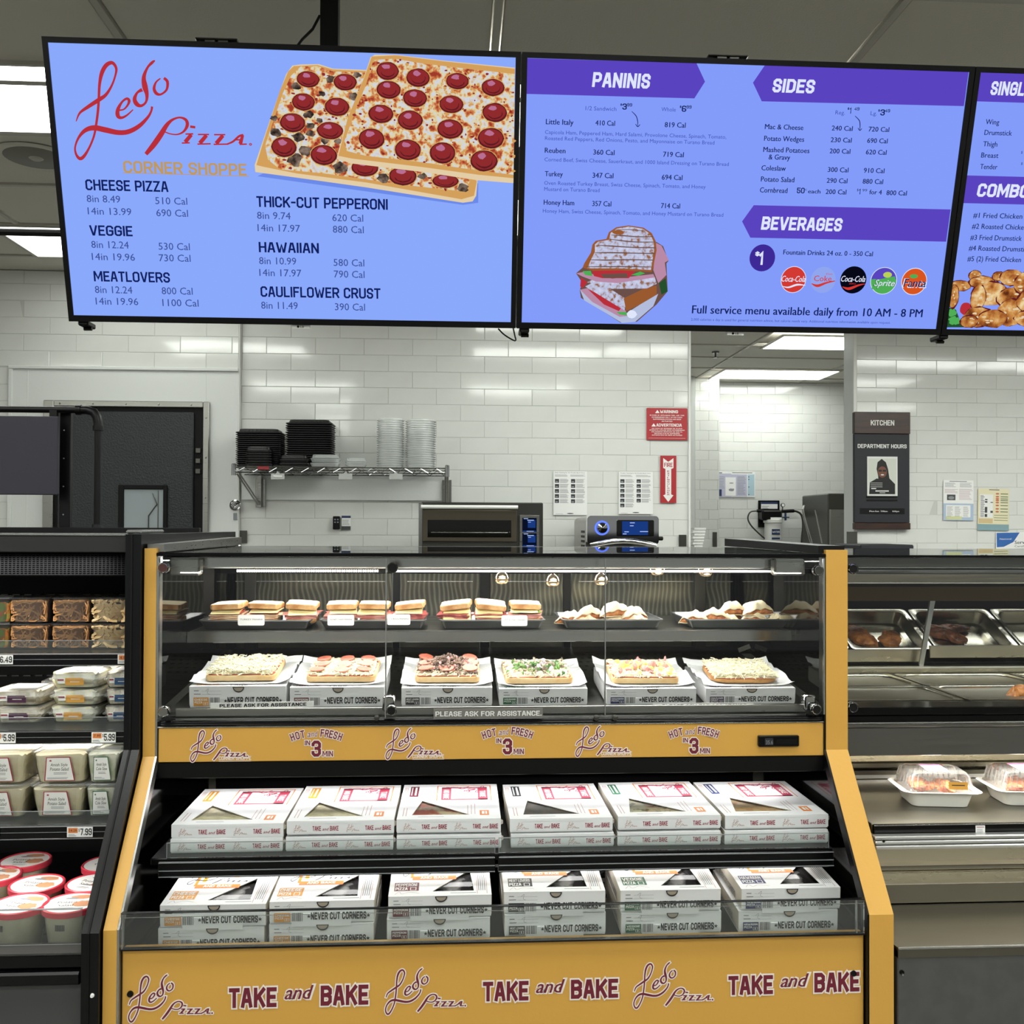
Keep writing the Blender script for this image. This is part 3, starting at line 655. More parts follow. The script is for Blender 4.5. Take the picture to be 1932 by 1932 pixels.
    for x, y, rx, ry in ((952, 130, 80, 65), (1170, 178, 84, 66), (1450, 203, 82, 58), (1705, 248, 82, 62), (960, 265, 86, 64), (1148, 325, 86, 64), (1407, 368, 86, 64), (1717, 427, 88, 68), (905, 437, 88, 66), (1113, 482, 90, 70), (1398, 545, 92, 70), (1690, 610, 94, 74), (838, 615, 92, 74), (1097, 693, 94, 74), (1345, 715, 92, 76), (1640, 772, 96, 76)): pep(x, y, rx, ry)
    P.out('pizza_picture', t)
screen(0, 'menu_screen', 'left ceiling-hung menu screen listing pizzas beside a red script logo', 'scr_blue', draw1)
def draw2(t, u0):
    B = SD(); c = C2
    B.P(c, [(67, 98), (705, 117), (737, 186), (697, 249), (62, 232)], 'scr_purple'); B.out('banner', t); B = SD(); B.P(c, [(962, 124), (1727, 147), (1709, 278), (950, 260), (917, 190)], 'scr_purple'); B.out('banner', t); B = SD(); B.P(c, [(920, 650), (1659, 666), (1642, 787), (907, 772), (876, 711)], 'scr_purple'); B.out('banner', t); B = SD()
    B.D(c, 952, 848, 48, 51, 'scr_ring', n=32)
    B.out('price_disc', t)
    A = SD(); pl_ = 'scr_white'
    for s_, a, b, y, h in (('PANINIS', 312, 528, 206, 56), ('SIDES', 988, 1145, 226, 52), ('BEVERAGES', 946, 1248, 742, 50)): A.T(c, s_, a, b, y, h, pl_, .05, .08)
    A.T(c, '1', 938, None, 874, 50, pl_, .05); A.T(c, '$', 925, 941, 841, 17, pl_, .03)
    nv = 'scr_navy'; fn = 'scr_fine'
    A.T(c, '1/2 Sandwich', 288, 404, 293, 15, fn); A.T(c, 'Whole', 573, 627, 297, 15, fn); A.T(c, 'Reg.', 1226, 1262, 309, 15, fn); A.T(c, 'Lg.', 1358, 1382, 312, 15, fn)
    for s_, q, a, y in (('3', '99', 426, 291), ('6', '99', 649, 299), ('1', '49', 1279, 306), ('3', '49', 1394, 313)):
        A.T(c, s_, a, None if s_ == '1' else a+17, y, 23, nv, .02); A.T(c, q, a+18, a+37, y-12, 12, nv, .02); A.T(c, '$', a-7, a-1, y-14, 9, nv, .02)
    for pts in ([(462, 298, 2), (478, 315, 3), (484, 335, 3), (484, 352, 2)], [(476, 345, 2), (484, 355, 3), (493, 347, 2)], [(1300, 315, 2), (1316, 332, 3), (1319, 350, 3), (1318, 366, 2)], [(1311, 360, 2), (1318, 369, 3), (1326, 362, 2)]): A.R(c, pts, nv)
    for s_, a, b, y, h in (('Little Italy', 139, 243, 346, 20), ('410 Cal', 325, 399, 350, 19), ('819 Cal', 585, 664, 357, 19), ('Reuben', 135, 213, 453, 19), ('360 Cal', 317, 397, 460, 19), ('719 Cal', 579, 657, 468, 19), ('Turkey', 135, 203, 541, 19), ('347 Cal', 314, 393, 547, 19), ('694 Cal', 574, 652, 554, 19), ('Honey Ham', 131, 246, 648, 19), ('357 Cal', 313, 385, 653, 19), ('714 Cal', 571, 643, 661, 19),
                        ('Mac & Cheese', 961, 1106, 364, 19), ('240 Cal', 1212, 1291, 369, 18), ('720 Cal', 1350, 1428, 373, 18), ('Potato Wedges', 958, 1109, 408, 19), ('230 Cal', 1208, 1287, 413, 18), ('690 Cal', 1345, 1422, 416, 18), ('Mashed Potatoes', 955, 1129, 450, 19), ('& Gravy', 975, 1056, 478, 19), ('200 Cal', 1204, 1282, 455, 18), ('620 Cal', 1340, 1418, 459, 18),
                        ('Coleslaw', 948, 1040, 519, 19), ('300 Cal', 1197, 1275, 525, 18), ('910 Cal', 1332, 1410, 528, 18), ('Potato Salad', 946, 1072, 561, 19), ('290 Cal', 1193, 1271, 566, 18), ('880 Cal', 1328, 1405, 569, 18), ('Cornbread', 942, 1046, 602, 19), ('50', 1081, 1110, 605, 21), ('each', 1123, 1170, 605, 15), ('200 Cal', 1189, 1267, 608, 18), ('1', 1314, None, 609, 21), ('for 4', 1353, 1400, 609, 17), ('800 Cal', 1417, 1494, 612, 18),
                        ('Full service menu available daily from 10 AM - 8 PM', 687, 1554, 1056, 30), ('Fountain Drinks 24 oz. 0 - 350 Cal', 1030, 1367, 835, 18)): A.T(c, s_, a, b, y, h, nv, .02)
    A.T(c, 'c', 1112, 1119, 595, 9, nv); A.T(c, '99', 1327, 1345, 599, 10, nv); A.T(c, '$', 1307, 1313, 597, 9, nv)
    for s_, a, b, y in (('Capicola Ham, Peppered Ham, Hard Salami, Provolone Cheese, Spinach, Tomato,', 136, 818, 382), ('Roasted Red Peppers, Red Onions, Pesto, and Mayonnaise on Turano Bread', 136, 773, 405), ('Corned Beef, Swiss Cheese, Sauerkraut, and 1000 Island Dressing on Turano Bread', 134, 827, 485), ('Oven Roasted Turkey Breast, Swiss Cheese, Spinach, Tomato, and Honey', 133, 740, 573), ('Mustard on Turano Bread', 133, 341, 596), ('Honey Ham, Swiss Cheese, Spinach, Tomato, and Honey Mustard on Turano Bread', 128, 806, 678)): A.T(c, s_, a, b, y, 14, fn)
    A.T(c, '2,000 calories a day is used for general nutrition advice, but calorie needs vary. Additional nutrition information available upon request.', 684, 1434, 1083, 9, fn)
    A.out('lettering', t)
    c = C5
    D = SD(); D.D(c, 355, 173, 87, 92, 'scr_white', n=32); D.D(c, 355, 173, 83, 88, 'scr_coke', n=32); D.R(c, [(278, 218, 2), (320, 226, 10), (380, 208, 12), (438, 212, 3)], 'scr_white'); D.T(c, 'Coca-Cola', 272, 436, 186, 40, 'scr_white', .03, .35); D.out('drink_logo', t)
    D = SD(); D.D(c, 558, 175, 86, 90, 'scr_cokelight', n=32); D.R(c, [(478, 200, 4), (520, 215, 18), (580, 195, 12), (640, 182, 6)], 'scr_coke'); D.T(c, 'Coke', 494, 615, 183, 38, 'scr_coke', .01); D.T(c, 'Diet', 580, 622, 140, 12, 'scr_coke'); D.out('drink_logo', t)
    D = SD(); D.D(c, 765, 175, 90, 94, 'scr_black', n=32); D.R(c, [(690, 222, 4), (735, 235, 18), (800, 212, 12), (845, 202, 4)], 'scr_coke'); D.T(c, 'Coca-Cola', 680, 846, 186, 40, 'scr_white', .03, .35); D.T(c, 'ZERO', 735, 782, 205, 9, 'scr_coke'); D.out('drink_logo', t)
    D = SD(); D.D(c, 973, 181, 91, 94, 'scr_white', n=32); D.D(c, 973, 181, 87, 90, 'scr_green', n=32); D.D(c, 973, 181, 86, 89, 'scr_purple', n=18, a0=.1, a1=PI-.1)
    D.P(c, [(890, 240), (905, 168), (940, 172), (1050, 150), (1058, 195), (1005, 200), (990, 225)], 'scr_green'); D.D(c, 1000, 140, 30, 20, 'scr_leaf'); D.T(c, 'Sprite', 902, 1052, 218, 48, 'scr_dkgreen', .03, .3); D.T(c, 'Sprite', 906, 1048, 216, 44, 'scr_white', .015, .3); D.out('drink_logo', t)
    D = SD(); D.D(c, 1182, 186, 88, 94, 'scr_white', n=32); D.D(c, 1182, 186, 84, 89, 'scr_orange', n=32); D.D(c, 1180, 150, 28, 14, 'scr_green'); D.T(c, 'Fanta', 1098, 1266, 228, 64, 'scr_white', .03, .2); D.T(c, 'Fanta', 1104, 1260, 222, 56, 'scr_navy', .03, .2); D.out('drink_logo', t)
    S = SD(); c = C4
    S.P(c, [(700, 560), (1540, 300), (1620, 350), (1685, 530), (1660, 560), (1675, 900), (1540, 1060), (1300, 1270), (1100, 1280), (900, 1150), (620, 980), (605, 880), (640, 800), (560, 680)], 'scr_char')
    S.P(c, [(1535, 310), (1600, 345), (1690, 520), (1640, 550), (1660, 700), (1560, 800), (1500, 640)], 'scr_ham'); S.P(c, [(1570, 800), (1650, 740), (1675, 900), (1600, 940)], 'scr_dkgreen')
    S.P(c, [(605, 870), (760, 980), (1150, 1180), (1340, 1060), (1560, 930), (1500, 1080), (1280, 1270), (1120, 1285), (900, 1150), (660, 1010)], 'scr_bread')
    S.P(c, [(610, 880), (700, 860), (1160, 1130), (1190, 1200), (1090, 1210), (760, 1030)], 'scr_ham'); S.P(c, [(700, 870), (850, 940), (1120, 1090), (1080, 1140), (900, 1060)], 'scr_red'); S.P(c, [(1050, 1150), (1170, 1150), (1180, 1195), (1090, 1180)], 'scr_green')
    S.P(c, [(670, 840), (820, 770), (1180, 1000), (1150, 1130), (1080, 1090)], 'scr_breadtop'); S.P(c, [(1140, 985), (1400, 860), (1540, 830), (1540, 940), (1340, 1060), (1170, 1140)], 'scr_toast')
    S.P(c, [(690, 790), (760, 760), (1520, 730), (1540, 810), (1420, 865), (1000, 870)], 'scr_breadtop'); S.P(c, [(620, 730), (700, 790), (640, 860), (610, 840)], 'scr_red')
    S.P(c, [(560, 680), (650, 665), (1000, 745), (1240, 720), (1500, 690), (1520, 730), (1060, 800), (800, 780), (640, 720)], 'scr_ham')
    S.P(c, [(640, 655), (740, 650), (760, 715), (670, 700)], 'scr_green'); S.P(c, [(750, 655), (860, 640), (1290, 650), (1200, 740), (880, 740), (780, 715)], 'scr_red'); S.P(c, [(1230, 700), (1340, 660), (1400, 680), (1320, 710)], 'scr_green'); S.P(c, [(860, 690), (1180, 680), (1190, 735), (900, 738)], 'scr_char')
    S.P(c, [(640, 610), (660, 560), (740, 430), (760, 330), (800, 285), (930, 262), (960, 180), (1050, 120), (1200, 98), (1380, 125), (1480, 190), (1530, 290), (1540, 400), (1500, 600), (1480, 665), (1100, 645), (760, 650)], 'scr_toast')
    S.P(c, [(700, 620), (740, 520), (790, 420), (790, 330), (830, 295), (960, 275), (980, 190), (1060, 135), (1200, 112), (1370, 138), (1460, 200), (1505, 300), (1510, 400), (1470, 640), (1100, 620)], 'scr_breadtop')
    for pts in ([(990, 215, 6), (1100, 220, 16), (1300, 235, 14), (1500, 235, 12)], [(960, 262, 6), (1120, 285, 16), (1300, 300, 14), (1520, 300, 10)], [(830, 340, 8), (1000, 350, 18), (1250, 365, 14), (1530, 370, 14)], [(790, 430, 8), (1000, 430, 18), (1250, 435, 14), (1520, 440, 14)], [(720, 515, 8), (950, 520, 18), (1200, 515, 14), (1500, 520, 14)], [(680, 600, 8), (900, 600, 14), (1250, 600, 14), (1480, 605, 10)], [(1040, 150, 6), (1200, 150, 10), (1400, 165, 8)]): S.R(c, pts, 'scr_char', .8)
    S.D(c, 1075, 182, 70, 28, 'scr_toast', .1); S.D(c, 1240, 1180, 60, 50, 'scr_white', .1)
    S.out('sandwich_picture', t)
screen(1, 'menu_screen', 'middle ceiling-hung menu screen with purple PANINIS, SIDES and BEVERAGES banners', 'scr_blue2', draw2)
def draw3(t, u0):
    c = C2; B = SD(); u1 = u0+TW-.014
    def band(pl, pb, ar):
        (a, b), (a2, b2) = SP.px(*c(*pl)), SP.px(*c(*pb)); B.d += .00001
        B.mb.poly(SP, [(u0+.014, b), (u0+.56, b), (u0+.6, (b+b2)/2), (u0+.56, b2), (u0+.014, b2)], B.d, B.mi('scr_purple'))
    band((1767, 150), (1752, 260), 0); B.out('banner', t); B = SD(); band((1715, 538), (1700, 642), 0); B.out('banner', t)
    A = SD(); A.T(c, 'SINGLES', 1806, 1990, 236, 52, 'scr_white', .05, .08); A.T(c, 'COMBOS', 1755, 1985, 618, 50, 'scr_white', .05, .08)
    for s_, a, b, y in (('Wing', 1790, 1841, 346), ('Drumstick', 1785, 1889, 386), ('Thigh', 1780, 1834, 429), ('Breast', 1773, 1838, 471), ('Tender', 1769, 1834, 514), ('#1 Fried Chicken Breast', 1743, 2005, 697), ('#2 Roasted Chicken', 1738, 1945, 738), ('#3 Fried Drumstick', 1732, 1926, 780), ('#4 Roasted Drumstick', 1726, 1960, 820), ('#5 (2) Fried Chicken', 1721, 1923, 860)): A.T(c, s_, a, b, y, 19, 'scr_navy', .012)
    for y in (456, 498): A.T(c, '$', 1923, 1929, y, 9, 'scr_navy')
    A.out('lettering', t)
    P = SD(); c = C5; rd = random.Random(2)
    P.P(c, [(1405, 500), (1410, 380), (1440, 360), (1470, 380), (1500, 460), (1530, 500)], 'scr_dkgreen'); P.D(c, 1440, 400, 34, 30, 'scr_green', .3); P.D(c, 1460, 455, 38, 30, 'scr_green', .3); P.D(c, 1535, 372, 38, 44, 'scr_red', .05)
    for x, y, rx, ry in ((1500, 215, 72, 34), (1455, 290, 32, 80), (1600, 145, 40, 34), (1650, 190, 90, 40), (1760, 150, 40, 30), (1850, 160, 80, 55), (1700, 270, 120, 80), (1620, 300, 50, 90), (1860, 300, 110, 70), (1620, 430, 100, 70), (1560, 460, 60, 40), (1850, 400, 100, 90), (1720, 440, 100, 60), (1960, 200, 90, 80), (2000, 320, 110, 90), (1990, 440, 120, 60), (2100, 380, 100, 100)):
        P.D(c, x, y, rx+5, ry+5, 'scr_pepdark', .08, 16); P.D(c, x, y, rx, ry, 'scr_chicken', .10, 18)
        for _ in range(4): P.D(c, x+rd.uniform(-.6, .6)*rx, y+rd.uniform(-.6, .6)*ry, rx*.16, ry*.1, 'scr_crust2', .4, 7)
    P.out('chicken_picture', t)
screen(2, 'menu_screen', 'right ceiling-hung menu screen cut off by the picture edge, fried chicken at its foot', 'scr_blue2', draw3)
# mounting: pole, rail, clips, cables
x0, _ = W(604, 40, 2.78); x1, _ = W(638, 40, 2.78)
t = thing('mounting_pole', 'black square pole holding the left menu screen from the ceiling', 'pole', ((x0+x1)/2, 2.8, 2.3))
mb = MB(); mb.cbox(x0, x1, 2.775, 2.825, 2.3, CEIL-.01, .003); mb.build('pole', 'black', t, world=True)
mb = MB(); mb.cbox(x0-.05, x1+.05, 2.73, 2.87, CEIL-.016, CEIL-.0065, .003); mb.build('ceiling_plate', 'black', t, world=True)
mb = MB(); q = [W(603, 30, 2.77), W(590, 55, 2.75), W(570, 75, 2.73), W(552, 95, 2.70)]; mb.tube([(a, 2.77-.02*i, b) for i, (a, b) in enumerate(q)], .004, 6)
tag(mb.build('power_cable', 'black'), 'thin black cable looping from the pole down behind the left menu screen', 'cable')
xr, zr = W(60, 439, 2.92); mb = MB(); mb.tube([(-2.4, 2.92, zr), (2.9, 2.92, zr)], .0105, 10)
tag(mb.build('mounting_rail', 'black'), 'long black horizontal rail behind the menu screens, emerging left of them', 'rail')
for px, py, lab in ((154, 607, 'small black clip under the lower left corner of the left screen'), (990, 622, 'small black clip under the gap between left and middle screens'), (1784, 634, 'small black clip under the gap between middle and right screens')):
    a, b = SP.px(px, py); p = SP.p(a, -.0005, -.03)
    mb = MB(); mb.cbox(p.x-.014, p.x+.014, p.y-.02, p.y+.04, p.z-.016, p.z-.001, .003); mb.tube([(p.x-.008, p.y+.01, p.z-.02), (p.x+.014, p.y+.01, p.z-.02)], .005, 8); tag(mb.build('screen_clip', 'black'), lab, 'clip')
for px, lab in ((405, 'flat bracket showing over the top edge of the left screen'), (1378, 'flat bracket showing over the top edge of the middle screen')):
    a, _ = SP.px(px, 90 if px < 900 else 110); p = SP.p(a, TH, -.02)
    mb = MB(); mb.cbox(p.x-.055, p.x+.055, p.y-.002, p.y+.10, p.z+.010, p.z+.015, .002); mb.cbox(p.x-.03, p.x-.004, p.y, p.y+.04, p.z+.001, p.z+.0095, .001); mb.cbox(p.x+.004, p.x+.03, p.y, p.y+.04, p.z+.001, p.z+.0095, .001); tag(mb.build('screen_bracket', 'steel_dark'), lab, 'bracket')
mb = MB(); q = [(940, 620), (952, 632), (972, 643), (971, 632), (968, 618)]; mb.tube([(W(a, b, 2.77)[0], 2.77, W(a, b, 2.77)[1]) for a, b in crom(q, 4)], .0022, 6)
tag(mb.build('cable_loop', 'black'), 'thin black cable loop dangling under the gap between left and middle screens', 'cable')
# ================================================================== kitchen equipment and wall-hung things
def px_rect(px0, py0, px1, py1, Y):
    a, d_ = W(px0, py1, Y); b, c = W(px1, py0, Y); return a, b, min(c, d_), max(c, d_)
# work counters
def counter(x0, x1, y0, y1, z, lab):
    t = thing('work_counter', lab, 'counter', ((x0+x1)/2, (y0+y1)/2, 0))
    mb = MB(); mb.cbox(x0, x1, y0, y1, z-.04, z, .004); mb.build('top', 'steel', t, world=True)
    mb = MB(); mb.cbox(x0+.03, x1-.03, y0+.03, y1-.03, .2, .22, .002); mb.build('shelf', 'steel', t, world=True)
    for a in (x0+.05, x1-.05):
        for b in (y0+.05, y1-.05):
            mb = MB(); mb.tube([(a, b, 0), (a, b, .199)], .02, 10); mb.tube([(a, b, .221), (a, b, z-.041)], .02, 10); mb.build('leg', 'steel', t, world=True)
counter(-1.3, 1.35, 5.35, 6.10, .92, 'long stainless steel counter under the ovens, hidden behind the pizza case')
# oven A
x0, x1, z0, z1 = px_rect(790, 1040, 1025, 947, 5.6); z0 = .99
t = thing('pizza_oven', 'wide stainless oven with dark glass door and two stacked blue displays', 'oven', ((x0+x1)/2, 5.9, z0))
mat('oven_glass', '#0a0906', .06); scol('oven_blue', '#1a3a80', 1.0); mat('handle_white', '#e6e6e2', .3); scol('oven_dark', '#071026', 1.0); scol('oven_text', '#a9c0f0', 1.0); mat('oven_tan', '#6f675a', .3, .9)
mb = MB(); mb.cbox(x0+.012, x1, 5.62, 5.86, z0+.03, z1, .006)
for a in (x0+.05, x1-.05):
    for b in (5.68, 5.82): mb.tube([(a, b, .92), (a, b, z0+.031)], .018, 8)
mb.build('cabinet', 'steel_dark', t, world=True)
def R(a, b, c, e, Y=5.62): return px_rect(a, b, c, e, Y)
a, b, c, e = R(790, 1040, 797, 949); mb = MB(); mb.cbox(a, b, 5.6, 5.63, z0+.03, e, .002); mb.build('side_rail', 'steel_bright', t, world=True)
a, b, c, e = R(797, 1022, 975, 962)
mb = MB(); mb.cbox(a, b, 5.595, 5.62, c, e, .004); mb.build('door', 'oven_tan', t, world=True)
a, b, c, e = R(807, 1014, 964, 981); mb = MB(); mb.cbox(a, b, 5.592, 5.5945, c, e, .001); rk = e-(e-c)*.72
mb.tube([(a+.02, 5.5915, rk), (b-.02, 5.5915, rk)], .0015, 5, 1)
for i in range(14): mb.box(a+.03+i*.034, a+.034+i*.034, 5.5905, 5.5915, rk, rk+.006, 1)
mb.build('window', ['oven_glass', 'steel_bright'], sub(t, 'door'), world=True)
a, b, c, e = R(795, 959, 976, 955); h = (c+e)/2
mb = MB(); mb.tube([(a, 5.56, h), (b, 5.56, h)], .011, 10); mb.box(a+.01, a+.03, 5.56, 5.6, h-.01, h+.01); mb.box(b-.03, b-.01, 5.56, 5.6, h-.01, h+.01); mb.build('handle', 'handle_white', sub(t, 'door'), world=True)
a, b, c, e = R(797, 1040, 975, 1025); mb = MB(); mb.cbox(a, b, 5.6, 5.62, z0+.05, e, .003); mb.cbox(a+.01, b-.01, 5.59, 5.6, e-.045, e-.03, .002); mb.build('lower_door', 'steel_dark', t, world=True)
a, b, c, e = R(980, 1035, 1017, 972); mb = MB(); mb.cbox(a, b, 5.6, 5.62, c, e, .002); mb.build('control_panel', 'steel', t, world=True)
for y1, y0 in ((977, 1004), (1006, 1031)):
    a, b, c, e = R(985, y0, 1012, y1); pl = FRONT(a, 5.599, c); w_, h_ = b-a, e-c; mb = MB(); mb.box(a, b, 5.5985, 5.6, c, e, 0)
    mb.rect(pl, w_*.38, w_*.92, h_*.3, h_*.85, .001, 1); mb.rect(pl, w_*.05, w_*.95, 0, h_*.1, .001, 1); mb.rect(pl, w_*.35, w_*.8, h_*.8, h_*.86, .0014, 2); mb.rect(pl, w_*.1, w_*.4, h_*.92, h_*.97, .0014, 2); mb.rect(pl, w_*.3, w_*.8, h_*.04, h_*.08, .0014, 2); mb.rect(pl, w_*.4, w_*.6, h_*.68, h_*.72, .0014, 2)
    mb.build('display', ['oven_dark', 'oven_blue', 'oven_text'], sub(t, 'control_panel'), world=True)
# oven B
x0, x1, z0, z1 = px_rect(1108, 1026, 1243, 973, 5.5); x0 = WX(1108, 1000, 5.5)
t = thing('speed_oven', 'small chrome speed oven with a round blue-lit dial on the counter', 'oven', ((x0+x1)/2, 5.8, .92))
def rr(x0, x1, z0, z1, r, n=6):
    q = []
    for cx, cz, a in ((x1-r, z0+r, -PI/2), (x1-r, z1-r, 0), (x0+r, z1-r, PI/2), (x0+r, z0+r, PI)):
        for k in range(n+1): q.append((cx+r*math.cos(a+k*PI/2/n), cz+r*math.sin(a+k*PI/2/n)))
    return q
mb = MB(); mb.prism(rr(x0-.0, x1-.02, .96, z1-.005, .03), 5.56, 6.1, 'y'); mb.build('cabinet', 'steel', t, world=True, smooth=True)
mb = MB()
for i in range(4):
    for j in range(3): mb.box(x0-.004, x0+.001, 5.62+j*.05, 5.65+j*.05, z1-.1-i*.028, z1-.086-i*.028)
mb.build('side_vent', 'black', t, world=True)
mb = MB(); mb.prism(rr(x0, x1, z0-.005, z1, .022), 5.5, 5.555, 'y'); mb.build('front_frame', 'chrome', t, world=True, smooth=True, bevel=0)
a, b, c, e = px_rect(1164, 1012, 1234, 981, 5.49); mb = MB(); mb.prism(rr(a, b, c, e, .008), 5.492, 5.4995, 'y'); pl = FRONT(a, 5.4915, c); w_, h_ = b-a, e-c
mb.rect(pl, w_*.14, w_*.84, h_*.08, h_*.92, .0005, 1)
for k, (q0, q1, v) in enumerate(((.35, .48, .8), (.35, .45, .62), (.2, .32, .25), (.62, .84, .27), (.16, .26, .12))): mb.rect(pl, w_*q0, w_*q1, h_*v, h_*(v+.05), .001, 2)
mb.build('touch_screen', ['oven_glass', 'oven_blue', 'oven_text'], t, world=True)
cx, cz = W(1136, 996, 5.49); mb = MB(); pl = FRONT(cx, 5.494, cz)
scol('dial_blue', '#5f7dff', 1.4)
mb.lathe([(.034, 0), (.042, 0), (.042, .008), (.034, .008)], (cx, 5.4995, cz), 28, 0, 'y', cap=False); mb.build('light_ring', 'dial_blue', t, world=True)
mb = MB(); mb.lathe([(.033, 0), (.03, .02), (.0, .024)], (cx, 5.4995, cz), 24, 0, 'y'); mb.build('dial', 'chrome', t, world=True, smooth=True)
mb = MB(); q = []
for i in range(9):
    u = i/8; q.append((x0+.02+(x1-x0-.04)*u, 5.5-.03*math.sin(u*PI), z0-.012+.028*math.sin(u*PI)))
mb.tube(q, .016, 10); mb.build('handle', 'chrome', t, world=True, smooth=True)
mb = MB(); mb.cbox(x0, x1, 5.51, 5.56, .96, z0-.03, .01); mb.build('door', 'steel', t, world=True)
mb = MB(); mb.lathe([(.012, 0), (.012, .03), (.008, .034)], (x1-.003, 5.53, z0+.03), 12, 0, 'x'); mb.build('side_knob', 'black', t, world=True)
mb = MB()
for a in (x0+.04, x1-.05):
    for b in (5.6, 6.05): mb.tube([(a, b, .92), (a, b, .961)], .015, 8)
mb.build('feet', 'black', t, world=True)
# ---- wire shelf with stacks
Ys, Yb = 5.88, 6.19
x0, x1 = WX(441, 880, Ys), WX(844, 890, Ys); zt = WZ(640, 881, Ys)
t = thing('wire_shelf', 'chrome wire wall shelf carrying black and clear food containers', 'shelf', ((x0+x1)/2, 6.0, zt))
mb = MB()
for z in (zt-.004, zt-.036): mb.tube([(x0, Ys, z), (x1, Ys, z)], .0035, 6); mb.tube([(x0, Yb-.02, z), (x1, Yb-.02, z)], .0035, 6)
for a in (x0, x1): mb.tube([(a, Ys, zt-.004), (a, Yb-.02, zt-.004)], .0035, 6)
n = 26; q = [(x0+.02+(x1-x0-.04)*i/n, Ys, zt-.006 if i % 2 else zt-.034) for i in range(n+1)]; mb.tube(q, .0026, 5); mb.tube([(a, Yb-.02, c) for a, b, c in q], .0026, 5)
mb.build('truss_frame', 'chrome', t, world=True)
mb = MB()
for i in range(40): a = x0+.02+(x1-x0-.04)*i/39; mb.tube([(a, Ys, zt), (a, Yb-.02, zt)], .0018, 4)
mb.build('deck_wire', 'chrome', t, world=True)
for a in (x0, x1):
    mb = MB(); mb.lathe([(.014, -.055), (.014, .012), (.01, .016)], (a, Ys, zt), 12); mb.build('corner_collar', 'chrome', t, world=True, smooth=True)
for a in (x0+.1, x1-.005):
    mb = MB(); mb.cbox(a-.03, a+.03, Yb-.012, Yb-.001, zt-.24, zt-.06, .002); mb.cbox(a-.012, a+.012, Yb-.05, Yb-.012, zt-.24, zt-.04, .002)
    s_ = -1 if a < 0 and a < (x0+x1)/2 else 0
    for dx in (-.008, .008): mb.tube([(a+dx+s_*.08, Ys+.02, zt-.04), (a+dx, Yb-.05, zt-.225)], .005, 6)
    mb.build('bracket', 'steel', t, world=True)
mat('red_badge', '#8c1c22', .4); pl = FRONT(WX(486, 884, Ys-.006), Ys-.007, WZ(486, 886, Ys)); mb = MB(); mb.box(pl.o.x, pl.o.x+.068, Ys-.006, Ys-.003, pl.o.z, pl.o.z+.02); mb.build('badge', 'red_badge', t, world=True)
mat('tag_clear', '#b5b7b4', .3)
for px, lab in ((524, 'small clear tag with a white strip, hanging under the wire shelf left end'), (652, 'clear tag hanging under the middle of the wire shelf'), (747, 'clear tag hanging under the wire shelf near its right end')):
    a, c = W(px, 898, Ys-.01); mb = MB(); mb.box(a-.04, a+.04, Ys-.011, Ys-.009, c-.02, c+.014, 0); mb.prism([(a-.012, c+.014), (a+.012, c+.014), (a, c+.03)], Ys-.011, Ys-.009, 'y', 0)
    if px == 524: mb.box(a-.026, a+.026, Ys-.0125, Ys-.0112, c-.008, c+.004, 1)
    tag(mb.build('shelf_tag', ['tag_clear', 'paper']), lab, 'tag', 'tags under the wire shelf')
mat('tub_black', '#0b0c0d', .38); glass('tub_clear', (.97, .98, .98), .3, 1.3, .1)
def tub_stack(name, px0, px1, pyt, Y, matn, lab, n, dep=.16, dome=True, grp='stacks of black food trays'):
    a, b = WX(px0, 870, Y), WX(px1, 870, Y); zb = zt+.004; z1_ = WZ((px0+px1)/2, pyt, Y); H = z1_-zb-(.022 if dome else 0); st = H/n
    t = thing(name, lab, 'food containers', ((a+b)/2, Y, zb), group=grp); w_ = (b-a)/2
    for i in range(n):
        jx = random.uniform(-.002, .002); mb = MB()
        q = [rr(-w_*s_, w_*s_, -dep/2*s_, dep/2*s_, .02, 3) for s_ in (.9, .98, 1.0, 1.0)]; hs = (0, st*.55, st*.6, st*.86); m_ = len(q[0])
        vs = [(x+jx, y, h+i*st) for ring, h in zip(q, hs) for x, y in ring]
        fs = [(r*m_+k, r*m_+(k+1) % m_, (r+1)*m_+(k+1) % m_, (r+1)*m_+k) for r in range(3) for k in range(m_)]+[tuple(range(m_))[::-1], tuple(range(3*m_, 4*m_))]
        mb.add(vs, fs); mb.build('tray', matn, t)
    if dome:
        mb = MB(); q = [rr(-w_*s_, w_*s_, -dep/2*s_, dep/2*s_, .02, 4) for s_ in (1.0, .88, .84, .78)]; hs = (0, .004, .018, .021); m_ = len(q[0])
        vs = [(x, y, h+n*st) for ring, h in zip(q, hs) for x, y in ring]
        fs = [(r*m_+k, r*m_+(k+1) % m_, (r+1)*m_+(k+1) % m_, (r+1)*m_+k) for r in range(3) for k in range(m_)]+[tuple(range(m_))[::-1], tuple(range(3*m_, 4*m_))]
        mb.add(vs, fs)
        for i in range(10): xx = -w_*.75+i*w_*.165; mb.box(xx-.003, xx+.003, -dep/2*.9, -dep/2*.86, n*st+.003, n*st+.017)
        mb.build('lid', matn, t)
    return t
tub_stack('tray_stack', 450, 535, 811, 6.04, 'tub_black', 'medium tall stack of black trays at the wire shelf left end', 17, .2)
tub_stack('tray_stack', 543, 630, 794, 6.05, 'tub_black', 'tallest stack of black trays, second from the left on the wire shelf', 20, .2)
tub_stack('tray_stack', 464, 514, 843, 5.915, 'tub_black', 'short stack of small black trays in front of the leftmost tall stack', 6, .06)
tub_stack('tray_stack', 527, 584, 859, 5.915, 'tub_black', 'two low black trays at the front edge of the wire shelf', 2, .06)
tub_stack('lid_stack', 586, 642, 858, 5.915, 'tub_clear', 'low clear domed lids beside the black trays on the wire shelf', 2, .06, grp='clear lids on the wire shelf')
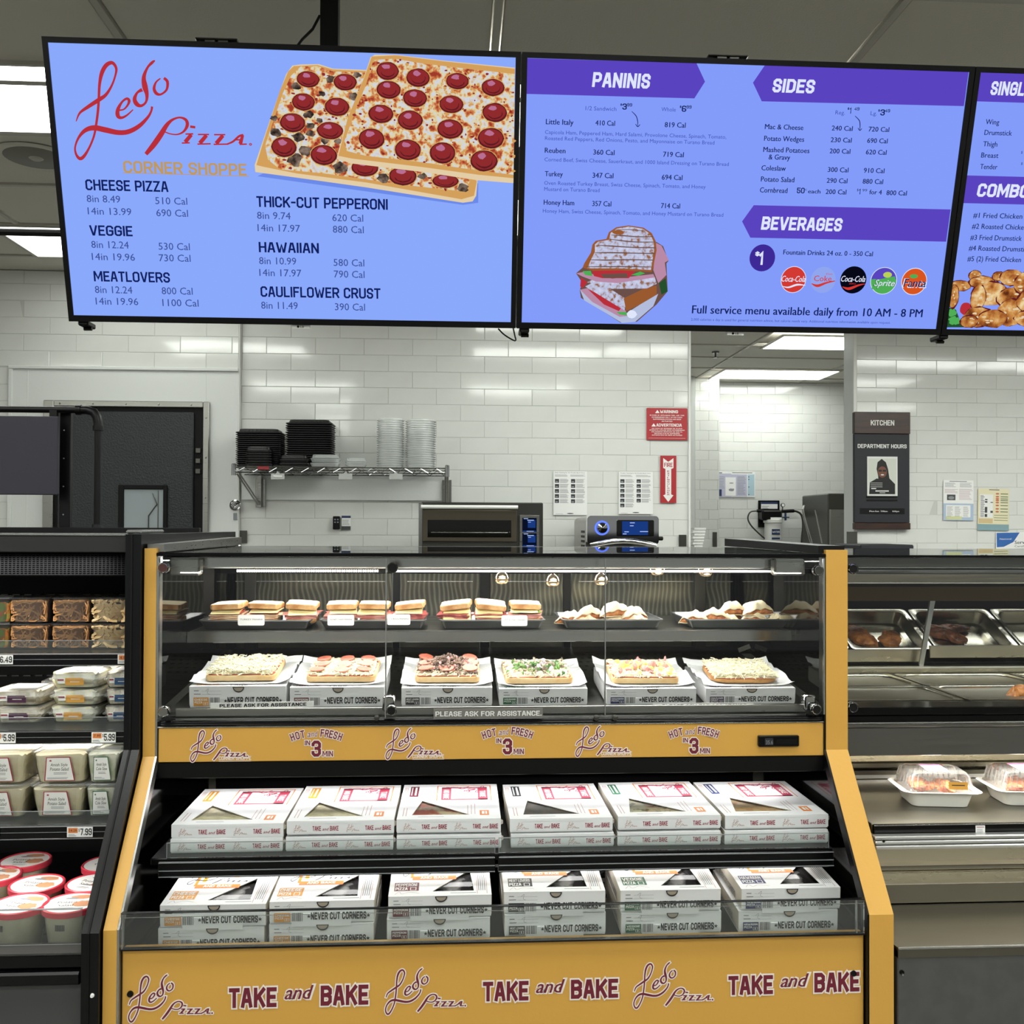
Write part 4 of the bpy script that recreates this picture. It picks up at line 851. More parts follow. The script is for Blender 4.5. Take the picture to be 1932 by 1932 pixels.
tub_stack('lid_stack', 652, 692, 864, 5.92, 'tub_clear', 'smaller clear domed lids right of the middle of the wire shelf', 2, .06, grp='clear lids on the wire shelf')
def clear_column(px0, px1, pyt, Y, lab):
    a, b = WX(px0, 870, Y), WX(px1, 870, Y); zb = zt+.004; H = WZ(px0, pyt, Y)-zb; t = thing('lid_stack', lab, 'food containers', ((a+b)/2, Y, zb), group='clear lids on the wire shelf'); r = (b-a)/2; n = 22; st = H/n
    for i in range(n):
        mb = MB(); mb.lathe([(r, 0), (r*1.03, st*.12), (r*.93, st*.2), (r*.9, st*.9)], (random.uniform(-.001, .001), 0, i*st), 20, 0, cap=False); mb.build('lid', 'tub_clear', t, smooth=True)
clear_column(711, 762, 790, 6.05, 'left tall column of clear round lids on the wire shelf')
clear_column(765, 822, 792, 6.05, 'right tall column of clear round lids on the wire shelf')
# ---- papers, signs
mat('ink', '#3f4042', .6); mat('ink_light', '#86888c', .6); mat('photo_dark', '#2b2f33', .6); mat('sign_red', '#a8252c', .4); mat('pale_blue', '#a7b9cf', .6); mat('lilac', '#b4b4c8', .6); mat('pale_cyan', '#a5c0cc', .6); mat('cream', '#dcd5b4', .6); mat('teal', '#7f9ea4', .6); mat('tan_print', '#cbb587', .6); mat('orange_print', '#c46a4a', .6); mat('green_print', '#5f7350', .6); mat('blue_print', '#2f62a8', .5); mat('navy_print', '#1c2f58', .5)
def sheet(name, lab, cat, px0, py0, px1, py1, Y, base='paper', draw=None, mats=(), t_=.0015, grp=None, ang=0, r=0):
    a, b, c, e = px_rect(px0, py1, px1, py0, Y); Yf = Y-.012
    t = thing(name, lab, cat, ((a+b)/2, Yf, (c+e)/2), (0, ang, 0), grp); w_, h_ = b-a, e-c
    mb = MB()
    if r: mb.prism(rr(-w_/2, w_/2, -h_/2, h_/2, r, 4), -t_, 0, 'y')
    else: mb.box(-w_/2, w_/2, -t_, 0, -h_/2, h_/2)
    mb.build('panel' if r or t_ > .004 else 'sheet', base, t)
    pl = FRONT(-w_/2, -t_-.0003, -h_/2)
    if draw:
        mb = MB(); draw(mb, pl, w_, h_); mb.build('print', list(mats), t)
    return t
def lines(mb, pl, a0, a1, b1, b0, n, mi, th=.35, rag=.25, d=0):
    s_ = (b1-b0)/n
    for i in range(n): y = b1-(i+1)*s_; mb.rect(pl, a0, a1-random.uniform(0, rag)*(a1-a0), y, y+s_*th, d, mi)
def guide(rowsL, rowsR, title):
    def f(mb, pl, w, h):
        mb.text(pl, title, w*.04, h*.955, h*.022, w*.93, 0, 0); lines(mb, pl, w*.04, w*.45, h*.93, h*.88, 3, 1, .4); lines(mb, pl, w*.5, w*.95, h*.93, h*.88, 3, 1, .4)
        for x, n in ((.04, rowsL), (.52, rowsR)):
            for i in range(n):
                y = h*(.85-.115*(i+1)); mb.rect(pl, w*x, w*(x+.125), y, y+h*.085, 0, 2); mb.rect(pl, w*(x+.02), w*(x+.09), y+h*.015, y+h*.04, .0001, 1); lines(mb, pl, w*(x+.15), w*(x+.42), y+h*.095, y, 6, 1, .45)
        mb.disc(pl, w*.5, h*.035, w*.1, h*.012, mi=0); lines(mb, pl, w*.06, w*.3, h*.04, h*.02, 1, 1)
    return f
sheet('instruction_sheet', 'left white instruction sheet with two photo columns above the speed oven', 'poster', 1044, 889, 1107, 972, YM, 'paper', guide(5, 5, 'Daily Cleaning for the Double Batch Oven'), ('ink', 'ink_light', 'photo_dark'))
sheet('instruction_sheet', 'right white instruction sheet with two photo columns beside the fire arrow sign', 'poster', 1167, 890, 1231, 970, YM, 'paper', guide(6, 5, 'Weekly Cleaning for the Double Batch Oven'), ('ink', 'ink_light', 'photo_dark'))
def warn(mb, pl, w, h):
    for y, s_ in ((.84, 'WARNING'), (.42, 'ADVERTENCIA')):
        wd = .27 if s_ == 'WARNING' else .36
        mb.poly(pl, [(w*(.5-wd-.02), h*y), (w*(.5-wd+.09), h*y), (w*(.5-wd+.035), h*(y+.1))]); mb.text(pl, s_, w*(.5-wd+.1), h*y, h*.095, w*(.5+wd), 0, 0, .03)
    for i, s_ in enumerate(('IN CASE OF APPLIANCE FIRE, USE THIS', 'EXTINGUISHER ONLY AFTER FIXED', 'SUPPRESSION SYSTEM HAS BEEN', 'ACTUATED')): k = (.84, .74, .68, .26)[i]; mb.text(pl, s_, w*(.5-k/2), h*(.755-i*.062), h*.034, w*(.5+k/2), 0, 0, .01)
    for i, s_ in enumerate(('EN CASO DE INCENDIO DE ALGUN', 'APARATO, UTILICE ESTE EXTINGUIDOR', 'SOLAMENTE DESPUES DE QUE EL', 'SISTEMA FIJO DE SUPRESION', 'AUTOMATICO HA SIDO ACTIVADO')): k = (.74, .86, .76, .62, .74)[i]; mb.text(pl, s_, w*(.5-k/2), h*(.345-i*.052), h*.03, w*(.5+k/2), 0, 0, .01)
    mb.rect(pl, w*.05, w*.95, h*.055, h*.06)
sheet('warning_sign', 'red bilingual fire warning sign high on the tiled wall', 'sign', 1219, 770, 1296, 831, YM, 'sign_red', warn, ('paper',), .002, r=.006)
def fire(mb, pl, w, h):
    mb.poly(pl, [(w*.18, h*.95), (w*.5, h*.87), (w*.82, h*.95), (w*.82, h*.74), (w*.68, h*.72), (w*.68, h*.18), (w*.82, h*.16), (w*.5, h*.02), (w*.18, h*.16), (w*.32, h*.18), (w*.32, h*.72), (w*.18, h*.74)])
    mb.text(pl, 'FIRE', w*.24, h*.76, h*.09, w*.76, .0004, 1, .03)
    for i, s_ in enumerate('EXTINGUISHER'): mb.text(pl, s_, w*.43, h*(.655-i*.045), h*.032, w*(.57 if s_ != 'I' else .47), .0004, 1, .01)
sheet('fire_sign', 'tall narrow red FIRE EXTINGUISHER sign with a white down arrow', 'sign', 1245, 860, 1275, 949, YM, 'sign_red', fire, ('paper', 'sign_red'), .002)
def remote(mb, pl, w, h):
    for i in (0, 1):
        for j in (0, 1): mb.rect(pl, w*(.2+.4*i), w*(.42+.4*i), h*(.7-.2*j), h*(.8-.2*j))
sheet('remote_holder', 'small black four-button remote mounted on the tiles below the wire shelf', 'remote control', 629, 974, 642, 999, YM-.01, 'black', remote, ('ink_light',), .014, r=.006)
def lab1(mb, pl, w, h): mb.rect(pl, 0, w, h*.84, h, 0, 0); mb.rect(pl, 0, w, 0, h*.27, 0, 1); lines(mb, pl, w*.1, w*.9, h*.75, h*.35, 5, 2)
sheet('wall_label', 'small white label with navy top band beside the black remote', 'label', 645, 973, 662, 1000, YM, 'paper', lab1, ('navy_print', 'ink', 'ink_light'))
sheet('wall_label', 'tiny dark square label below the round wall outlet', 'label', 441, 968, 448, 981, YL, 'ink_light', None)
# round chrome outlets
def outlet(px, py, lab):
    a, c = W(px, py, YL-.02); t = thing('pull_handle', lab, 'fitting', (a, YL-.008, c))
    mb = MB(); mb.lathe([(.034, 0), (.034, .006), (.026, .012), (.022, .004)], (0, 0, 0), 24, 0, 'y'); mb.build('plate', 'chrome', t, smooth=True)
    mb = MB(); mb.tube([(-.01, -.018, -.012), (.0, -.026, .0), (.012, -.02, .012)], .006, 8); mb.build('lever', 'chrome', t, smooth=True)
outlet(443, 953, 'round chrome wall fitting beside the tiled corner, left of the wire shelf')
outlet(444, 1034, 'round chrome wall fitting just over the case top, at the tiled corner')
for px, py, Y, lab in ((459, 1013, YM, 'dark square tile end low on the corner of the main wall'), (1287, 1020, YM, 'dark olive square low at the right end of the main wall'), (1348, 1018, YK-.3, 'narrow dark plate low on the kitchen pier'), (1606, 1015, YR-.012, 'dark grey corner plate below the kitchen sign')):
    s_ = {459: (8, 12), 1287: (7, 11), 1348: (4, 14), 1606: (10, 12)}[px]
    sheet('corner_plate', lab, 'plate', px-s_[0], py-s_[1], px+s_[0], py+s_[1], Y, 'steel_dark', None, t_=.003)
# KITCHEN sign
mat('walnut', '#3a2015', .35, noise=(7, '#24120b', .35, .7), stretch=(1, 1, 6)); mat('slate', '#28292e', .5, spec=.3); mat('sign_white', '#d9d9d6', .5); mat('skin', '#6e4432', .6); mat('hair', '#15100f', .6); mat('shirt', '#0e0f12', .6); mat('photo_bg', '#c9ccc2', .6)
Yk = YR-.012; a, b, c, e = px_rect(1611, 999, 1717, 777, Yk-.03)
t = thing('kitchen_sign', 'tall dark wall sign reading KITCHEN and DEPARTMENT HOURS with a framed portrait', 'sign', ((a+b)/2, Yk, c))
H = e-c; w_ = b-a; y1_, y0_ = Yk, Yk-.04
mb = MB(); mb.cbox(-w_/2, w_/2, -.04, 0, H*.815, H, .003); mb.build('wood_band', 'walnut', t); mb = MB(); mb.cbox(-w_/2, w_/2, -.04, 0, 0, H*.055, .003); mb.build('wood_band', 'walnut', t)
mb = MB(); mb.cbox(-w_/2+.003, w_/2-.003, -.032, 0, H*.056, H*.814, .003); mb.build('slate_panel', 'slate', t)
pl = FRONT(-w_/2, -.0405, 0); pl2 = FRONT(-w_/2, -.0325, 0)
mb = MB(); mb.text(pl, 'KITCHEN', w_*.29, H*.885, H*.045, w_*.71, 0, 0, .035); mb.text(pl2, 'DEPARTMENT HOURS', w_*.065, H*.692, H*.034, w_*.94, 0, 0, .035); mb.build('lettering', 'sign_white', t)
mb = MB(); mb.box(-w_*.27, w_*.27, -.037, -.0322, H*.285, H*.62, 0); mb.box(-w_*.28, w_*.26, -.04, -.0322, H*.27, H*.284, 1); mb.box(-w_*.28, w_*.27, -.035, -.0322, H*.24, H*.255, 1); mb.box(-w_*.4, w_*.4, -.034, -.0322, H*.13, H*.18, 1); mb.build('holder', ['sign_white', 'black'], t)
mb = MB(); pl3 = FRONT(0, -.0372, H*.29); hh = H*.32; ww = w_*.25
mb.rect(pl3, -ww, ww, hh*.03, hh*.98, 0, 0)
mb.poly(pl3, [(-ww*.3, hh*.5), (-ww*.42, hh*.7), (-ww*.35, hh*.88), (-ww*.05, hh*.97), (ww*.25, hh*.88), (ww*.4, hh*.7), (ww*.5, hh*.45), (ww*.75, hh*.2), (ww*.3, hh*.2), (-ww*.3, hh*.3)], .0001, 1)
mb.disc(pl3, -.001, hh*.62, ww*.33, hh*.15, .0002, 2); mb.poly(pl3, [(-ww*.95, hh*.03), (-ww*.9, hh*.34), (-ww*.4, hh*.45), (ww*.1, hh*.38), (ww*.45, hh*.47), (ww*.9, hh*.3), (ww*.9, hh*.03)], .0003, 3)
mb.rect(pl3, -ww*.28, -ww*.04, hh*.63, hh*.68, .0004, 1); mb.rect(pl3, ww*.02, ww*.26, hh*.63, hh*.68, .0004, 1); mb.disc(pl3, 0, hh*.545, ww*.12, hh*.015, .0004, 4)
for k in (.22, .27, .32): mb.rect(pl3, -ww*.85, -ww*.0, hh*k, hh*(k+.01), .0004, 4)
mb.rect(pl3, -ww*.5, ww*.45, hh*.1, hh*.13, .0004, 4); mb.rect(pl3, -ww*.2, ww*.2, hh*.06, hh*.075, .0004, 4); mb.rect(pl3, -ww*.8, -ww*.45, hh*.165, hh*.19, .0004, 4)
mb.build('portrait', ['photo_bg', 'hair', 'skin', 'shirt', 'sign_white'], t)
mb = MB(); pl4 = FRONT(-w_/2, -.0343, H*.148); mb.text(pl4, 'Mon-Sun', w_*.27, 0, .011, w_*.44, 0, 0, .02); mb.text(pl4, '7:00am-', w_*.47, 0, .011, w_*.6, 0, 0, .02); mb.text(pl4, '8:00pm', w_*.68, 0, .011, w_*.8, 0, 0, .02); mb.build('hours', 'sign_white', t)
# posters on the right wall
def post1(mb, pl, w, h):
    mb.rect(pl, 0, w, 0, h*.42, 0, 0); lines(mb, pl, w*.2, w*.8, h*.985, h*.96, 1, 1, .8); lines(mb, pl, w*.05, w*.42, h*.95, h*.83, 5, 1); lines(mb, pl, w*.54, w*.95, h*.95, h*.83, 5, 1); lines(mb, pl, w*.04, w*.48, h*.79, h*.68, 4, 3); lines(mb, pl, w*.52, w*.97, h*.8, h*.52, 9, 3)
    mb.rect(pl, w*.12, w*.4, h*.5, h*.64, 0, 2); mb.disc(pl, w*.26, h*.56, w*.1, h*.04, .0002, 1); mb.rect(pl, w*.09, w*.9, h*.08, h*.38, .0002, 4)
    for x in (.12, .38, .66): lines(mb, pl, w*x, w*(x+.2), h*.36, h*.1, 9, 1, .3, .4, .0004)
    mb.rect(pl, w*.09, w*.62, h*.02, h*.1, .0003, 5)
mat('yellow_pale', '#c9cc9a', .6); mat('pink_print', '#b99aa4', .6)
sheet('food_poster', 'white and pale blue notice with small tables, right of the kitchen sign', 'poster', 1778, 906, 1835, 982, YR, 'paper', post1, ('pale_blue', 'ink_light', 'ink', 'pink_print', 'paper', 'yellow_pale'), ang=.01)
def post2(mb, pl, w, h):
    mb.rect(pl, 0, w, 0, h*.15, 0, 0); lines(mb, pl, w*.35, w*.7, h*.985, h*.965, 1, 1, .8); mb.rect(pl, w*.06, w*.48, h*.3, h*.86, 0, 5); lines(mb, pl, w*.08, w*.22, h*.85, h*.32, 18, 1, .4, .4, .0002)
    for x, y, hh_ in ((.22, .72, .03), (.22, .66, .04), (.4, .66, .02), (.22, .42, .14), (.4, .42, .05), (.22, .32, .07)): mb.rect(pl, w*x, w*(x+.08), h*y, h*(y+hh_), .0003, 1)
    for y in (.88, .81, .76, .72, .67, .6, .52, .45): mb.disc(pl, w*.62, h*y, w*.06, h*.02, 0, 2, n=9); mb.rect(pl, w*.72, w*.96, h*(y-.01), h*(y+.01), 0, 3)
    for y in (.36, .3, .24): mb.rect(pl, w*.52, w*.96, h*y, h*(y+.012), 0, 3)
    mb.rect(pl, w*.03, w*.48, h*.17, h*.28, 0, 4)
sheet('food_poster', 'cream food chart with a teal foot, right of the pale blue notice', 'poster', 1843, 922, 1902, 1001, YR, 'cream', post2, ('teal', 'ink', 'orange_print', 'green_print', 'tan_print', 'paper'), ang=.02)
def post3(mb, pl, w, h):
    mb.poly(pl, [(w*.02, h*.1), (w*.02, h*.98), (w*.62, h*.98), (w*.45, h*.4), (w*.2, h*.12)], 0, 0); mb.text(pl, 'National', w*.1, h*.55, h*.1, w*.4, .0002, 1); mb.text(pl, 'ServSafe', w*.48, h*.28, h*.2, w*.98, .0002, 2, .03); mb.text(pl, 'Certification', w*.48, h*.08, h*.12, w*.98, .0002, 2, .0)
sheet('food_poster', 'white certificate with a blue corner at the right picture edge', 'poster', 1877, 1004, 1950, 1035, YR, 'paper', post3, ('blue_print', 'paper', 'ink'), ang=-.02)
def post4(mb, pl, w, h):
    mb.rect(pl, 0, w*.36, 0, h*.93, 0, 0); mb.rect(pl, w*.36, w*.78, h*.02, h*.9, 0, 6); mb.rect(pl, w*.8, w*.98, h*.05, h*.9, 0, 1); mb.rect(pl, w*.2, w*.48, h*.05, h*.78, .0002, 2); lines(mb, pl, w*.02, w*.12, h*.98, h*.94, 1, 3, .8); lines(mb, pl, w*.38, w*.95, h*.98, h*.95, 1, 3, .8); lines(mb, pl, w*.02, w*.18, h*.85, h*.35, 8, 4, .3, .3, .0002); lines(mb, pl, w*.52, w*.76, h*.85, h*.1, 14, 4, .4, .3, .0002)
    mb.rect(pl, w*0, w*.1, h*.03, h*.3, .0003, 5); mb.disc(pl, w*.36, h*.28, w*.08, h*.06, .0003, 4, n=9, jit=.3); mb.disc(pl, w*.36, h*.55, w*.06, h*.02, .0003, 4)
    for y in (.8, .7, .4, .1): mb.disc(pl, w*.83, h*y, w*.015, d=.0003, mi=5, n=8)
sheet('kitchen_poster', 'lilac and pale blue diagram sheet on the back kitchen wall', 'poster', 1354, 890, 1424, 938, YK, 'paper', post4, ('lilac', 'pale_cyan', 'paper', 'ink', 'ink_light', 'navy_print', 'lilac'))
# water filter
t0x, t0z = W(1452, 985, YK-.06); t = thing('water_filter', 'black and white water filter with hoses and a gauge on the kitchen wall', 'water filter', (t0x, YK-.012, t0z))
def K(px, py, Y=YK-.1): a, c = W(px, py, Y); return a, Y, c
mb = MB(); a, b, c, e = px_rect(1431, 995, 1471, 944, YK-.03); mb.cbox(a, b, YK-.03, YK-.012, c, e, .004); mb.build('back_plate', 'black', t, world=True)
mb = MB(); a, b, c, e = px_rect(1436, 960, 1467, 947, YK-.032); mb.box(a, b, YK-.033, YK-.0305, c, e, 0); pl = FRONT(a, YK-.0334, c); mb.rect(pl, 0, b-a, (e-c)*.7, e-c, 0, 1); lines(mb, pl, .01, (b-a)*.5, (e-c)*.5, 0, 3, 2); mb.build('label_plate', ['paper', 'navy_print', 'ink_light'], t, world=True)
mb = MB(); a, b, c, e = px_rect(1438, 982, 1476, 962, YK-.16); mb.cbox(a, b, YK-.17, YK-.0305, c, e, .02); a, b, c, e = px_rect(1454, 980, 1475, 976, YK-.172); mb.box(a, b, YK-.172, YK-.1705, c, e, 1); mb.build('head', ['black', 'paper'], t, world=True)
cx, cz = W(1458, 1000, YK-.1); r = WX(1474, 1000, YK-.1)-cx
mb = MB(); mb.lathe([(r*.9, -.35), (r, -.3), (r*.95, .085), (r*1.08, .09), (r*1.08, .12), (r*.8, .125)], (cx, YK-.1, cz-.01), 24); mb.build('canister', 'white_plastic', t, world=True, smooth=True)
mb = MB(); pl = FRONT(cx-r*.45, YK-.1-r*1.02, cz-.1); mb.rect(pl, 0, r*.95, .05, .11, 0, 0); mb.rect(pl, 0, r*.95, 0, .02, 0, 0); mb.text(pl, 'WATER', .006, .07, .02, r*.9, .0005, 1, .02); mb.build('canister_label', ['navy_print', 'paper'], sub(t, 'canister'), world=True)
mb = MB(); gx_, gz_ = W(1477, 953, YK-.12); mb.lathe([(.022, 0), (.022, .02), (.018, .022)], (gx_, YK-.11, gz_), 16, 0, 'y'); mb.tube([(gx_, YK-.11, gz_-.02), (gx_, YK-.11, gz_-.06)], .006, 6); mb.lathe([(.0, .0226), (.016, .0226)], (gx_, YK-.11, gz_), 16, 1, 'y', cap=False); mb.build('gauge', ['steel_dark', 'paper'], t, world=True)
mb = MB(); mb.tube([K(1428, 964), K(1440, 964)], .016, 8, 0); mb.tube([K(1475, 965), K(1498, 964)], .018, 8, 0); mb.tube([K(1482, 968), K(1482, 982)], .012, 8, 1); mb.tube([K(1476, 976, YK-.12), K(1489, 976, YK-.12)], .006, 6, 1); mb.build('valve', ['black', 'navy_print'], t, world=True)
mb = MB(); mb.tube(crom([K(1428, 964), K(1416, 966), K(1411, 977), K(1416, 990), K(1430, 1005), K(1445, 1018)], 5), .008, 8); mb.build('hose', 'steel_dark', t, world=True)
mb = MB(); mb.tube(crom([K(1492, 964), K(1503, 965), K(1512, 972), K(1515, 990), K(1513, 1015), K(1512, 1040)], 5), .011, 8); mb.build('hose', 'steel_dark', t, world=True)
# steel machine at the right of the kitchen
a, b, c, e = px_rect(1562, 1040, 1690, 931, 9.2)
t = thing('ice_machine', 'tall stainless machine with a bent tube handle at the back kitchen doorway', 'kitchen machine', ((a+b)/2, 9.5, 0))
mb = MB(); mb.cbox(a, b, 9.2, 9.9, 0, e, .01); mb.build('body', 'steel_dark', t, world=True)
mb = MB(); a2, b2, c2, e2 = px_rect(1566, 1040, 1690, 961, 9.17); mb.cbox(a2, b2, 9.165, 9.199, .3, e2, .006); mb.build('door', 'steel', t, world=True)
mb = MB(); Y_ = 9.1; pts = [W(1524, 955, Y_), W(1515, 962, Y_), W(1517, 975, Y_), W(1530, 1022, Y_), W(1540, 1060, Y_)]; mb.tube([(p, Y_+(.1 if i == 0 else 0), q) for i, (p, q) in enumerate(pts)], .013, 8); mb.build('handle', 'steel_bright', t, world=True, smooth=True)
mb = MB(); pts = [W(1538, 962, 9.08), W(1551, 1025, 9.08)]; mb.tube([(p, 9.08, q) for p, q in pts], .007, 6); mb.build('seam_bar', 'steel_bright', t, world=True)
# paper stack holder behind the case (x 1303..1325)
a, b, c, e = px_rect(1303, 1030, 1325, 995, 6.6)
t = thing('paper_holder', 'white wire rack of paper sheets at the kitchen doorway foot', 'paper rack', ((a+b)/2, 6.6, c-.6))
mb = MB()
for i in range(7): mb.cbox(a-.008*(i % 2), b-.004*i, 6.5, 6.7, e-.02*i-.016, e-.02*i-.002, .001)
mb.build('sheets', 'paper', t, world=True)
mb = MB(); mb.cbox(a-.01, b+.01, 6.49, 6.71, 0, e-.15, .004); mb.build('stand', 'white_plastic', t, world=True)
a, b, c, e = px_rect(1612, 1050, 1712, 1027, 6.6)
t = thing('kitchen_bin', 'dark grey slotted equipment top just above the hot food case', 'equipment', ((a+b)/2, 6.7, 0))
mb = MB(); mb.cbox(a, b, 6.5, 6.95, 0, e, .008); mb.build('body', 'slate', t, world=True)
mb = MB(); mb.cbox(a+.09, b-.08, 6.49, 6.4995, e-.05, e-.035, .002); mb.build('slot', 'black', t, world=True)
# ================================================================== the pizza display case
mat('yellow', '#cd9c46', .38, bump=(120, .03)); mat('maroon', '#6b1a2c', .45); mat('logo_white', '#eadfd8', .5); mat('silver', '#b5b6b4', .25, .9); mat('case_black', '#030304', .35, spec=.3); mat('case_inner', '#050506', .5, spec=.25)
mat('mirror_dark', '#5c5d5e', .09, 1.0); steel('deck_steel', '#4c4b49', .3); mat('label_grey', '#6d6a66', .4); mat('track_black', '#050507', .25, spec=.35)
glass('pane', (.985, .993, .988), ior=1.38); glass('pane_side', (.86, .9, .88), ior=1.8); glass('acrylic', (.93, .96, .95), .03); emitm('led', '#fff8ea', 6.0)
YT, YB = 2.053, 1.835
XLo, XLi, XRi, XRo = -.645, -.6205, .803, .851
prof_front = [(YT, 1.4), (YT, .968), (YB, .70), (YB, .02)]
case = thing('pizza_case', 'yellow-framed glass pizza display case in the middle with heated top and chilled shelves', 'display case', (.085, 2.45, 0))
def cb(name, mt, boxes, ch=.0015, label=None, sm=False):
    mb = MB()
    for b in boxes: mb.cbox(*b, ch) if ch else mb.box(*b)
    return mb.build(name, mt, case, world=True, label=label, smooth=sm)
# side posts: bent yellow trims
for (a, b) in ((XLo, XLi), (XRi, XRo)):
    mb = MB(); th = .022
    mb.prism([(YT, 1.4), (YT, .968), (YB, .70), (YB, .02), (YB+th, .02), (YB+th, .707), (YT+th, .975), (YT+th, 1.4)], a, b)
    mb.build('post_trim', 'yellow', case, world=True, label='bent yellow side trim')
    mb = MB(); ins = b if a < 0 else a-.004
    mb.prism([(YT+.001, 1.39), (YT+.001, .968), (YB+.001, .70), (YB+.001, .02), (YB+.03, .02), (YB+.03, .70), (YT+.03, .97), (YT+.03, 1.39)], ins, ins+.004)
    mb.build('edge_strip', 'silver' if a < 0 else 'case_black', case, world=True)
# end panels: glass above, dark mirror below
for a, b, s_ in ((XLo+.004, XLi-.006, -1), (XRi+.012, XRo-.012, 1)):
    xx = b if s_ < 0 else a
    mb = MB(); mb.prism([(YT+.025, 1.375), (YT+.025, 1.05), (2.80, 1.05), (2.80, 1.375)], xx-.003, xx+.003); mb.build('end_glass', 'pane_side', case, world=True)
    mb = MB(); mb.prism([(YT+.024, .968), (YB+.024, .70), (YB+.024, .02), (2.84, .02), (2.84, 1.048), (YT+.024, 1.048)], a, b); mb.build('end_panel', 'mirror_dark', case, world=True)
cb('base_cabinet', 'case_black', [(XLi+.001, XRi-.001, YB+.06, 2.86, .02, .55)])
# bottom yellow panel with lettering
zp = .66; yp = YB+.012
cb('front_panel', 'yellow', [(XLi+.006, XRi-.006, yp, yp+.02, .10, zp)], .002)
pl = FRONT(0, yp-.0005, 0)
for (a, b, y) in ((243, 402, 1840), (727, 879, 1828), (1195, 1345, 1816.5)):
    mb = MB(); u0, v = W(a, y, yp); u1, _ = W(b, y, yp); ledo(mb, pl, u0, u1, v, 1, 0, 22, fat=6); mb.build('script_logo', ['logo_white', 'maroon'], case, world=True)
def wtext(mb, s, a, b, yb, yt, bold=.035, ow=.06, shear=0, Y=yp, pl_=None):
    (u0, v0), (u1, _), (_, v1) = W(a, yb, Y), W(b, yb, Y), W(a, yt, Y); outlined(mb, pl_ or pl, s, u0, u1, v0, v1-v0, 1, 0, bold=bold, ow=ow, shear=shear)
for row in ((('TAKE', 432, 522, 1901.5, 1864), ('BAKE', 605, 695, 1897, 1859), ('and', 537, 592, 1885, 1859)), (('TAKE', 911, 997, 1889, 1852), ('BAKE', 1077, 1166, 1884, 1848), ('and', 1011, 1066, 1873, 1848)), (('TAKE', 1374, 1458, 1877, 1841), ('BAKE', 1536, 1621, 1872, 1835), ('and', 1472, 1526, 1862, 1837))):
    mb = MB()
    for s, a, b, y0, y1 in row:
        if s == 'and': wtext(mb, s, a, b, y0, y1, .02, .05, .35)
        else: wtext(mb, s, a, b, y0, y1, .06, .055)
    mb.build('lettering', ['logo_white', 'maroon'], case, world=True)
for px, py in ((246, 1875), (1610, 1836)):
    u, v = W(px, py, yp); mb = MB(); mb.lathe([(.006, 0), (.0055, .003), (.002, .002)], (u, yp, v), 14, 0, 'y'); mb.build('plug', 'black', case, world=True)
# header panel
yh = YT+.004; h0, h1 = WZ(920, 1432, yh), WZ(920, 1369, yh)
cb('header_panel', 'yellow', [(XLi+.006, XRi-.004, yh, yh+.02, h0, h1)], .001)
cb('header_trim', 'silver', [(XLi+.003, XRi-.002, yh-.002, yh+.004, h1+.0005, h1+.003), (XRi-.0035, XRi-.0005, yh-.002, yh+.004, h0, h1)], .0008)
pl = FRONT(0, yh-.0005, 0)
for (a, b, y), (a2, b2, y2) in zip(((360, 468, 1377), (728, 832, 1374), (1086, 1187, 1370)), ((413, 474, 1434), (778, 838, 1430.5), (1134, 1192, 1425))):
    mb = MB(); u0, v = W(a, y, yh); u1, _ = W(b, y, yh); ledo(mb, pl, u0, u1, v, 1, 0, 26, fat=8)
    (u0, v0), (u1, _) = W(a2, y2, yh), W(b2, y2, yh); mb.text(pl, 'CORNER SHOPPE', u0, v0, .0078, u1, .0003, 0, .03); mb.rect(pl, u0, u1, v0-.003, v0-.002, .0003, 0)
    mb.build('script_logo', ['logo_white', 'maroon'], case, world=True)
def hot(cx, y):
    """HOT and FRESH on an arch over IN 3 MIN"""
    u0, v0 = W(cx, y, yh); k = .112/103
    def arch(st, us, h, bold, shear, w):
        for ch, x in zip(st, us):
            R_ = 125; a = x/R_; X = u0+math.sin(a)*R_*k; Yv = v0+k*(5.5-R_*(1-math.cos(a)))
            sw = w if ch not in 'I' else w*.4
            mb.text(pl, ch, X-sw*k/2*math.cos(a), Yv+sw*k/2*math.sin(a), h*k, X-sw*k/2*math.cos(a)+sw*k, .0004, 0, bold, shear, -a, outer=.06)
            mb.text(pl, ch, X-sw*k/2*math.cos(a), Yv+sw*k/2*math.sin(a), h*k, X-sw*k/2*math.cos(a)+sw*k, .0007, 1, bold, shear, -a)
    arch('HOT', (-44, -34.5, -25), 15, .03, 0, 7.6); arch('and', (-14, -7, 0), 12, .0, .3, 6); arch('FRESH', (11, 19, 27, 35, 44), 15, .03, 0, 7.2)
    outlined(mb, pl, '3', u0-9*k, u0+9*k, v0-33*k, 31*k, 1, 0, bold=.045, ow=.04); outlined(mb, pl, 'IN', u0-22*k, u0-12*k, v0-11*k, 9.5*k, 1, 0, bold=.02, ow=.08); outlined(mb, pl, 'MIN', u0+12*k, u0+32*k, v0-33*k, 11*k, 1, 0, bold=.02, ow=.08)
for cx, y in ((597, 1395), (957.5, 1391), (1309, 1390)):
    mb = MB(); hot(cx, y); mb.build('arched_lettering', ['logo_white', 'maroon'], case, world=True)
a, b, c, e = px_rect(1429, 1407, 1506, 1387, yh); mb = MB(); mb.cbox(a, b, yh-.008, yh+.002, c, e, .002, 0); mb.box(a+.014, a+.032, yh-.0085, yh-.008, c+.004, e-.005, 1); mb.box(a+.04, b-.006, yh-.0085, yh-.008, c+.006, e-.008, 2)
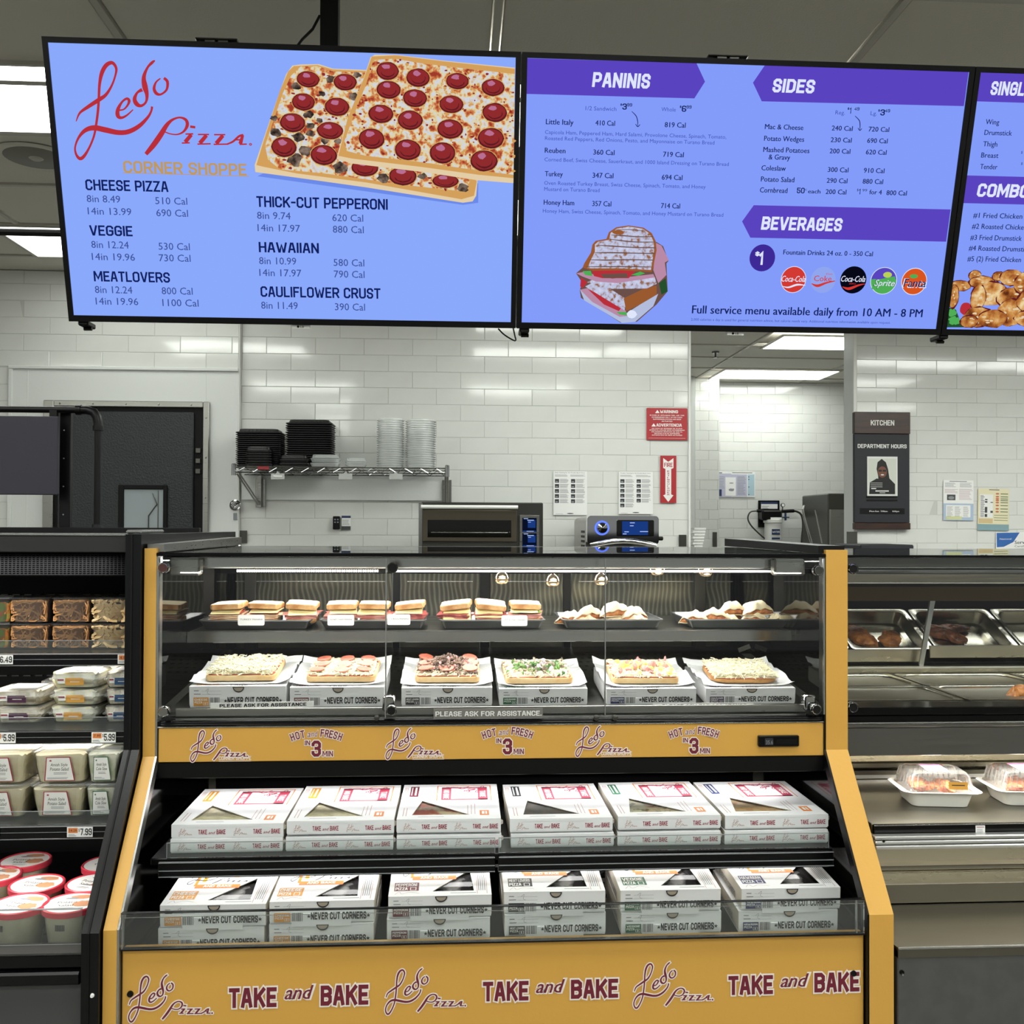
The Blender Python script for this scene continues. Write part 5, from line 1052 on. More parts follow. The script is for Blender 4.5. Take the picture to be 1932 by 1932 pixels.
mb.text(FRONT(0, yh-.009, 0), '35.6', a+.016, c+.006, .008, a+.031, 0, 3); mb.build('controller', ['black_gloss', 'slate', 'case_black', 'ink_light'], case, world=True)
# black bands above and below the header
zg0 = WZ(900, 1353, YT); 
cb('lower_track', 'track_black', [(XLi+.001, XRi-.001, YT+.006, YT+.06, h1+.0035, zg0-.004), (XLi+.01, XRi-.01, YT+.001, YT+.012, zg0-.011, zg0-.005), (XLi+.01, XRi-.01, YT, YT+.005, h1+.006, h1+.010)], .002)
cb('header_valance', 'case_black', [(XLi+.001, XRi-.001, YT+.006, YT+.12, h0-.035, h0-.0005)], .002)
# top: glass sheet with dark edge, steel end rails
zt0 = WZ(900, 1047, YT)
cb('top_edge', 'black_gloss', [(XLi, XRi, YT-.002, YT+.008, zt0-.004, zt0+.0035)], .001)
cb('top_glass', 'pane_side', [(XLi, XRi, YT+.009, 2.72, zt0-.003, zt0+.003)], 0)
for (xa, xb, px, m_) in ((XLo+.002, XLi+.012, 410, 'steel'), (XRi-.012, XRo-.002, 1410, 'case_black')):
    zf = zt0+.005
    mb = MB(); mb.prism([(YT+.012, zf), (YT+.012, zf+.016), (2.80, zf+.022), (2.80, zf)], xa, xb); mb.build('top_end_rail', m_, case, world=True, label='steel top rail' if m_ == 'steel' else 'black top rail')
cb('rear_beam', 'steel_dark', [(XLi, XRi, 2.74, 2.80, 1.33, zt0+.002)], .002)
# light channel behind the front top
ya = 2.12; a, b = WX(355, 1060, ya), WX(1490, 1066, ya)
cb('light_channel', 'steel_bright', [(a, b, ya, ya+.02, WZ(900, 1072, ya), WZ(900, 1052, ya))], .002)
cb('lamp_housing', 'steel', [(a, b, ya+.0205, ya+.05, WZ(900, 1072, ya)-.002, WZ(900, 1072, ya)+.006)], .001)
mb = MB(); zz = WZ(600, 1076, ya); n = 60; x0_, x1_ = WX(446, 1076, ya), WX(715, 1076, ya)
for i in range(n): x = x0_+(x1_-x0_)*i/n; mb.box(x, x+(x1_-x0_)/n*.6, ya+.004, ya+.008, zz-.004, zz+.001)
mb.build('led_strip', 'led', case, world=True, kind='stuff')
mb = MB(); x0_, x1_ = WX(735, 1076, ya), WX(1480, 1076, ya); mb.box(x0_, x1_, ya+.004, ya+.008, zz-.004, zz+.001); mb.build('lamp_tube', 'tag_clear', case, world=True)
for px in (352, 1492):
    a, b = WX(px-32, 1070, 2.09), WX(px+26, 1070, 2.09); mb = MB(); mb.cbox(a, b, 2.085, 2.115, WZ(900, 1085, 2.1), WZ(900, 1053, 2.1), .004); mb.build('light_bracket', 'steel', case, world=True)
# front panes
seams = [XLi+.004, WX(728, 1200, YT), WX(1142, 1200, YT), XRi-.004]; zg1 = zt0-.006
for i in range(3):
    a, b = seams[i]+.0015, seams[i+1]-.0015
    mb = MB(); mb.box(a, b, YT, YT+.006, zg0, zg1); mb.build('front_pane', 'pane', case, world=True)
mb = MB()
for s_ in seams[1:3]: mb.box(s_-.0012, s_+.0012, YT-.0005, YT+.0065, zg0, zg1)
for s_ in (seams[0], seams[3]): mb.box(s_-.0015, s_+.0015, YT-.0005, YT+.0065, zg0, zg1)
mb.build('pane_edge', 'silver', case, world=True)
def knob(px, py, metal='chrome', r=.0115, arm=0, parent=case, Y=YT, face='rubber'):
    u, v = W(px, py, Y); mb = MB(); mb.lathe([(r*.6, -.012), (r*.6, 0), (r, .001), (r, .012), (r*.85, .015), (r*.8, .013), (0, .013)], (u, Y, v), 24, 0, 'y'); mb.lathe([(0, .0133), (r*.76, .0133)], (u, Y, v), 24, 1, 'y', cap=False)
    if arm: mb.cbox(u-.006 if arm > 0 else u-.02, u+.02 if arm > 0 else u+.006, Y+.0065, Y+.03, v-.006, v+.028, .004, 0)
    mb.build('clamp_knob', [metal, face], parent, world=True, smooth=True)
mat('knob_red', '#4a2a28', .3)
knob(311, 1071, face='knob_red'); knob(741, 1071, 'steel_dark'); knob(1541, 1076, face='steel_dark'); knob(311, 1341, face='steel'); knob(739, 1339, arm=-1); knob(1537, 1337, arm=-1)
mb = MB()
for px in (711, 1125, 1160): u, v = W(px, 1354, YT-.002); mb.lathe([(.006, 0), (.006, .006), (.002, .007)], (u, YT-.0, v), 10, 0, 'y')
mb.build('track_pin', 'steel_dark', case, world=True)
# notices
a, b, c, e = px_rect(818, 1354, 1024, 1337, YT-.001); mb = MB(); mb.box(a, b, YT-.004, YT-.001, c, e, 0); mb.text(FRONT(0, YT-.0046, 0), 'PLEASE ASK FOR ASSISTANCE.', a+.004, c+.005, (e-c)*.5, b-.003, 0, 1, .03)
mb.build('notice_plate', ['label_grey', 'sign_white'], case, world=True, label='grey notice plate')
for px0, py0, px1, py1, an in ((397, 1326, 592, 1336, .012), (1232, 1326.5, 1421, 1335.5, 0)):
    Yn = 2.098; a, b, c, e = px_rect(px0, py1, px1, py0, Yn); T = Matrix.Translation((a, Yn, c)) @ Matrix.Rotation(-an, 4, 'Y'); mb = MB(); mb.box(0, b-a, -.001, 0, 0, e-c, 0, T)
    pl_ = PL(T @ Vector((0, -.0014, 0)), T.to_3x3() @ Vector((1, 0, 0)), T.to_3x3() @ Vector((0, 0, 1))); w_ = b-a
    mb.text(pl_, 'PLEASE ASK FOR ASSISTANCE', w_*.09, (e-c)*.22, (e-c)*.55, w_*.93, 0, 1, .05); mb.build('notice_strip', ['paper', 'black'], case, world=True, label='white notice strip')
# heated deck and shelf
dk = [(2.10, 1.045), (2.10, 1.050), (2.74, 1.105), (2.74, 1.10)]
mb = MB(); mb.prism(dk, XLi+.01, XRi-.008); mb.build('heated_deck', 'deck_steel', case, world=True)
cb('deck_rail', 'steel', [(XLi+.03, XRi-.03, 2.094, 2.0995, WZ(900, 1347, 2.1), WZ(900, 1332, 2.1))], .001)
mb = MB(); 
for j in range(5):
    for i in range(70): x = XLi+.02+i*.0198+(j % 2)*.0099; y = 2.46+j*.045; z = 1.05+(y-2.1)*.0859+.0006; mb.box(x, x+.008, y, y+.018, z, z+.0006)
mb.build('deck_slots', 'black', case, world=True, kind='stuff')
YS = 2.30; a, b = WX(353, 1200, YS), WX(1492, 1200, YS); zs = WZ(900, 1191, YS)
cb('heated_shelf', 'steel_dark', [(a, b, YS, 2.70, zs-.012, zs)], .001)
cb('shelf_lip', 'steel_bright', [(a, b, YS-.004, YS-.0005, WZ(900, 1211, YS), zs+.001)], .001)
for x in (a+.05, b-.12): cb('shelf_bracket', 'steel_dark', [(x, x+.012, 2.5, 2.73, zs-.04, zs-.0125), (x-.01, x+.022, 2.72, 2.74, 1.06, 1.34)])
# rear doors; striped reflections are painted into the glass colour
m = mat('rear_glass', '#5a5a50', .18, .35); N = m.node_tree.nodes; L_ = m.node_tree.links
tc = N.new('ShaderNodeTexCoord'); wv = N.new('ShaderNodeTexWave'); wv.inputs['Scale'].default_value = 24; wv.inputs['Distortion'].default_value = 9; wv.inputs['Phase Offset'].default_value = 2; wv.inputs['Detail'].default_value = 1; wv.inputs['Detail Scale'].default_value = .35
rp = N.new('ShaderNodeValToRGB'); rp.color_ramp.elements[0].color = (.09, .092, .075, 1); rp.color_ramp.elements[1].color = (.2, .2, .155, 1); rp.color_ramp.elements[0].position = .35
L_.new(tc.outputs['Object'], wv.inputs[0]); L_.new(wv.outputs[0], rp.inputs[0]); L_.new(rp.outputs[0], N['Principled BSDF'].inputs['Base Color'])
steel('rear_low', '#a39d88', .2)
Yr = 2.745; segs = ((430, 740), (755, 905), (925, 1062), (1078, 1395))
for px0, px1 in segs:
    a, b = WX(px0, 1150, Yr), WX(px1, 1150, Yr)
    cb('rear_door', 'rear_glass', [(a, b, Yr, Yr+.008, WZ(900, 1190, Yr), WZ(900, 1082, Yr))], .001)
    cb('door_rail', 'silver', [(a+.02, b-.02, Yr-.004, Yr-.0005, WZ(900, 1098, Yr), WZ(900, 1096, Yr))], .0005)
    cb('rear_sill', 'rear_low', [(a, b, Yr, Yr+.008, WZ(900, 1238, Yr)+.004, WZ(900, 1192, Yr))], .001)
cb('rear_frame', 'case_black', [(XLi+.01, WX(428, 1150, Yr), Yr, Yr+.02, 1.10, 1.328), (WX(1396, 1150, Yr), XRi-.01, Yr, Yr+.02, 1.10, 1.328), (WX(741, 1150, Yr), WX(754, 1150, Yr), Yr, Yr+.02, 1.10, 1.328), (WX(906, 1150, Yr), WX(924, 1150, Yr), Yr, Yr+.02, 1.10, 1.328), (WX(1063, 1150, Yr), WX(1077, 1150, Yr), Yr, Yr+.02, 1.10, 1.328), (XLi+.01, XRi-.01, Yr+.0085, Yr+.02, WZ(900, 1082, Yr), 1.328)], .001)
mb = MB(); u, v = W(1404, 1223, 2.6); T = Matrix.Translation((u, 2.6, v)) @ Matrix.Rotation(-.35, 4, 'Y'); mb.box(-.017, .017, -.001, .001, -.006, .006, 0, T); mb.tube(crom([(u+.02, 2.601, v), (u+.05, 2.62, v-.02), (u+.06, 2.63, v+.03), (u+.03, 2.64, v+.06)], 4), .0025, 6, 1); mb.build('sensor_tag', ['paper', 'black'], case, world=True)
# made-up bulbs standing in for store lamps reflected in the front glass
mat('lamp_warm_glass', '#cdb9a0', .12, .75); emitm('bulb', '#ffe2b4', 5)
for px, py in ((947, 1091), (1043, 1096), (1134, 1094), (1240, 1075), (1331, 1077)):
    Yl = 2.36 if py > 1085 else 2.30; u, v = W(px, py, Yl)
    mb = MB(); mb.lathe([(.004, .017), (.012, .011), (.018, .001), (.017, -.006), (.012, -.012), (.001, -.014)], (u, Yl, v), 24, 0, cap=False); mb.sphere((u, Yl-.014, v+.003), .0055, 8, 6, 1, (1.5, 1, .7)); mb.sphere((u, Yl-.0135, v-.007), .0045, 8, 6, 1, (1.7, 1, .6)); mb.tube([(u, Yl, v+.018), (u, Yl, 1.384)], .0025, 6, 2); mb.build('bulb_lamp', ['lamp_warm_glass', 'bulb', 'black'], case, world=True, smooth=True, label='small warm bulb with a glassy shade')
# ---------------- chilled section
cb('back_wall', 'case_inner', [(XLi+.005, XRi-.005, 2.55, 2.57, .56, h0-.036)], .001)
mb = MB()
for z in (.905, .885):
    for i in range(46): x = XLi+.03+i*.0302+(.015 if z < .9 else 0); mb.box(x, x+.02, 2.545, 2.5495, z, z+.003)
mb.build('vent_slots', 'steel_dark', case, world=True, kind='stuff')
y_, a, b = 2.42, WX(358, 1466, 2.42), WX(1493, 1458, 2.42); z_ = WZ(900, 1461, y_)
cb('upper_rail', 'silver', [(a, (a+b)/2-.002, y_, y_+.006, z_, z_+.005), ((a+b)/2+.002, b, y_, y_+.006, z_, z_+.005)], .0008)
YM1 = 1.99; zsh = WZ(900, 1600, 2.02)-.001
cb('middle_shelf', 'case_black', [(XLi+.012, XRi-.01, YM1, 2.45, zsh-.014, zsh)], .002)
cb('shelf_front', 'track_black', [(XLi+.03, .085, YM1-.010, YM1-.001, zsh-.037, zsh-.004), (.091, XRi-.012, YM1-.010, YM1-.001, zsh-.037, zsh-.004)], .002)
mb = MB()
for z in (zsh-.006, zsh-.022, zsh-.034): mb.box(XLi+.032, .084, YM1-.0125, YM1-.0105, z, z+.0012); mb.box(.092, XRi-.013, YM1-.0125, YM1-.0105, z, z+.0012)
mb.build('shelf_ribs', 'ink_light', case, world=True)
for a, b in ((XLi+.045, .084), (.093, XRi-.02)):
    mb = MB(); mb.box(a, b, YM1-.0005, YM1+.0015, zsh+.0005, zsh+.03); mb.build('shelf_guard', 'acrylic', case, world=True)
    mb = MB(); mb.box(a, b, YM1-.001, YM1+.002, zsh+.0302, zsh+.0312); mb.box(a-.001, a, YM1-.001, YM1+.002, zsh, zsh+.031); mb.box(b, b+.001, YM1-.001, YM1+.002, zsh, zsh+.031); mb.build('guard_edge', 'ink_light', case, world=True)
cb('under_lamp', 'led', [(XLi+.05, XRi-.05, 2.03, 2.045, zsh-.0185, zsh-.0145)], 0)
cb('lower_deck', 'case_black', [(XLi+.012, XRi-.01, YB+.04, 2.45, .57, .588)], .002)
# low front glass
yg = YB+.004; z1g = WZ(900, 1712, yg)
mb = MB(); mb.box(XLi+.006, XRi-.008, yg, yg+.006, zp+.004, z1g); mb.build('low_front_glass', 'acrylic', case, world=True)
cb('glass_edge', 'track_black', [(XLi+.006, XRi-.008, yg-.001, yg+.007, z1g+.0003, z1g+.0022), (XLi+.006, XRi-.008, yg-.002, yg+.008, zp+.0003, zp+.004)], .0005)
mb = MB(); mb.box(XLi+.006, XRi-.008, yg-.0005, yg+.0005, z1g-.0072, z1g-.0064); mb.box(XLi+.008, XLi+.0095, yg-.0005, yg+.0065, zp+.004, z1g); mb.box(XRi-.024, XRi-.0225, yg-.0005, yg+.0065, zp+.004, z1g); mb.build('glass_bevel', 'silver', case, world=True)
# ================================================================== pizza boxes
mat('card', '#d9dadb', .55, bump=(30, .02)); mat('card_side', '#b9b3a6', .7); mat('print_black', '#1b1b1e', .6); mat('print_orange', '#d0741f', .55); mat('print_maroon', '#8c2338', .55); mat('print_rose', '#a83a50', .55); mat('print_soft', '#a3776c', .55); mat('print_tan', '#c98618', .55)
mat('print_darkred', '#5e1626', .55); mat('print_green', '#1f5a3c', .55); mat('print_navy', '#232c5c', .55); mat('print_violet', '#3a1d48', .55); mat('print_ink', '#26282c', .55); mat('notch_tan', '#9a8f80', .7); mat('pen_grey', '#77787c', .6)
glass('film', (.96, .96, .96), 0, 1.22, .05)
mat('pizza_cheese', '#dcd2a6', .5, noise=(40, '#efe6c6', .35, .6), bump=(60, .4)); mat('pizza_pep', '#b5573f', .45, noise=(30, '#d9c9a0', .5, .62)); mat('pizza_dark', '#5b4a3a', .5, noise=(40, '#2a231c', .4, .6)); mat('pizza_veg', '#c9c3a0', .5, noise=(45, '#6d6a48', .5, .6)); mat('pizza_tan', '#d2b98a', .5, noise=(45, '#c58f62', .45, .65)); mat('bag_dark', '#2c2b2c', .25, noise=(14, '#b9b9b9', .58, .66))
def holed_lid(mb, w, d, z, tri, th=.0012, mi=0):
    bm = bmesh.new()
    def loop(pts):
        vs = [bm.verts.new((x, y, z)) for x, y in pts]; return [bm.edges.new((vs[i], vs[(i+1) % len(vs)])) for i in range(len(vs))]
    e = loop([(-w/2, 0), (w/2, 0), (w/2, d), (-w/2, d)]) + loop(tri)
    bmesh.ops.triangle_fill(bm, edges=e, use_beauty=True, use_dissolve=False)
    bm.verts.index_update(); vs = [tuple(v.co) for v in bm.verts]; fs = []
    for f in bm.faces:
        f.normal_update(); q = tuple(v.index for v in f.verts); fs.append(q if f.normal.z > 0 else q[::-1])
    bm.free(); mb.add(vs, fs, mi)
    n = len(tri); mb.add([(x, y, z) for x, y in tri]+[(x, y, z-th) for x, y in tri], [(i, (i+1) % n, n+(i+1) % n, n+i) for i in range(n)], 1)
def small_box(kind, colr, words, content, w=.2, d=.205, h=.0445, heated=False):
    """8 inch box; origin at the front bottom middle"""
    t = thing('pizza_box', 'x', 'pizza box'); tri = [(-w*.08, d*.10), (w*.33, d*.10), (w*.30, d*.60)]
    mb = MB(); mb.box(-w/2+.001, w/2-.001, .0016, d-.001, 0, .0012, 0)
    for a, b, c, e in ((-w/2+.001, w/2-.001, .0016, .003), (-w/2+.001, w/2-.001, d-.0025, d-.001), (-w/2+.001, -w/2+.0025, .003, d-.0025), (w/2-.0025, w/2-.001, .003, d-.0025)): mb.box(a, b, c, e, .0012, h-.0032, 0)
    mb.build('tray', 'card', t)
    mb = MB()
    if heated: mb.box(-w/2, w/2, 0, d, h-.0012, h, 0)
    else: holed_lid(mb, w, d, h, tri)
    mb.box(-w/2, -w/2+.0008, 0, d, h*.12, h-.0001, 1 if not heated else 0); mb.box(w/2-.0008, w/2, 0, d, h*.12, h-.0001, 1 if not heated else 0); mb.box(-w/2+.0008, w/2-.0008, 0, .0008, h*.05, h-.0001, 0); mb.box(-w/2+.0008, w/2-.0008, d-.0008, d, h*.1, h-.0001, 0)
    mb.box(-w*.29, w*.28, -.0016 if not heated else -.0009, -.0001, h*(.02 if heated else -.13), h*.45, 0)
    n = 26
    for i in range(n): x = -w/2+w*i/n; mb.box(x+.001, x+w/n*.55, -.0006, 0, h-.0018, h+.0003, 0)
    mb.build('lid', ['card', 'card_side'], t)
    if not heated:
        mb = MB(); mb.box(-w/2+.004, w/2-.004, .006, d-.006, .022, .036); mb.build('pizza', content, t)
        mb = MB(); mb.poly(TOP(0, 0, h-.0016), [tri[0], tri[1], tri[2]]); mb.build('window_film', 'film', sub(t, 'lid'))
    pl = FRONT(-w/2, -.0018, 0)
    mb = MB(); q = [(w*.51+w*.06*math.cos(a), h*.985+h*.27*math.sin(a)) for a in [PI+PI*i/12 for i in range(13)]]; mb.poly(pl, q, .0001, 0); q = [(w*.51+w*.048*math.cos(a), h*.95+h*.17*math.sin(a)) for a in [PI+PI*i/12 for i in range(13)]]; mb.poly(pl, q, .0002, 1)
    mb.build('finger_notch', ['print_ink', 'notch_tan'], sub(t, 'lid'))
    mb = MB(); mb.rect(pl, w*.045, w*.2, h*.1, h*.50, 0, 0); ws = words.split('|')
    for i, s_ in enumerate(ws): mb.text(pl, s_, w*.055, h*(.50-.13*(i+1))-h*.02, h*.10, w*(.19 if len(s_) > 5 else .135), .0002, 1, .03)
    mb.rect(pl, w*.145, w*.19, h*.13, h*.28, .0002, 1); mb.rect(pl, w*.149, w*.186, h*.14, h*.27, .0003, 0); mb.text(pl, '8', w*.16, h*.155, h*.1, w*.173, .0005, 1, .03)
    mb.build('product_label', [colr, 'sign_white'], t)
    mb = MB(); rd = random.Random(5); x = w*.215
    mb.rect(pl, w*.21, w*.325, h*.1, h*.52, 0, 1)
    while x < w*.315: b_ = rd.uniform(.0005, .0017); mb.rect(pl, x, x+b_, h*.12, h*.5, .0001, 0); x += b_+rd.uniform(.0006, .0013)
    mb.build('barcode', ['print_ink', 'card'], t)
    mb = MB(); mb.text(pl, 'NEVER CUT CORNERS', w*.395, h*.18, h*.33, w*.925, 0, 0, .055)
    for x in (.375, .945): mb.poly(pl, [(w*x+(.0042 if k % 2 == 0 else .0018)*math.cos(PI/2+k*PI/5), h*.33+(.0042 if k % 2 == 0 else .0018)*math.sin(PI/2+k*PI/5)) for k in range(10)], 0, 0)
    mb.rect(pl, w*.05, w*.1, h*.8, h*.825, 0, 0); mb.rect(pl, w*.05, w*.12, h*.64, h*.665, 0, 0); mb.rect(pl, w*.13, w*.33, h*.79, h*.797, 0, 0); mb.rect(pl, w*.13, w*.33, h*.63, h*.637, 0, 0); mb.ribbon(pl, [(w*.17, h*.8, .0006), (w*.2, h*.9, .0006), (w*.19, h*.7, .0006), (w*.215, h*.64, .0006)], 0, 0, 1)
    mb.build('front_lettering', ['print_black', 'pen_grey'], t)
    pt = TOP(-w/2, 0, h)
    mb = MB()
    if heated:
        mb.text(pt, ws[0], w*.06, d*.05, d*.05, w*.3, .0004, 2, .03); mb.text(pt, 'TAKE', w*.4, d*.03, d*.04, w*.6, .0004, 3, .03)
    else:
        for a, b, c, e in ((.2, .23, .42, .97), (.2, .66, .92, .95)): mb.rect(pt, w*a, w*b, d*c, d*e, .0002, 0)
        mb.rect(pt, w*.22, w*.66, d*.37, d*.46, .0003, 0); mb.text(pt, 'AND BAKE', w*.3, d*.39, d*.05, w*.58, .0005, 4, .03); mb.rect(pt, w*.26, w*.30, d*.52, d*.9, .0002, 5); mb.rect(pt, w*.56, w*.61, d*.62, d*.9, .0002, 5); mb.rect(pt, w*.26, w*.61, d*.84, d*.9, .0002, 5)
        ledo(mb, pt, w*.12, w*.74, d*.80, 6, d=.0006, fat=4)
        mb.rect(pt, w*.05, w*.29, d*.12, d*.31, .0002, 2); mb.text(pt, ws[0], w*.06, d*.22, d*.07, w*.27, .0004, 4, .03); mb.text(pt, ws[-1] if len(ws) > 1 else 'PIZZA', w*.06, d*.135, d*.065, w*.18, .0004, 4, .03); mb.rect(pt, w*.205, w*.265, d*.13, d*.2, .0004, 4); mb.rect(pt, w*.212, w*.258, d*.138, d*.192, .0005, 2)
        mb.ribbon(pt, [(w*.06, d*.04, .0008), (w*.1, d*.1, .0008), (w*.13, d*.05, .0008), (w*.2, d*.09, .0008), (w*.3, d*.06, .0008)], 0, .0003, 1)
        mb.rect(pt, w*.86, w*.865, d*.03, d*.97, .0002, 1); mb.rect(pt, w*.955, w*.96, d*.03, d*.97, .0002, 1)
        for i in range(4): mb.rect(pt, w*(.875+.02*i), w*(.883+.02*i), d*.1, d*(.9-.07*(i % 2)), .0002, 3)
        mb.rect(pt, w*.6, w*.85, d*.05, d*.06, .0002, 3)
    mb.build('top_print', ['print_orange', 'print_soft', colr, 'pen_grey', 'sign_white', 'print_tan', 'ink'], sub(t, 'lid'))
    if not heated:
        for s_ in (-1, 1):
            ps = PL((s_*(w/2+.0003), 0 if s_ > 0 else d, 0), (0, s_, 0), (0, 0, 1)); mb = MB(); mb.text(ps, 'NEVER CUT CORNERS', d*.2, h*.2, h*.3, d*.8, 0, 0, .03); mb.build('side_lettering', 'pen_grey', t)
    return t
mat('print_cheese', '#c98a35', .55)
KINDS = [('cheese', 'print_cheese', 'CHEESE|PIZZA', 'pizza_cheese'), ('cheese', 'print_cheese', 'CHEESE|PIZZA', 'bag_dark'), ('pepperoni', 'print_darkred', 'PEPPERONI|PIZZA', 'bag_dark'), ('meat lovers', 'print_ink', 'MEAT LOVERS|PIZZA', 'bag_dark'), ('veggie', 'print_green', 'VEGGIE|PIZZA', 'bag_dark'), ('hawaiian', 'print_navy', 'HAWAIIAN|PIZZA', 'bag_dark')]
lowx = [(301.7, 502.8, 1705), (508.6, 707.8, 1698), (731.8, 927, 1688), (950, 1141, 1680), (1169, 1358.5, 1677), (1394, 1583, 1674)]
tl = .055; Yf = 1.95
protos = {}
for i, ((kn, co, wd_, ct), (a, b, y)) in enumerate(zip(KINDS, lowx)):
    u0, v = W(a, y, Yf); u1, _ = W(b, y, Yf); ztop = WZ((a+b)/2, y, Yf)
    if wd_ not in protos: pr = protos[wd_] = small_box(kn, co, wd_, 'bag_dark'); first = True
    else: pr = protos[wd_]; first = False
    where = ('at the left end', 'second from the left', 'third from the left', 'fourth from the left', 'second from the right', 'at the right end')[i]
    for lev in (0, 1):
        z = ztop-.0445-.046*(1-lev)
        if first and lev == 0: o = pr
        else: o = dup(pr, (0, 0, 0), (0, 0, 0), 'x')
        dx = random.uniform(-.003, .003)
        o.location = ((u0+u1)/2+dx, Yf-(.0024 if lev else 0), z); o.rotation_euler = (tl, 0, random.uniform(-.012, .012)); sc = (u1-u0)/.2; o.scale = (min(sc, 1.03), 1, 1)
        o['label'] = f'{kn} pizza box {where} of the lower deck, {"upper" if lev else "lower"} of its stack'; o['group'] = 'small pizza boxes on the lower deck'
u, v = W(1139, 1650, 2.19); sb = dup(protos['VEGGIE|PIZZA'], (u, 2.20, .595), (tl, 0, 0), 'veggie pizza box behind, seen between the meat lovers and front veggie stacks', 'small pizza boxes on the lower deck')
# big take-and-bake boxes
def big_box(content, colr, w=.234, d=.267, h=.0285):
    t = thing('pizza_box', 'x', 'pizza box'); tri = [(-w*.36, d*.11), (w*.20, d*.11), (-w*.28, d*.50)]
    mb = MB(); mb.box(-w/2+.001, w/2-.001, .0016, d-.001, 0, .0012, 0)
    for a, b, c, e in ((-w/2+.001, w/2-.001, .0016, .003), (-w/2+.001, w/2-.001, d-.0025, d-.001), (-w/2+.001, -w/2+.0025, .003, d-.0025), (w/2-.0025, w/2-.001, .003, d-.0025)): mb.box(a, b, c, e, .0012, h-.003, 0)
    mb.build('tray', 'card', t)
    mb = MB(); holed_lid(mb, w, d, h, tri); mb.box(-w/2, w/2, 0, .0009, h*.1, h-.0001, 0); mb.box(-w/2, -w/2+.0008, .0009, d, h*.12, h-.0001, 1); mb.box(w/2-.0008, w/2, .0009, d, h*.12, h-.0001, 1); mb.box(-w/2+.0008, w/2-.0008, d-.0008, d, h*.1, h-.0001, 0)
    mb.prism([(w/2, -.0002), (w/2+.005, .006), (w/2, .016)], h*.55, h*.8, 'z', 1)
    mb.box(-w*.38, w*.3, -.0006, -.0001, h*.8, h*.97, 0); mb.build('lid', ['card', 'card_side'], t)
    mb = MB(); mb.box(-w/2+.004, w/2-.004, .006, d-.006, .012, .0245); mb.build('pizza', content, t)
    mb = MB(); mb.poly(TOP(0, 0, h-.0016), tri); mb.build('window_film', 'film', sub(t, 'lid'))
    pl = FRONT(-w/2, -.0004, 0); mb = MB()
    for a, b, s_ in ((.235, .37, 'TAKE'), (.50-.0, .0, '')):
        pass
    for o_ in (0, .49):
        mb.text(pl, 'TAKE', w*(.24+o_), h*.28, h*.34, w*(.318+o_), 0, 0, .03); mb.text(pl, 'and', w*(.33+o_), h*.3, h*.2, w*(.392+o_), 0, 0, .015, .35); mb.text(pl, 'BAKE', w*(.402+o_), h*.28, h*.34, w*(.482+o_), 0, 0, .03); ledo(mb, pl, w*(.065+o_), w*(.185+o_), h*.72, 1, d=0, fat=10)
    mb.build('front_lettering', ['print_maroon', 'print_orange' if False else 'print_soft'], t)
    pt = TOP(-w/2, 0, h); mb = MB()
    for a, b, c, e in ((.36, .37, .5, .96), (.36, .93, .945, .96), (.92, .93, .5, .96)): mb.rect(pt, w*a, w*b, d*c, d*e, .0002, 2)
    mb.rect(pt, w*.41, w*.51, d*.52, d*.90, .0002, 0); mb.rect(pt, w*.79, w*.89, d*.52, d*.90, .0002, 0); mb.rect(pt, w*.41, w*.89, d*.875, d*.90, .0002, 0); mb.rect(pt, w*.51, w*.89, d*.52, d*.545, .0002, 0)
    p90 = PL(pt.p(w*.43, d*.86), (0, -1, 0), (1, 0, 0)); mb.text(p90, 'AND BAKE', d*.03, 0, w*.06, d*.31, .0004, 3, .03); p91 = PL(pt.p(w*.81, d*.86), (0, -1, 0), (1, 0, 0)); mb.text(p91, 'TAKE', d*.07, 0, w*.06, d*.26, .0004, 3, .03)
    ledo(mb, pt, w*.46, w*.86, d*.93, 0, d=.0006, flip=True, fat=14)
    for i in range(3): mb.rect(pt, w*(.68+.035*i), w*(.685+.035*i), d*.12, d*(.36+.02*i), .0002, 1)
    mb.rect(pt, w*.80, w*.89, d*.09, d*.22, .0002, 2); mb.rect(pt, w*.82, w*.845, d*.12, d*.19, .0004, 3); mb.rect(pt, w*.855, w*.87, d*.12, d*.19, .0004, 3)
    mb.rect(pt, w*.08, w*.17, d*.62, d*.93, .0002, 4); mb.rect(pt, w*.095, w*.105, d*.66, d*.9, .0004, 3); mb.rect(pt, w*.13, w*.15, d*.66, d*.9, .0004, 3)
    for i in range(3): mb.rect(pt, w*(.02+.015*i), w*(.026+.015*i), d*.6, d*.9, .0002, 1)
    for i in range(2): mb.rect(pt, w*(.05+.03*i), w*(.056+.03*i), d*.08, d*.3, .0002, 1)
    mb.rect(pt, w*.2, w*.45, d*.055, d*.062, .0002, 5); mb.build('top_print', ['print_rose', 'print_soft', 'print_orange', 'sign_white', colr, 'pen_grey'], sub(t, 'lid'))
    return t
Yf = 2.02
midx = [(323.4, 534.6, 1557.5, 1583), (541, 743.5, 1548, 1573.6), (748, 945, 1545, 1574), (962, 1156, 1543.6, 1566), (1166, 1360, 1539, 1564), (1368, 1563, 1537.6, 1560)]
BK = [('pizza_cheese', 'print_tan', 'pale cheese'), ('pizza_cheese', 'print_tan', 'pale cheese'), ('pizza_pep', 'print_darkred', 'pepperoni'), ('pizza_dark', 'print_ink', 'dark meaty'), ('pizza_veg', 'print_green', 'greenish veggie'), ('pizza_tan', 'print_navy', 'tan topped')]
pb = {}
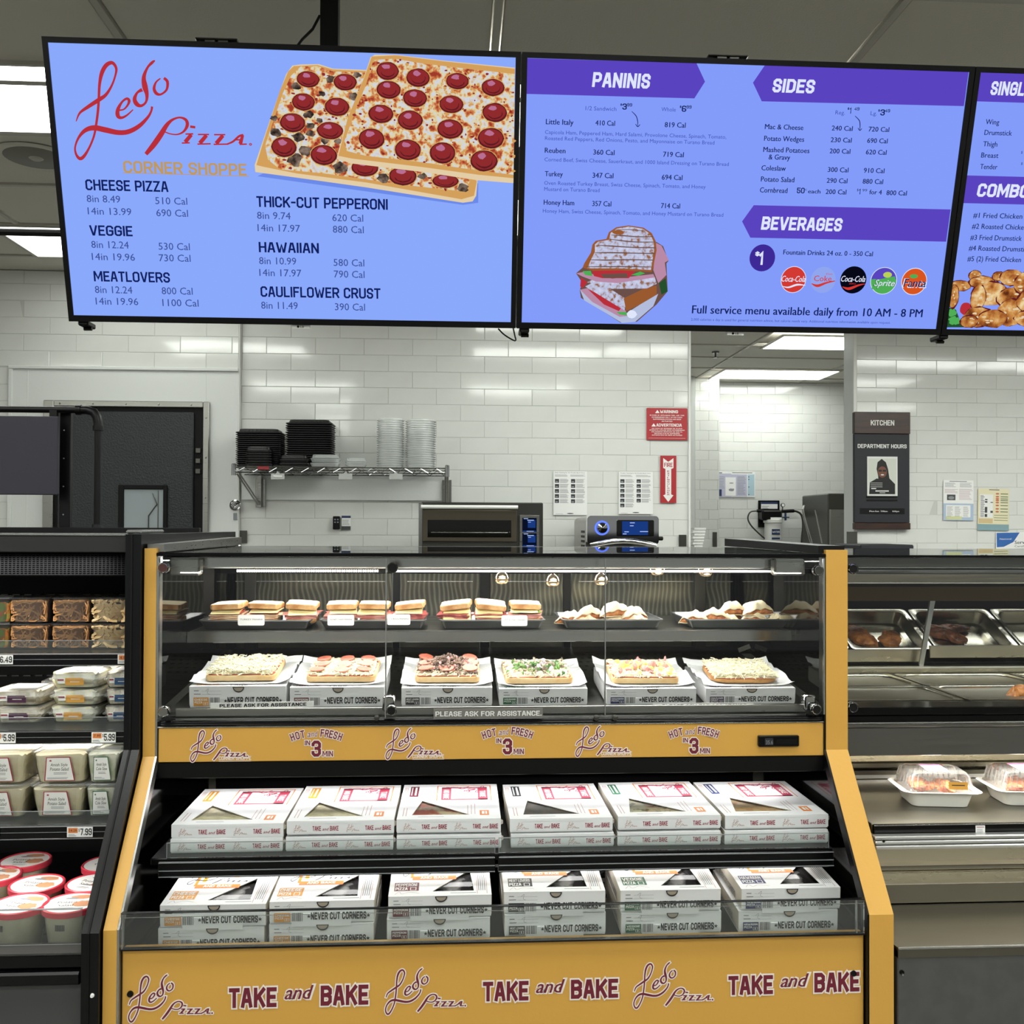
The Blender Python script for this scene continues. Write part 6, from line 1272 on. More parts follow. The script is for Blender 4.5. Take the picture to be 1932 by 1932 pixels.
for i, ((ct, co, wn), (a, b, y, yj)) in enumerate(zip(BK, midx)):
    if ct not in pb: pr = pb[ct] = big_box(ct, co); first = True
    else: pr = pb[ct]; first = False
    u0, _ = W(a, y, Yf); u1, _ = W(b, y, Yf); zt_ = WZ((a+b)/2, y, Yf)
    where = ('leftmost', 'second from the left', 'third from the left', 'fourth from the left', 'second from the right', 'rightmost')[i]
    for lev in (0, 1):
        z = zsh+.0006 if lev == 0 else max(zt_-.0285, zsh+.0006+.0290)
        o = pr if first and lev == 0 else dup(pr, (0, 0, 0), (0, 0, 0), 'x')
        o.location = ((u0+u1)/2+(0 if lev else random.uniform(-.004, .004)), Yf+(0 if lev else -.002), z); o.rotation_euler = (0.0, 0, random.uniform(-.01, .01)); o.scale = ((u1-u0)/.234, 1, 1)
        o['label'] = (f'upper middle-shelf box with {wn} pizza in its window, {where}' if lev else f'lower box of the {where} take and bake stack, middle shelf'); o['group'] = 'take and bake boxes on the middle shelf'
# ---------------- heated deck: boxes with a made-up pizza on each
HK = [('cheese', 'print_cheese', 'CHEESE|PIZZA'), ('pepperoni', 'print_darkred', 'PEPPERONI|PIZZA'), ('meat lovers', 'print_ink', 'MEAT LOVERS|PIZZA'), ('veggie', 'print_green', 'VEGGIE|PIZZA'), ('hawaiian', 'print_navy', 'HAWAIIAN|PIZZA'), ('cauliflower crust', 'print_violet', 'CAULIFLOWER|CRUST|PIZZA')]
hx = [(358, 540, 1294), (547.5, 725, 1296), (757.6, 928.7, 1297), (941.8, 1108, 1299), (1144, 1313, 1299), (1331.4, 1499.7, 1298)]
mat('crust', '#dfc494', .6, noise=(20, '#c79a5e', .4, .7)); mat('crust_dark', '#b98a4f', .6, noise=(25, '#8f5f30', .45, .65)); mat('sauce', '#a8503a', .5); mat('cheese_shred', '#eee8ca', .45); mat('pepperoni', '#c4705a', .4, noise=(60, '#b0563f', .4, .65)); mat('sausage', '#8d7566', .6, noise=(40, '#5d4a40', .4, .6)); mat('ham_bit', '#d59a96', .5); mat('green_pepper', '#6f9a4a', .4, noise=(30, '#3f6a30', .4, .6)); mat('mushroom', '#b3a58c', .6, noise=(40, '#6e5f50', .45, .6)); mat('pineapple', '#e6cf7a', .45); mat('onion', '#d2bcc4', .5); mat('liner', '#d6d8d8', .35, bump=(25, .3))
tH = .10
def shreds(mb, n, w, d, z, L=.014, mi=0, r=.0011, zj=.006, seed=1):
    rd = random.Random(seed)
    for _ in range(n):
        x, y = rd.uniform(-w/2, w/2), rd.uniform(.002, d); a = rd.uniform(0, PI); l = L*rd.uniform(.5, 1.1)/2; zz = z+rd.uniform(0, zj); b = rd.uniform(-.004, .004)
        dx, dy = math.cos(a)*l, math.sin(a)*l
        mb.tube([(x-dx, y-dy, zz+rd.uniform(-.002, .002)), (x-dy*b*40, y+dx*b*40, zz+.0015), (x+dx, y+dy, zz+rd.uniform(-.002, .002))], r, 4, mi)
def made_pizza(kind, w=.152, d=.15, t_=.011):
    root = thing('pizza', 'x', 'pizza'); rd = random.Random(kind); cm = 'crust_dark' if kind == 'cauliflower crust' else 'crust'
    if kind == 'cauliflower crust': t_ = .007
    q = rr(-w/2, w/2, 0, d, .012 if t_ > .01 else .035, 5); m_ = len(q)
    mb = MB(); rings = [(1, 0), (1.01, t_*.5), (1, t_)]; vs = []
    for s_, z in rings: vs += [(x*s_, d/2+(y-d/2)*s_, z+rd.uniform(-.0006, .0006)) for x, y in q]
    mb.add(vs, [(r*m_+k, r*m_+(k+1) % m_, (r+1)*m_+(k+1) % m_, (r+1)*m_+k) for r in range(2) for k in range(m_)]+[tuple(range(m_))[::-1], tuple(range(2*m_, 3*m_))]); mb.build('crust', cm, root, smooth=True)
    q2 = [(x*.95, d/2+(y-d/2)*.94) for x, y in q]; mb = MB(); mb.prism(q2, t_, t_+.0012, 'z'); mb.build('sauce', 'sauce', root)
    n = {'cheese': 900, 'pepperoni': 420, 'meat lovers': 300, 'veggie': 320, 'hawaiian': 420, 'cauliflower crust': 850}[kind]
    mb = MB(); shreds(mb, n, w*.94, d*.97, t_+.002, zj=.005 if n < 800 else .011, seed=len(kind), L=.02, r=.0013); mb.box(-w*.45, w*.45, d*.06, d*.93, t_+.0013, t_+.003); mb.build('shredded_cheese', 'cheese_shred', root, kind='stuff')
    def pepper(x, y, z, r, tilt):
        T = Matrix.Translation((x, y, z)) @ Euler(tilt).to_matrix().to_4x4(); mb = MB(); n_ = 18
        vs = [T @ Vector((r*math.cos(2*PI*k/n_), r*math.sin(2*PI*k/n_), zz)) for zz in (0, .002) for k in range(n_)]
        mb.add(vs, [tuple(range(n_))[::-1], tuple(range(n_, 2*n_))]+[(k, (k+1) % n_, n_+(k+1) % n_, n_+k) for k in range(n_)]); mb.build('pepperoni_slice', 'pepperoni', root)
    if kind in ('pepperoni', 'meat lovers'):
        for j, yy in enumerate((.026, .074, .122)):
            for i, xx in enumerate((-.052, 0.0, .052)):
                if kind == 'meat lovers' and j == 1 and i == 1: continue
                pepper(xx+rd.uniform(-.004, .004), yy+rd.uniform(-.005, .005), t_+.0095+(.004 if kind == 'meat lovers' else 0), .0165, (rd.uniform(.0, .2), rd.uniform(-.15, .15), 0))
    def bits(name, mt, n_, r, flat, z0, zr, cx=0, cy=.5, spread=1, seed=3):
        rd2 = random.Random(seed); mb = MB()
        for _ in range(n_):
            x, y = cx+rd2.gauss(0, w*.22*spread), d*cy+rd2.gauss(0, d*.2*spread)
            x = max(-w*.45, min(w*.45, x)); y = max(.008, min(d*.96, y)); hgt = z0+zr*max(0, 1-math.hypot((x-cx)/(w*.5), (y-d*cy)/(d*.5)))*rd2.random()
            T = Euler((rd2.uniform(0, 3), rd2.uniform(0, 3), rd2.uniform(0, 3))).to_matrix().to_4x4(); mb.sphere((x, y, hgt), r*rd2.uniform(.7, 1.2), 6, 4, 0, (1, .8, flat), .25, T)
        mb.build(name, mt, root, kind='stuff')
    if kind == 'meat lovers': bits('sausage_crumbs', 'sausage', 230, .0058, .7, t_+.006, .03); bits('ham_bits', 'ham_bit', 60, .005, .5, t_+.008, .024, seed=8)
    if kind == 'veggie': bits('green_peppers', 'green_pepper', 75, .0065, .5, t_+.006, .014); bits('mushrooms', 'mushroom', 70, .0075, .3, t_+.005, .012, seed=6); bits('onions', 'onion', 60, .006, .25, t_+.007, .014, seed=9)
    if kind == 'hawaiian': bits('pineapple', 'pineapple', 42, .0085, .6, t_+.005, .012); bits('ham_bits', 'ham_bit', 34, .0085, .35, t_+.007, .012, seed=6)
    return root
Yf = 2.125
for i, ((kn, co, wd_), (a, b, y)) in enumerate(zip(HK, hx)):
    u0, v = W(a, y, Yf); u1, _ = W(b, y, Yf); ztop = WZ((a+b)/2, y, Yf); cx = (u0+u1)/2; zb = 1.05+(Yf-2.1)*.0859+.0025; h = ztop-zb
    o = small_box(kn, co, wd_, None, w=u1-u0, d=.2, h=h, heated=True); o.location = (cx, Yf, zb); o.rotation_euler = (tH, 0, 0)
    o['label'] = f'{kn} pizza box on the heated deck, carrying its sample pizza'; o['group'] = 'pizza boxes on the heated deck'
    T = Matrix.Translation((cx, Yf, zb)) @ Matrix.Rotation(tH, 4, 'X')
    # liner: a crumpled square of paper
    ln = thing('paper_liner', f'crinkled white paper liner under the {kn} sample pizza', 'paper liner', tuple(T @ Vector((0, .0, h+.0022))), (tH, 0, 0), 'paper liners on the heated deck')
    ang = random.uniform(-.18, .18); mb = MB(); N_ = 10; wv_ = (u1-u0)*.5; vs = []
    for jj in range(N_+1):
        for ii in range(N_+1):
            x = -wv_+2*wv_*ii/N_; yy = .008+.205*jj/N_; e_ = max(abs(x)/wv_, 0); z = (.012*max(0, e_-.72)/.28*random.uniform(.3, 1) if e_ > .72 else 0)+random.uniform(0, .0006)
            vs.append((x*math.cos(ang*.4)+(x*.03), yy+x*math.sin(ang*.4)*.4+.004, z+(.01 if jj == N_ else 0)))
    mb.add(vs, [(j*(N_+1)+k, j*(N_+1)+k+1, (j+1)*(N_+1)+k+1, (j+1)*(N_+1)+k) for j in range(N_) for k in range(N_)])
    mb.build('liner_sheet', 'liner', ln, smooth=False)
    wz = .150 if kn != 'meat lovers' else .142
    p = made_pizza(kn, wz, .142); dx = (-.0, .004, .0, -.006, -.008, -.004)[i]; p.location = T @ Vector((dx, .024, h+.006)); p.rotation_euler = (tH+.02, 0, (0, -.02, -.02, .03, -.03, -.05)[i]); p['label'] = {'cheese': 'sample pizza heaped with plain shredded cheese', 'pepperoni': 'sample pizza with rows of pink pepperoni slices over shredded cheese', 'meat lovers': 'sample pizza heaped with grey sausage crumbs and pepperoni', 'veggie': 'sample pizza topped with green peppers, mushrooms and onion', 'hawaiian': 'sample pizza with pale pineapple and ham pieces', 'cauliflower crust': 'sample pizza on a thin brown crust with shredded cheese, at the right end'}[kn]; p['group'] = 'sample pizzas on the heated deck'
# ---------------- trays with sandwiches and wraps
steel('tray_metal', '#8f9091', .35, (6, 6, 6)); mat('bread', '#e3d6b4', .7, noise=(30, '#d6c299', .45, .7), bump=(120, .2)); mat('bread_crust', '#a8743f', .6, noise=(25, '#d9b27c', .4, .65)); mat('cheese_slice', '#e8d9a0', .4); mat('ham', '#a8584e', .45, noise=(30, '#cf9488', .4, .6)); mat('salami', '#8e3a3a', .4, noise=(60, '#b8685f', .45, .6)); mat('turkey', '#b98c6c', .5, noise=(30, '#d8bc9a', .4, .6)); mat('lettuce', '#7f9a4c', .5); mat('tomato', '#b8432e', .35); mat('tortilla', '#d2c4a4', .65, noise=(14, '#c2a97c', .5, .72)); mat('filling', '#c9854a', .5, noise=(50, '#8f4a26', .4, .65), bump=(70, .5))
def tray(x0, x1, y0, z, lab, d=.2, h=.022):
    t = thing('food_tray', lab, 'tray', ((x0+x1)/2, y0+d/2, z), group='metal trays on the heated shelf'); w = x1-x0; th = .0012
    def ring(s, dz): return rr(-w/2+s, w/2-s, -d/2+s, d/2-s, max(.012-s*.5, .003), 3)
    rings = [(ring(.012, 0), .001), (ring(.002, 0), h), (ring(-.003, 0), h), (ring(-.003, 0), h-.003), (ring(.0, 0), h-.003), (ring(.0105, 0), 0)]
    mb = MB(); m_ = len(rings[0][0]); vs = [(x, y, zz) for q, zz in rings for x, y in q]
    fs = [tuple(range(m_))]+[(r*m_+k, (r+1)*m_+k, (r+1)*m_+(k+1) % m_, r*m_+(k+1) % m_) for r in range(5) for k in range(m_)]+[tuple(range(5*m_, 6*m_))[::-1]]
    mb.add(vs, fs); mb.build('pan', 'tray_metal', t, smooth=True); return t
zsT = zs+.0015; Ytr = 2.34
def slab(mb, w, d, z, th, droop=0, mi=0, wav=0, cx=0, cy=0, rot=0, seed=0, n=6):
    rd = random.Random(seed); ph = rd.uniform(0, 6); vs = []
    for s_ in (0, 1):
        for j in range(n+1):
            for i in range(n+1):
                x = -w/2+w*i/n; y = -d/2+d*j/n; zz = z+(th if s_ else 0)+wav*math.sin(ph+x*110)*math.cos(y*60+ph)-droop*max(0, (-y)/(d/2))**2
                X = cx+x*math.cos(rot)-y*math.sin(rot); Y_ = cy+x*math.sin(rot)+y*math.cos(rot); vs.append((X, Y_, zz))
    K_ = (n+1)**2; g = lambda s_, i, j: s_*K_+j*(n+1)+i; fs = []
    for j in range(n):
        for i in range(n): fs.append((g(1, i, j), g(1, i+1, j), g(1, i+1, j+1), g(1, i, j+1))); fs.append((g(0, i, j), g(0, i, j+1), g(0, i+1, j+1), g(0, i+1, j)))
    for i in range(n): fs += [(g(0, i, 0), g(0, i+1, 0), g(1, i+1, 0), g(1, i, 0)), (g(0, i+1, n), g(0, i, n), g(1, i, n), g(1, i+1, n)), (g(0, 0, i+1), g(0, 0, i), g(1, 0, i), g(1, 0, i+1)), (g(0, n, i), g(0, n, i+1), g(1, n, i+1), g(1, n, i))]
    mb.add(vs, fs, mi)
def bread(w, d, th, T, name, par):
    q = [(-.48, -.42), (-.40, -.5), (.40, -.5), (.48, -.42), (.47, .1), (.5, .28), (.42, .44), (.2, .5), (-.2, .5), (-.42, .44), (-.5, .28), (-.47, .1)]; q = [(a*w, b*d) for a, b in q]; m_ = len(q); mb = MB()
    vs = [T @ Vector((x*s_, y*s_, z)) for s_, z in ((.97, 0), (1, th*.25), (1, th*.8), (.96, th)) for x, y in q]
    for r in range(3): mb.add(vs[r*m_:(r+2)*m_], [(k, (k+1) % m_, m_+(k+1) % m_, m_+k) for k in range(m_)], 1)
    mb.add(vs[3*m_:], [tuple(range(m_))], 0); mb.add(vs[:m_], [tuple(range(m_))[::-1]], 0); mb.build(name, ['bread', 'bread_crust'], par)
def sandwich(x, y, z, w, lab, meat='ham', seed=0, tilt=(.06, .02), drop=.012, extra=None, yaw=0):
    t = thing('sandwich', lab, 'sandwich', (x, y, z), (0, 0, yaw), 'sandwiches on the heated shelf'); d = .085; rd = random.Random(seed)
    bread(w*.95, d, .013, Matrix.Identity(4), 'bread_slice', t)
    mb = MB()
    for k in range(4): slab(mb, w*rd.uniform(.9, 1.08), d*rd.uniform(.95, 1.1), .0135+k*.0027, .0014, .003, 0, .0012, rd.uniform(-.004, .004), -.003, rd.uniform(-.2, .2), seed*7+k, 8)
    mb.build('meat_slices', meat, t)
    if extra:
        mb = MB(); slab(mb, w*.9, d*.9, .0262, .002, .002, 0, .001, 0, -.006, .1, seed, 8); mb.build(extra[0], extra[1], t)
    mb = MB(); slab(mb, w*.86, d*1.0, .0288, .0022, drop, 0, .0004, rd.uniform(-.004, .004), -.007, rd.uniform(-.12, .12), seed+3, 6); mb.build('cheese_slice', 'cheese_slice', t)
    T = Matrix.Translation((0, .004, .034)) @ Euler((tilt[0], tilt[1], 0)).to_matrix().to_4x4(); bread(w, d, .013, T, 'bread_slice', t); return t
def card(px0, px1, py0, py1, s_, lab, Y=2.322):
    a, b, c, e = px_rect(px0, py1, px1, py0, Y); t = thing('name_card', lab, 'label card', ((a+b)/2, Y, c), group='name cards on the sandwich trays'); w_ = b-a; h_ = e-c; mb = MB(); mb.prism(rr(-w_/2, w_/2, 0, h_, .004, 3), -.001, 0, 'y'); mb.build('card', 'paper', t); mb = MB(); mb.text(FRONT(-w_/2, -.0014, 0), s_, w_*.08, h_*.5, h_*.14, w_*.92); mb.build('lettering', 'ink', t)
def TX(px): return WX(px, 1170, Ytr)
def trayrow(px0, px1, lab, d=.2): tray(TX(px0), TX(px1), Ytr, zsT, lab, d)
trayrow(376, 584, 'leftmost metal tray of sandwiches on the heated shelf'); trayrow(604, 802, 'second metal tray from the left on the heated shelf'); trayrow(831, 1027, 'third metal tray of sandwiches, in the middle of the heated shelf'); trayrow(1062, 1250, 'metal tray of pale wraps, second from the right'); trayrow(1300, 1490, 'metal tray of pale wraps at the right end')
zS = zsT+.012
sw = [(421, .078, 'turkey', ('tomato_slice', 'tomato'), (.03, -.05), .006, 'leftmost sandwich with tomato on the first tray'), (491, .078, 'turkey', ('tomato_slice', 'tomato'), (.0, .04), .004, 'middle sandwich with red filling behind the first name card'), (562, .078, 'ham', None, (.05, .06), .010, 'right sandwich on the first tray, with drooping cheese'),
      (640, .076, 'ham', None, (.04, -.02), .006, 'left sandwich on the second tray, half behind its card'), (703, .076, 'ham', None, (.02, .02), .008, 'middle sandwich on the second tray with folded pink meat'), (772, .076, 'salami', None, (.02, -.1), .006, 'right sandwich on the second tray, tilted bread over cheese and dark meat'),
      (861, .078, 'salami', None, (.06, -.12), .026, 'left sandwich on the third tray with cheese hanging over its front'), (927, .078, 'salami', None, (.1, .1), .016, 'middle sandwich on the third tray with round salami folds'), (994, .078, 'ham', ('lettuce_leaf', 'lettuce'), (.04, .03), .004, 'right sandwich on the third tray with red meat and a little green')]
for k, (px, w_, me_, ex, ti, dr, lab) in enumerate(sw): sandwich(TX(px), Ytr+.062+random.uniform(0, .012), zS, w_, lab, me_, k+1, ti, dr, ex, random.uniform(-.08, .08))
card(449, 499, 1160, 1180, 'TURKEY PANINI', 'white name card reading TURKEY PANINI'); card(618, 668, 1160, 1180, 'HONEY HAM PANINI', 'white name card reading HONEY HAM PANINI'); card(731, 774, 1159, 1179, 'CUBAN PANINI', 'white name card reading CUBAN PANINI'); card(946, 995, 1161, 1181, 'LITTLE ITALY PANINI', 'white name card reading LITTLE ITALY PANINI')
def wrap(x, y, z, r, rot, lab, hgt=.03, seed=0, pitch=0):
    t = thing('folded_wrap', lab, 'wrap', (x, y, z), (pitch, 0, rot), 'pale folded wraps on the trays'); rd = random.Random(seed); n, m = 14, 8; A = 1.35
    def surf(u, v, top): # u across -1..1, v 0 tip..1 opening
        a = u*A/2; R = r*v*(1-.04*math.cos(a*6)); hh = hgt*(1-abs(u)**2.4)**.8*(v**.6)*(1-.55*v**7)*(1+.06*math.sin(u*9+seed)); z_ = hh if top else .003*(1-v)+.001
        return (R*math.sin(a), -R*math.cos(a)+r*.55, z_+(.0015*math.sin(u*12+v*7+seed) if top else 0)+.001)
    mb = MB()
    for top in (1, 0):
        vs = [surf(-1+2*i/n, max(j/m, .06), top) for j in range(m+1) for i in range(n+1)]; fs = [(j*(n+1)+i, (j+1)*(n+1)+i, (j+1)*(n+1)+i+1, j*(n+1)+i+1) for j in range(m) for i in range(n)]
        mb.add(vs, fs if top else [f[::-1] for f in fs])
        vs2 = [(a, b*1.0, c-.002 if top else c+.0012) for a, b, c in vs]; mb.add(vs2, [f[::-1] for f in fs] if top else fs)
        e0 = m*(n+1); q = [(vs[e0+i], vs2[e0+i]) for i in range(n+1)]
        mb.add([p for pr_ in q for p in pr_], [(2*i, 2*i+1, 2*i+3, 2*i+2) for i in range(n)])
    mb.build('tortilla', 'tortilla', t, smooth=True)
    mb = MB(); vs = []
    for j in range(4):
        for i in range(n+1):
            u = -1+2*i/n; p = surf(u*.88, .97, 1); b_ = surf(u*.88, .93, 0); f_ = (j/3); vs.append((p[0], p[1]+.004-.005*math.sin(f_*PI)+rd.uniform(-.001, .001), b_[2]+(p[2]-b_[2]-.003)*f_))
    mb.add(vs, [(j*(n+1)+i, j*(n+1)+i+1, (j+1)*(n+1)+i+1, (j+1)*(n+1)+i) for j in range(3) for i in range(n)]); mb.build('filling', 'filling', t)
    return t
wr = [(1085, .055, 0, .062, -.25, 'plump wrap at the left of the first wrap tray'), (1112, .05, .014, .06, .3, 'wrap leaning right, second in the first wrap tray'), (1160, .05, .022, .068, .45, 'topmost wrap of the first wrap tray, draped to the right'), (1160, .045, .0, .055, .0, 'middle wrap with the widest orange filling on the first wrap tray'), (1195, .055, .012, .062, .5, 'upper right wrap of the first wrap tray'), (1203, .04, 0, .05, .3, 'small low wrap at the right front of the first wrap tray'), (1110, .035, 0, .048, -.1, 'small front wrap near the left of the first wrap tray'), (1180, .12, .0, .06, .2, 'wrap at the back of the first wrap tray'),
      (1325, .055, .0, .06, -.5, 'leftmost wrap of the last tray, opening to the right'), (1358, .05, .006, .062, -.3, 'rounded wrap second from the left on the last tray'), (1382, .04, 0, .05, -.1, 'low wrap in the front middle of the last tray'), (1392, .075, .022, .062, .2, 'upper middle wrap of the last tray with dark filling'), (1435, .06, .024, .07, .45, 'topmost wrap of the last tray, reaching right'), (1432, .045, 0, .056, -.2, 'wrap under the topmost one, showing orange filling'), (1470, .045, 0, .05, .3, 'flat wrap at the right end of the last tray'), (1400, .13, 0, .06, .1, 'wrap at the back of the last tray')]
for k, (px, dy, dz_, r, rot, lab) in enumerate(wr): wrap(TX(px), Ytr+dy, zS-.006+dz_*1.1, r*1.12, rot, lab, .042 if r > .055 else .032, k, .18 if dz_ > .01 else 0)
# ================================================================== refrigerated case on the left
mat('fridge_black', '#08090b', .3, spec=.3, bump=(200, .02)); mat('fascia', '#2b2b2b', .4, spec=.3); mat('kick', '#424243', .5)
fr = thing('fridge_case', 'open black refrigerated case on the left with deli tubs on its shelves', 'display case', (-1.5, 2.5, 0))
def fb(name, mt, boxes, ch=.0015):
    mb = MB()
    for b in boxes: mb.cbox(*b, ch) if ch else mb.box(*b)
    return mb.build(name, mt, fr, world=True)
FL, FR = -2.35, -.681; yF = 2.06
mb = MB(); yo = -.012
pr_ = [(YT+yo, WZ(255, 1008, YT)), (YT+yo, .985), (YB+yo, .70), (YB+yo, .02), (2.9, .02), (2.9, WZ(255, 1008, YT))]
mb.prism(pr_, -.680, -.648); mb.build('end_panel', 'fridge_black', fr, world=True)
mb = MB(); mb.prism([(YT+yo-.002, WZ(255, 1008, YT)), (YT+yo-.002, .985), (YB+yo-.002, .70), (YB+yo-.002, .02), (YB+yo+.01, .02), (YB+yo+.01, .70), (YT+yo+.01, .985), (YT+yo+.01, WZ(255, 1008, YT))], -.669, -.665); mb.build('edge_groove', 'rubber', fr, world=True)
mb = MB(); u, v = W(254, 1005, YT); mb.cbox(-.680, -.648, YT+yo, 2.2, v-.002, v+.006, .003); mb.build('end_cap', 'silver', fr, world=True)
mb = MB(); u, v = W(179, 1872, YB); mb.lathe([(.004, 0), (.003, .004), (0, .004)], (u, YB+yo, v), 10, 0, 'y'); mb.build('screw', 'paper', fr, world=True)
zA, zB = WZ(120, 1008, yF), WZ(120, 1042, yF)
fb('canopy_fascia', 'fascia', [(FL, FR, yF, yF+.02, zB, zA-.003)]); fb('canopy_trim', 'silver', [(FL, FR, yF-.002, yF+.03, zA-.0025, zA+.002)], .0008)
fb('canopy_top', 'fascia', [(FL, FR, yF+.031, 2.88, zA-.03, zA-.002)], .002)
mb = MB(); zc0, zc1 = WZ(120, 1084, 2.14), WZ(120, 1047, 2.14); mb.box(FL, FR, 2.15, 2.155, zc0-.004, zc1+.012, 0); nx = 130
for i in range(nx):
    x = FL+.6+(FR-FL-.6)*i/nx
    mb.box(x, x+.0022, 2.140, 2.1495, zc0, zc1, 1)
for j in range(11): z = zc0+(zc1-zc0)*j/10; mb.box(FL+.6, FR, 2.1395, 2.1405, z-.0009, z+.0009, 1)
mat('honey', '#17181c', .6, spec=.2); mb.build('honeycomb_grille', ['black_matte', 'honey'], fr, world=True, kind='stuff')
fb('back_wall', 'case_inner', [(FL, FR, 2.62, 2.64, .56, zc0+.1)]); fb('far_end', 'fridge_black', [(FL-.03, FL-.001, yF, 2.9, .02, 1.40)])
mb = MB()
for z in (1.262, 1.05, .82):
    for i in range(40): x = FL+.5+i*.03; mb.box(x, x+.018, 2.614, 2.6195, z, z+.003)
mb.build('back_slots', 'steel_dark', fr, world=True, kind='stuff')
shl = [(2.14, 1232), (2.07, 1378), (1.985, 1556)]; shz = []
for y, py in shl:
    z = WZ(120, py, y); shz.append(z)
    fb('shelf', 'case_black', [(FL+.01, FR-.002, y, 2.6, z-.006, z)]); fb('price_rail', 'track_black', [(FL+.01, FR-.002, y-.006, y-.0005, z-.026, z-.001)]); fb('rail_lip', 'ink_light', [(FL+.01, FR-.002, y-.0075, y-.0062, z-.0265, z-.0255), (FL+.01, FR-.002, y-.0075, y-.0062, z-.013, z-.0125)], 0)
    mb = MB(); mb.box(FL+.01, FR-.003, y+.001, y+.003, z+.0005, z+.026); mb.build('shelf_guard', 'acrylic', fr, world=True)
    mb = MB(); mb.box(FL+.01, FR-.003, y+.0005, y+.0035, z+.0262, z+.027); mb.build('guard_edge', 'ink_light', fr, world=True)
fb('bottom_deck', 'case_black', [(FL+.01, FR-.002, 1.9, 2.6, .585, .595)])
a, b, c, e = px_rect(0, 1780, 160, 1719, YB); mb = MB(); mb.box(FL, FR-.003, YB, YB+.005, c-.02, e); mb.build('low_front_glass', 'acrylic', fr, world=True)
fb('glass_edge', 'ink_light', [(FL, FR-.003, YB-.0005, YB+.0055, e+.0003, e+.0015), (FL, FR-.003, YB-.001, YB-.0006, c-.0008, c)], 0)
z0_ = WZ(100, 1832, YB)
fb('front_bumper', 'fridge_black', [(FL, FR-.002, YB+.006, YB+.06, z0_, c-.021)], .004); fb('bumper_rail', 'track_black', [(FL, FR-.002, YB-.006, YB+.05, WZ(100, 1858, YB), z0_-.001)], .004); fb('kick_panel', 'kick', [(FL, FR-.002, YB+.01, YB+.03, .05, WZ(100, 1858, YB)-.001)], .002)
fb('base', 'case_black', [(FL, FR-.002, 1.9, 2.88, .02, .55)], .002)
# price tags
mat('tag_orange', '#cf7a3e', .6); mat('tag_pink', '#d05a6a', .6)
def price(px0, px1, py0, py1, big, old, Y, lab, orange='tag_orange'):
    a, b, c, e = px_rect(px0, py1, px1, py0, Y); w_, h_ = b-a, e-c; t = thing('price_tag', lab, 'price tag', ((a+b)/2, Y-.0085, c), group='price tags on the fridge shelves')
    mb = MB(); mb.box(-w_/2, w_/2, -.0008, 0, 0, h_); mb.build('card', 'paper', t); pl = FRONT(-w_/2, -.0012, 0)
    mb = MB(); mb.rect(pl, w_*.05, w_*.42, h_*.42, h_*.92, 0, 1); mb.text(pl, old, w_*.1, h_*.55, h_*.25, w_*.38, .0003, 0, .0); mb.text(pl, big, w_*.52, h_*.18, h_*.68, w_*.97, 0, 0, .02); mb.text(pl, '$', w_*.45, h_*.55, h_*.3, w_*.5, 0, 0, .0)
    mb.rect(pl, w_*.05, w_*.3, h_*.22, h_*.28, 0, 2); mb.rect(pl, w_*.05, w_*.36, h_*.1, h_*.16, 0, 2); mb.build('print', ['print_black', orange, 'ink_light'], t)
price(-22, 28, 1235, 1252, '6.49', '8.29', 2.14, 'price tag reading 6.49 on the top fridge rail', 'tag_pink'); price(225, 270, 1234, 1251, '4.49', '4.19', 2.14, 'orange and white price tag at the right end of the top rail')
price(-14, 33, 1381, 1400, '5.99', '7.99', 2.07, 'left 5.99 price tag, at the picture edge'); price(176, 221, 1380, 1399, '5.99', '7.99', 2.07, 'right 5.99 price tag, under the egg salad stack'); price(-46, 3, 1560, 1577, '7.99', '9.29', 1.985, 'price tag cut off at the left picture edge, third rail'); price(130, 178, 1558, 1576, '7.99', '14.29', 1.985, 'price tag reading 7.99 under the potato salad tubs')
for px0, px1, lab in ((-30, 26, 'small white shelf notice behind the noodle tubs, at the picture edge'), (113, 171, 'small white shelf notice behind the middle noodle tubs')):
    Y = 2.36; a, b, c, e = px_rect(px0, 1152, px1, 1123, Y); t = thing('shelf_notice', lab, 'notice', ((a+b)/2, Y, c)); mb = MB(); mb.box(-(b-a)/2, (b-a)/2, -.001, 0, 0, e-c); mb.box(-(b-a)/2+.01, (b-a)/2-.01, .0005, .004, shz[0]-c, .0, 0); mb.build('card', 'paper', t); mb = MB(); lines(mb, FRONT(-(b-a)/2, -.0014, 0), .004, b-a-.006, e-c-.005, (e-c)*.3, 4, 0); mb.build('print', 'pink_print', t)
# --- tubs
glass('clam', (.985, .985, .98), .03, 1.35, .06); glass('clam_white', (.985, .985, .985), .12, 1.35, .1)
mat('noodle', '#c4925c', .45, noise=(20, '#94683e', .4, .65)); mat('noodle_dark', '#6a4426', .6); mat('penne', '#d3b98a', .5, noise=(20, '#b8935c', .45, .7)); mat('salad_mix', '#a8642a', .5, noise=(60, '#6f8a3a', .45, .55)); mat('potato', '#f2ead0', .55, noise=(16, '#e6dbb8', .42, .62), bump=(30, .4)); mat('slaw', '#ecebdc', .55, noise=(26, '#cdd3b4', .45, .6), bump=(50, .4)); mat('egg', '#e8e2b8', .5, noise=(30, '#efeedd', .45, .6), bump=(40, .4)); mat('shrimp', '#c08a66', .5); mat('tuna', '#ded7c6', .55, noise=(40, '#c9bca2', .45, .6), bump=(50, .4))
mat('lid_red', '#c23a48', .35); mat('label_white', '#e2e1dd', .45); mat('label_red', '#9c2438', .5); mat('label_green', '#1f5c40', .5); mat('label_gold', '#c8923a', .5); mat('label_plum', '#45203c', .5); mat('label_blue', '#22486e', .5)
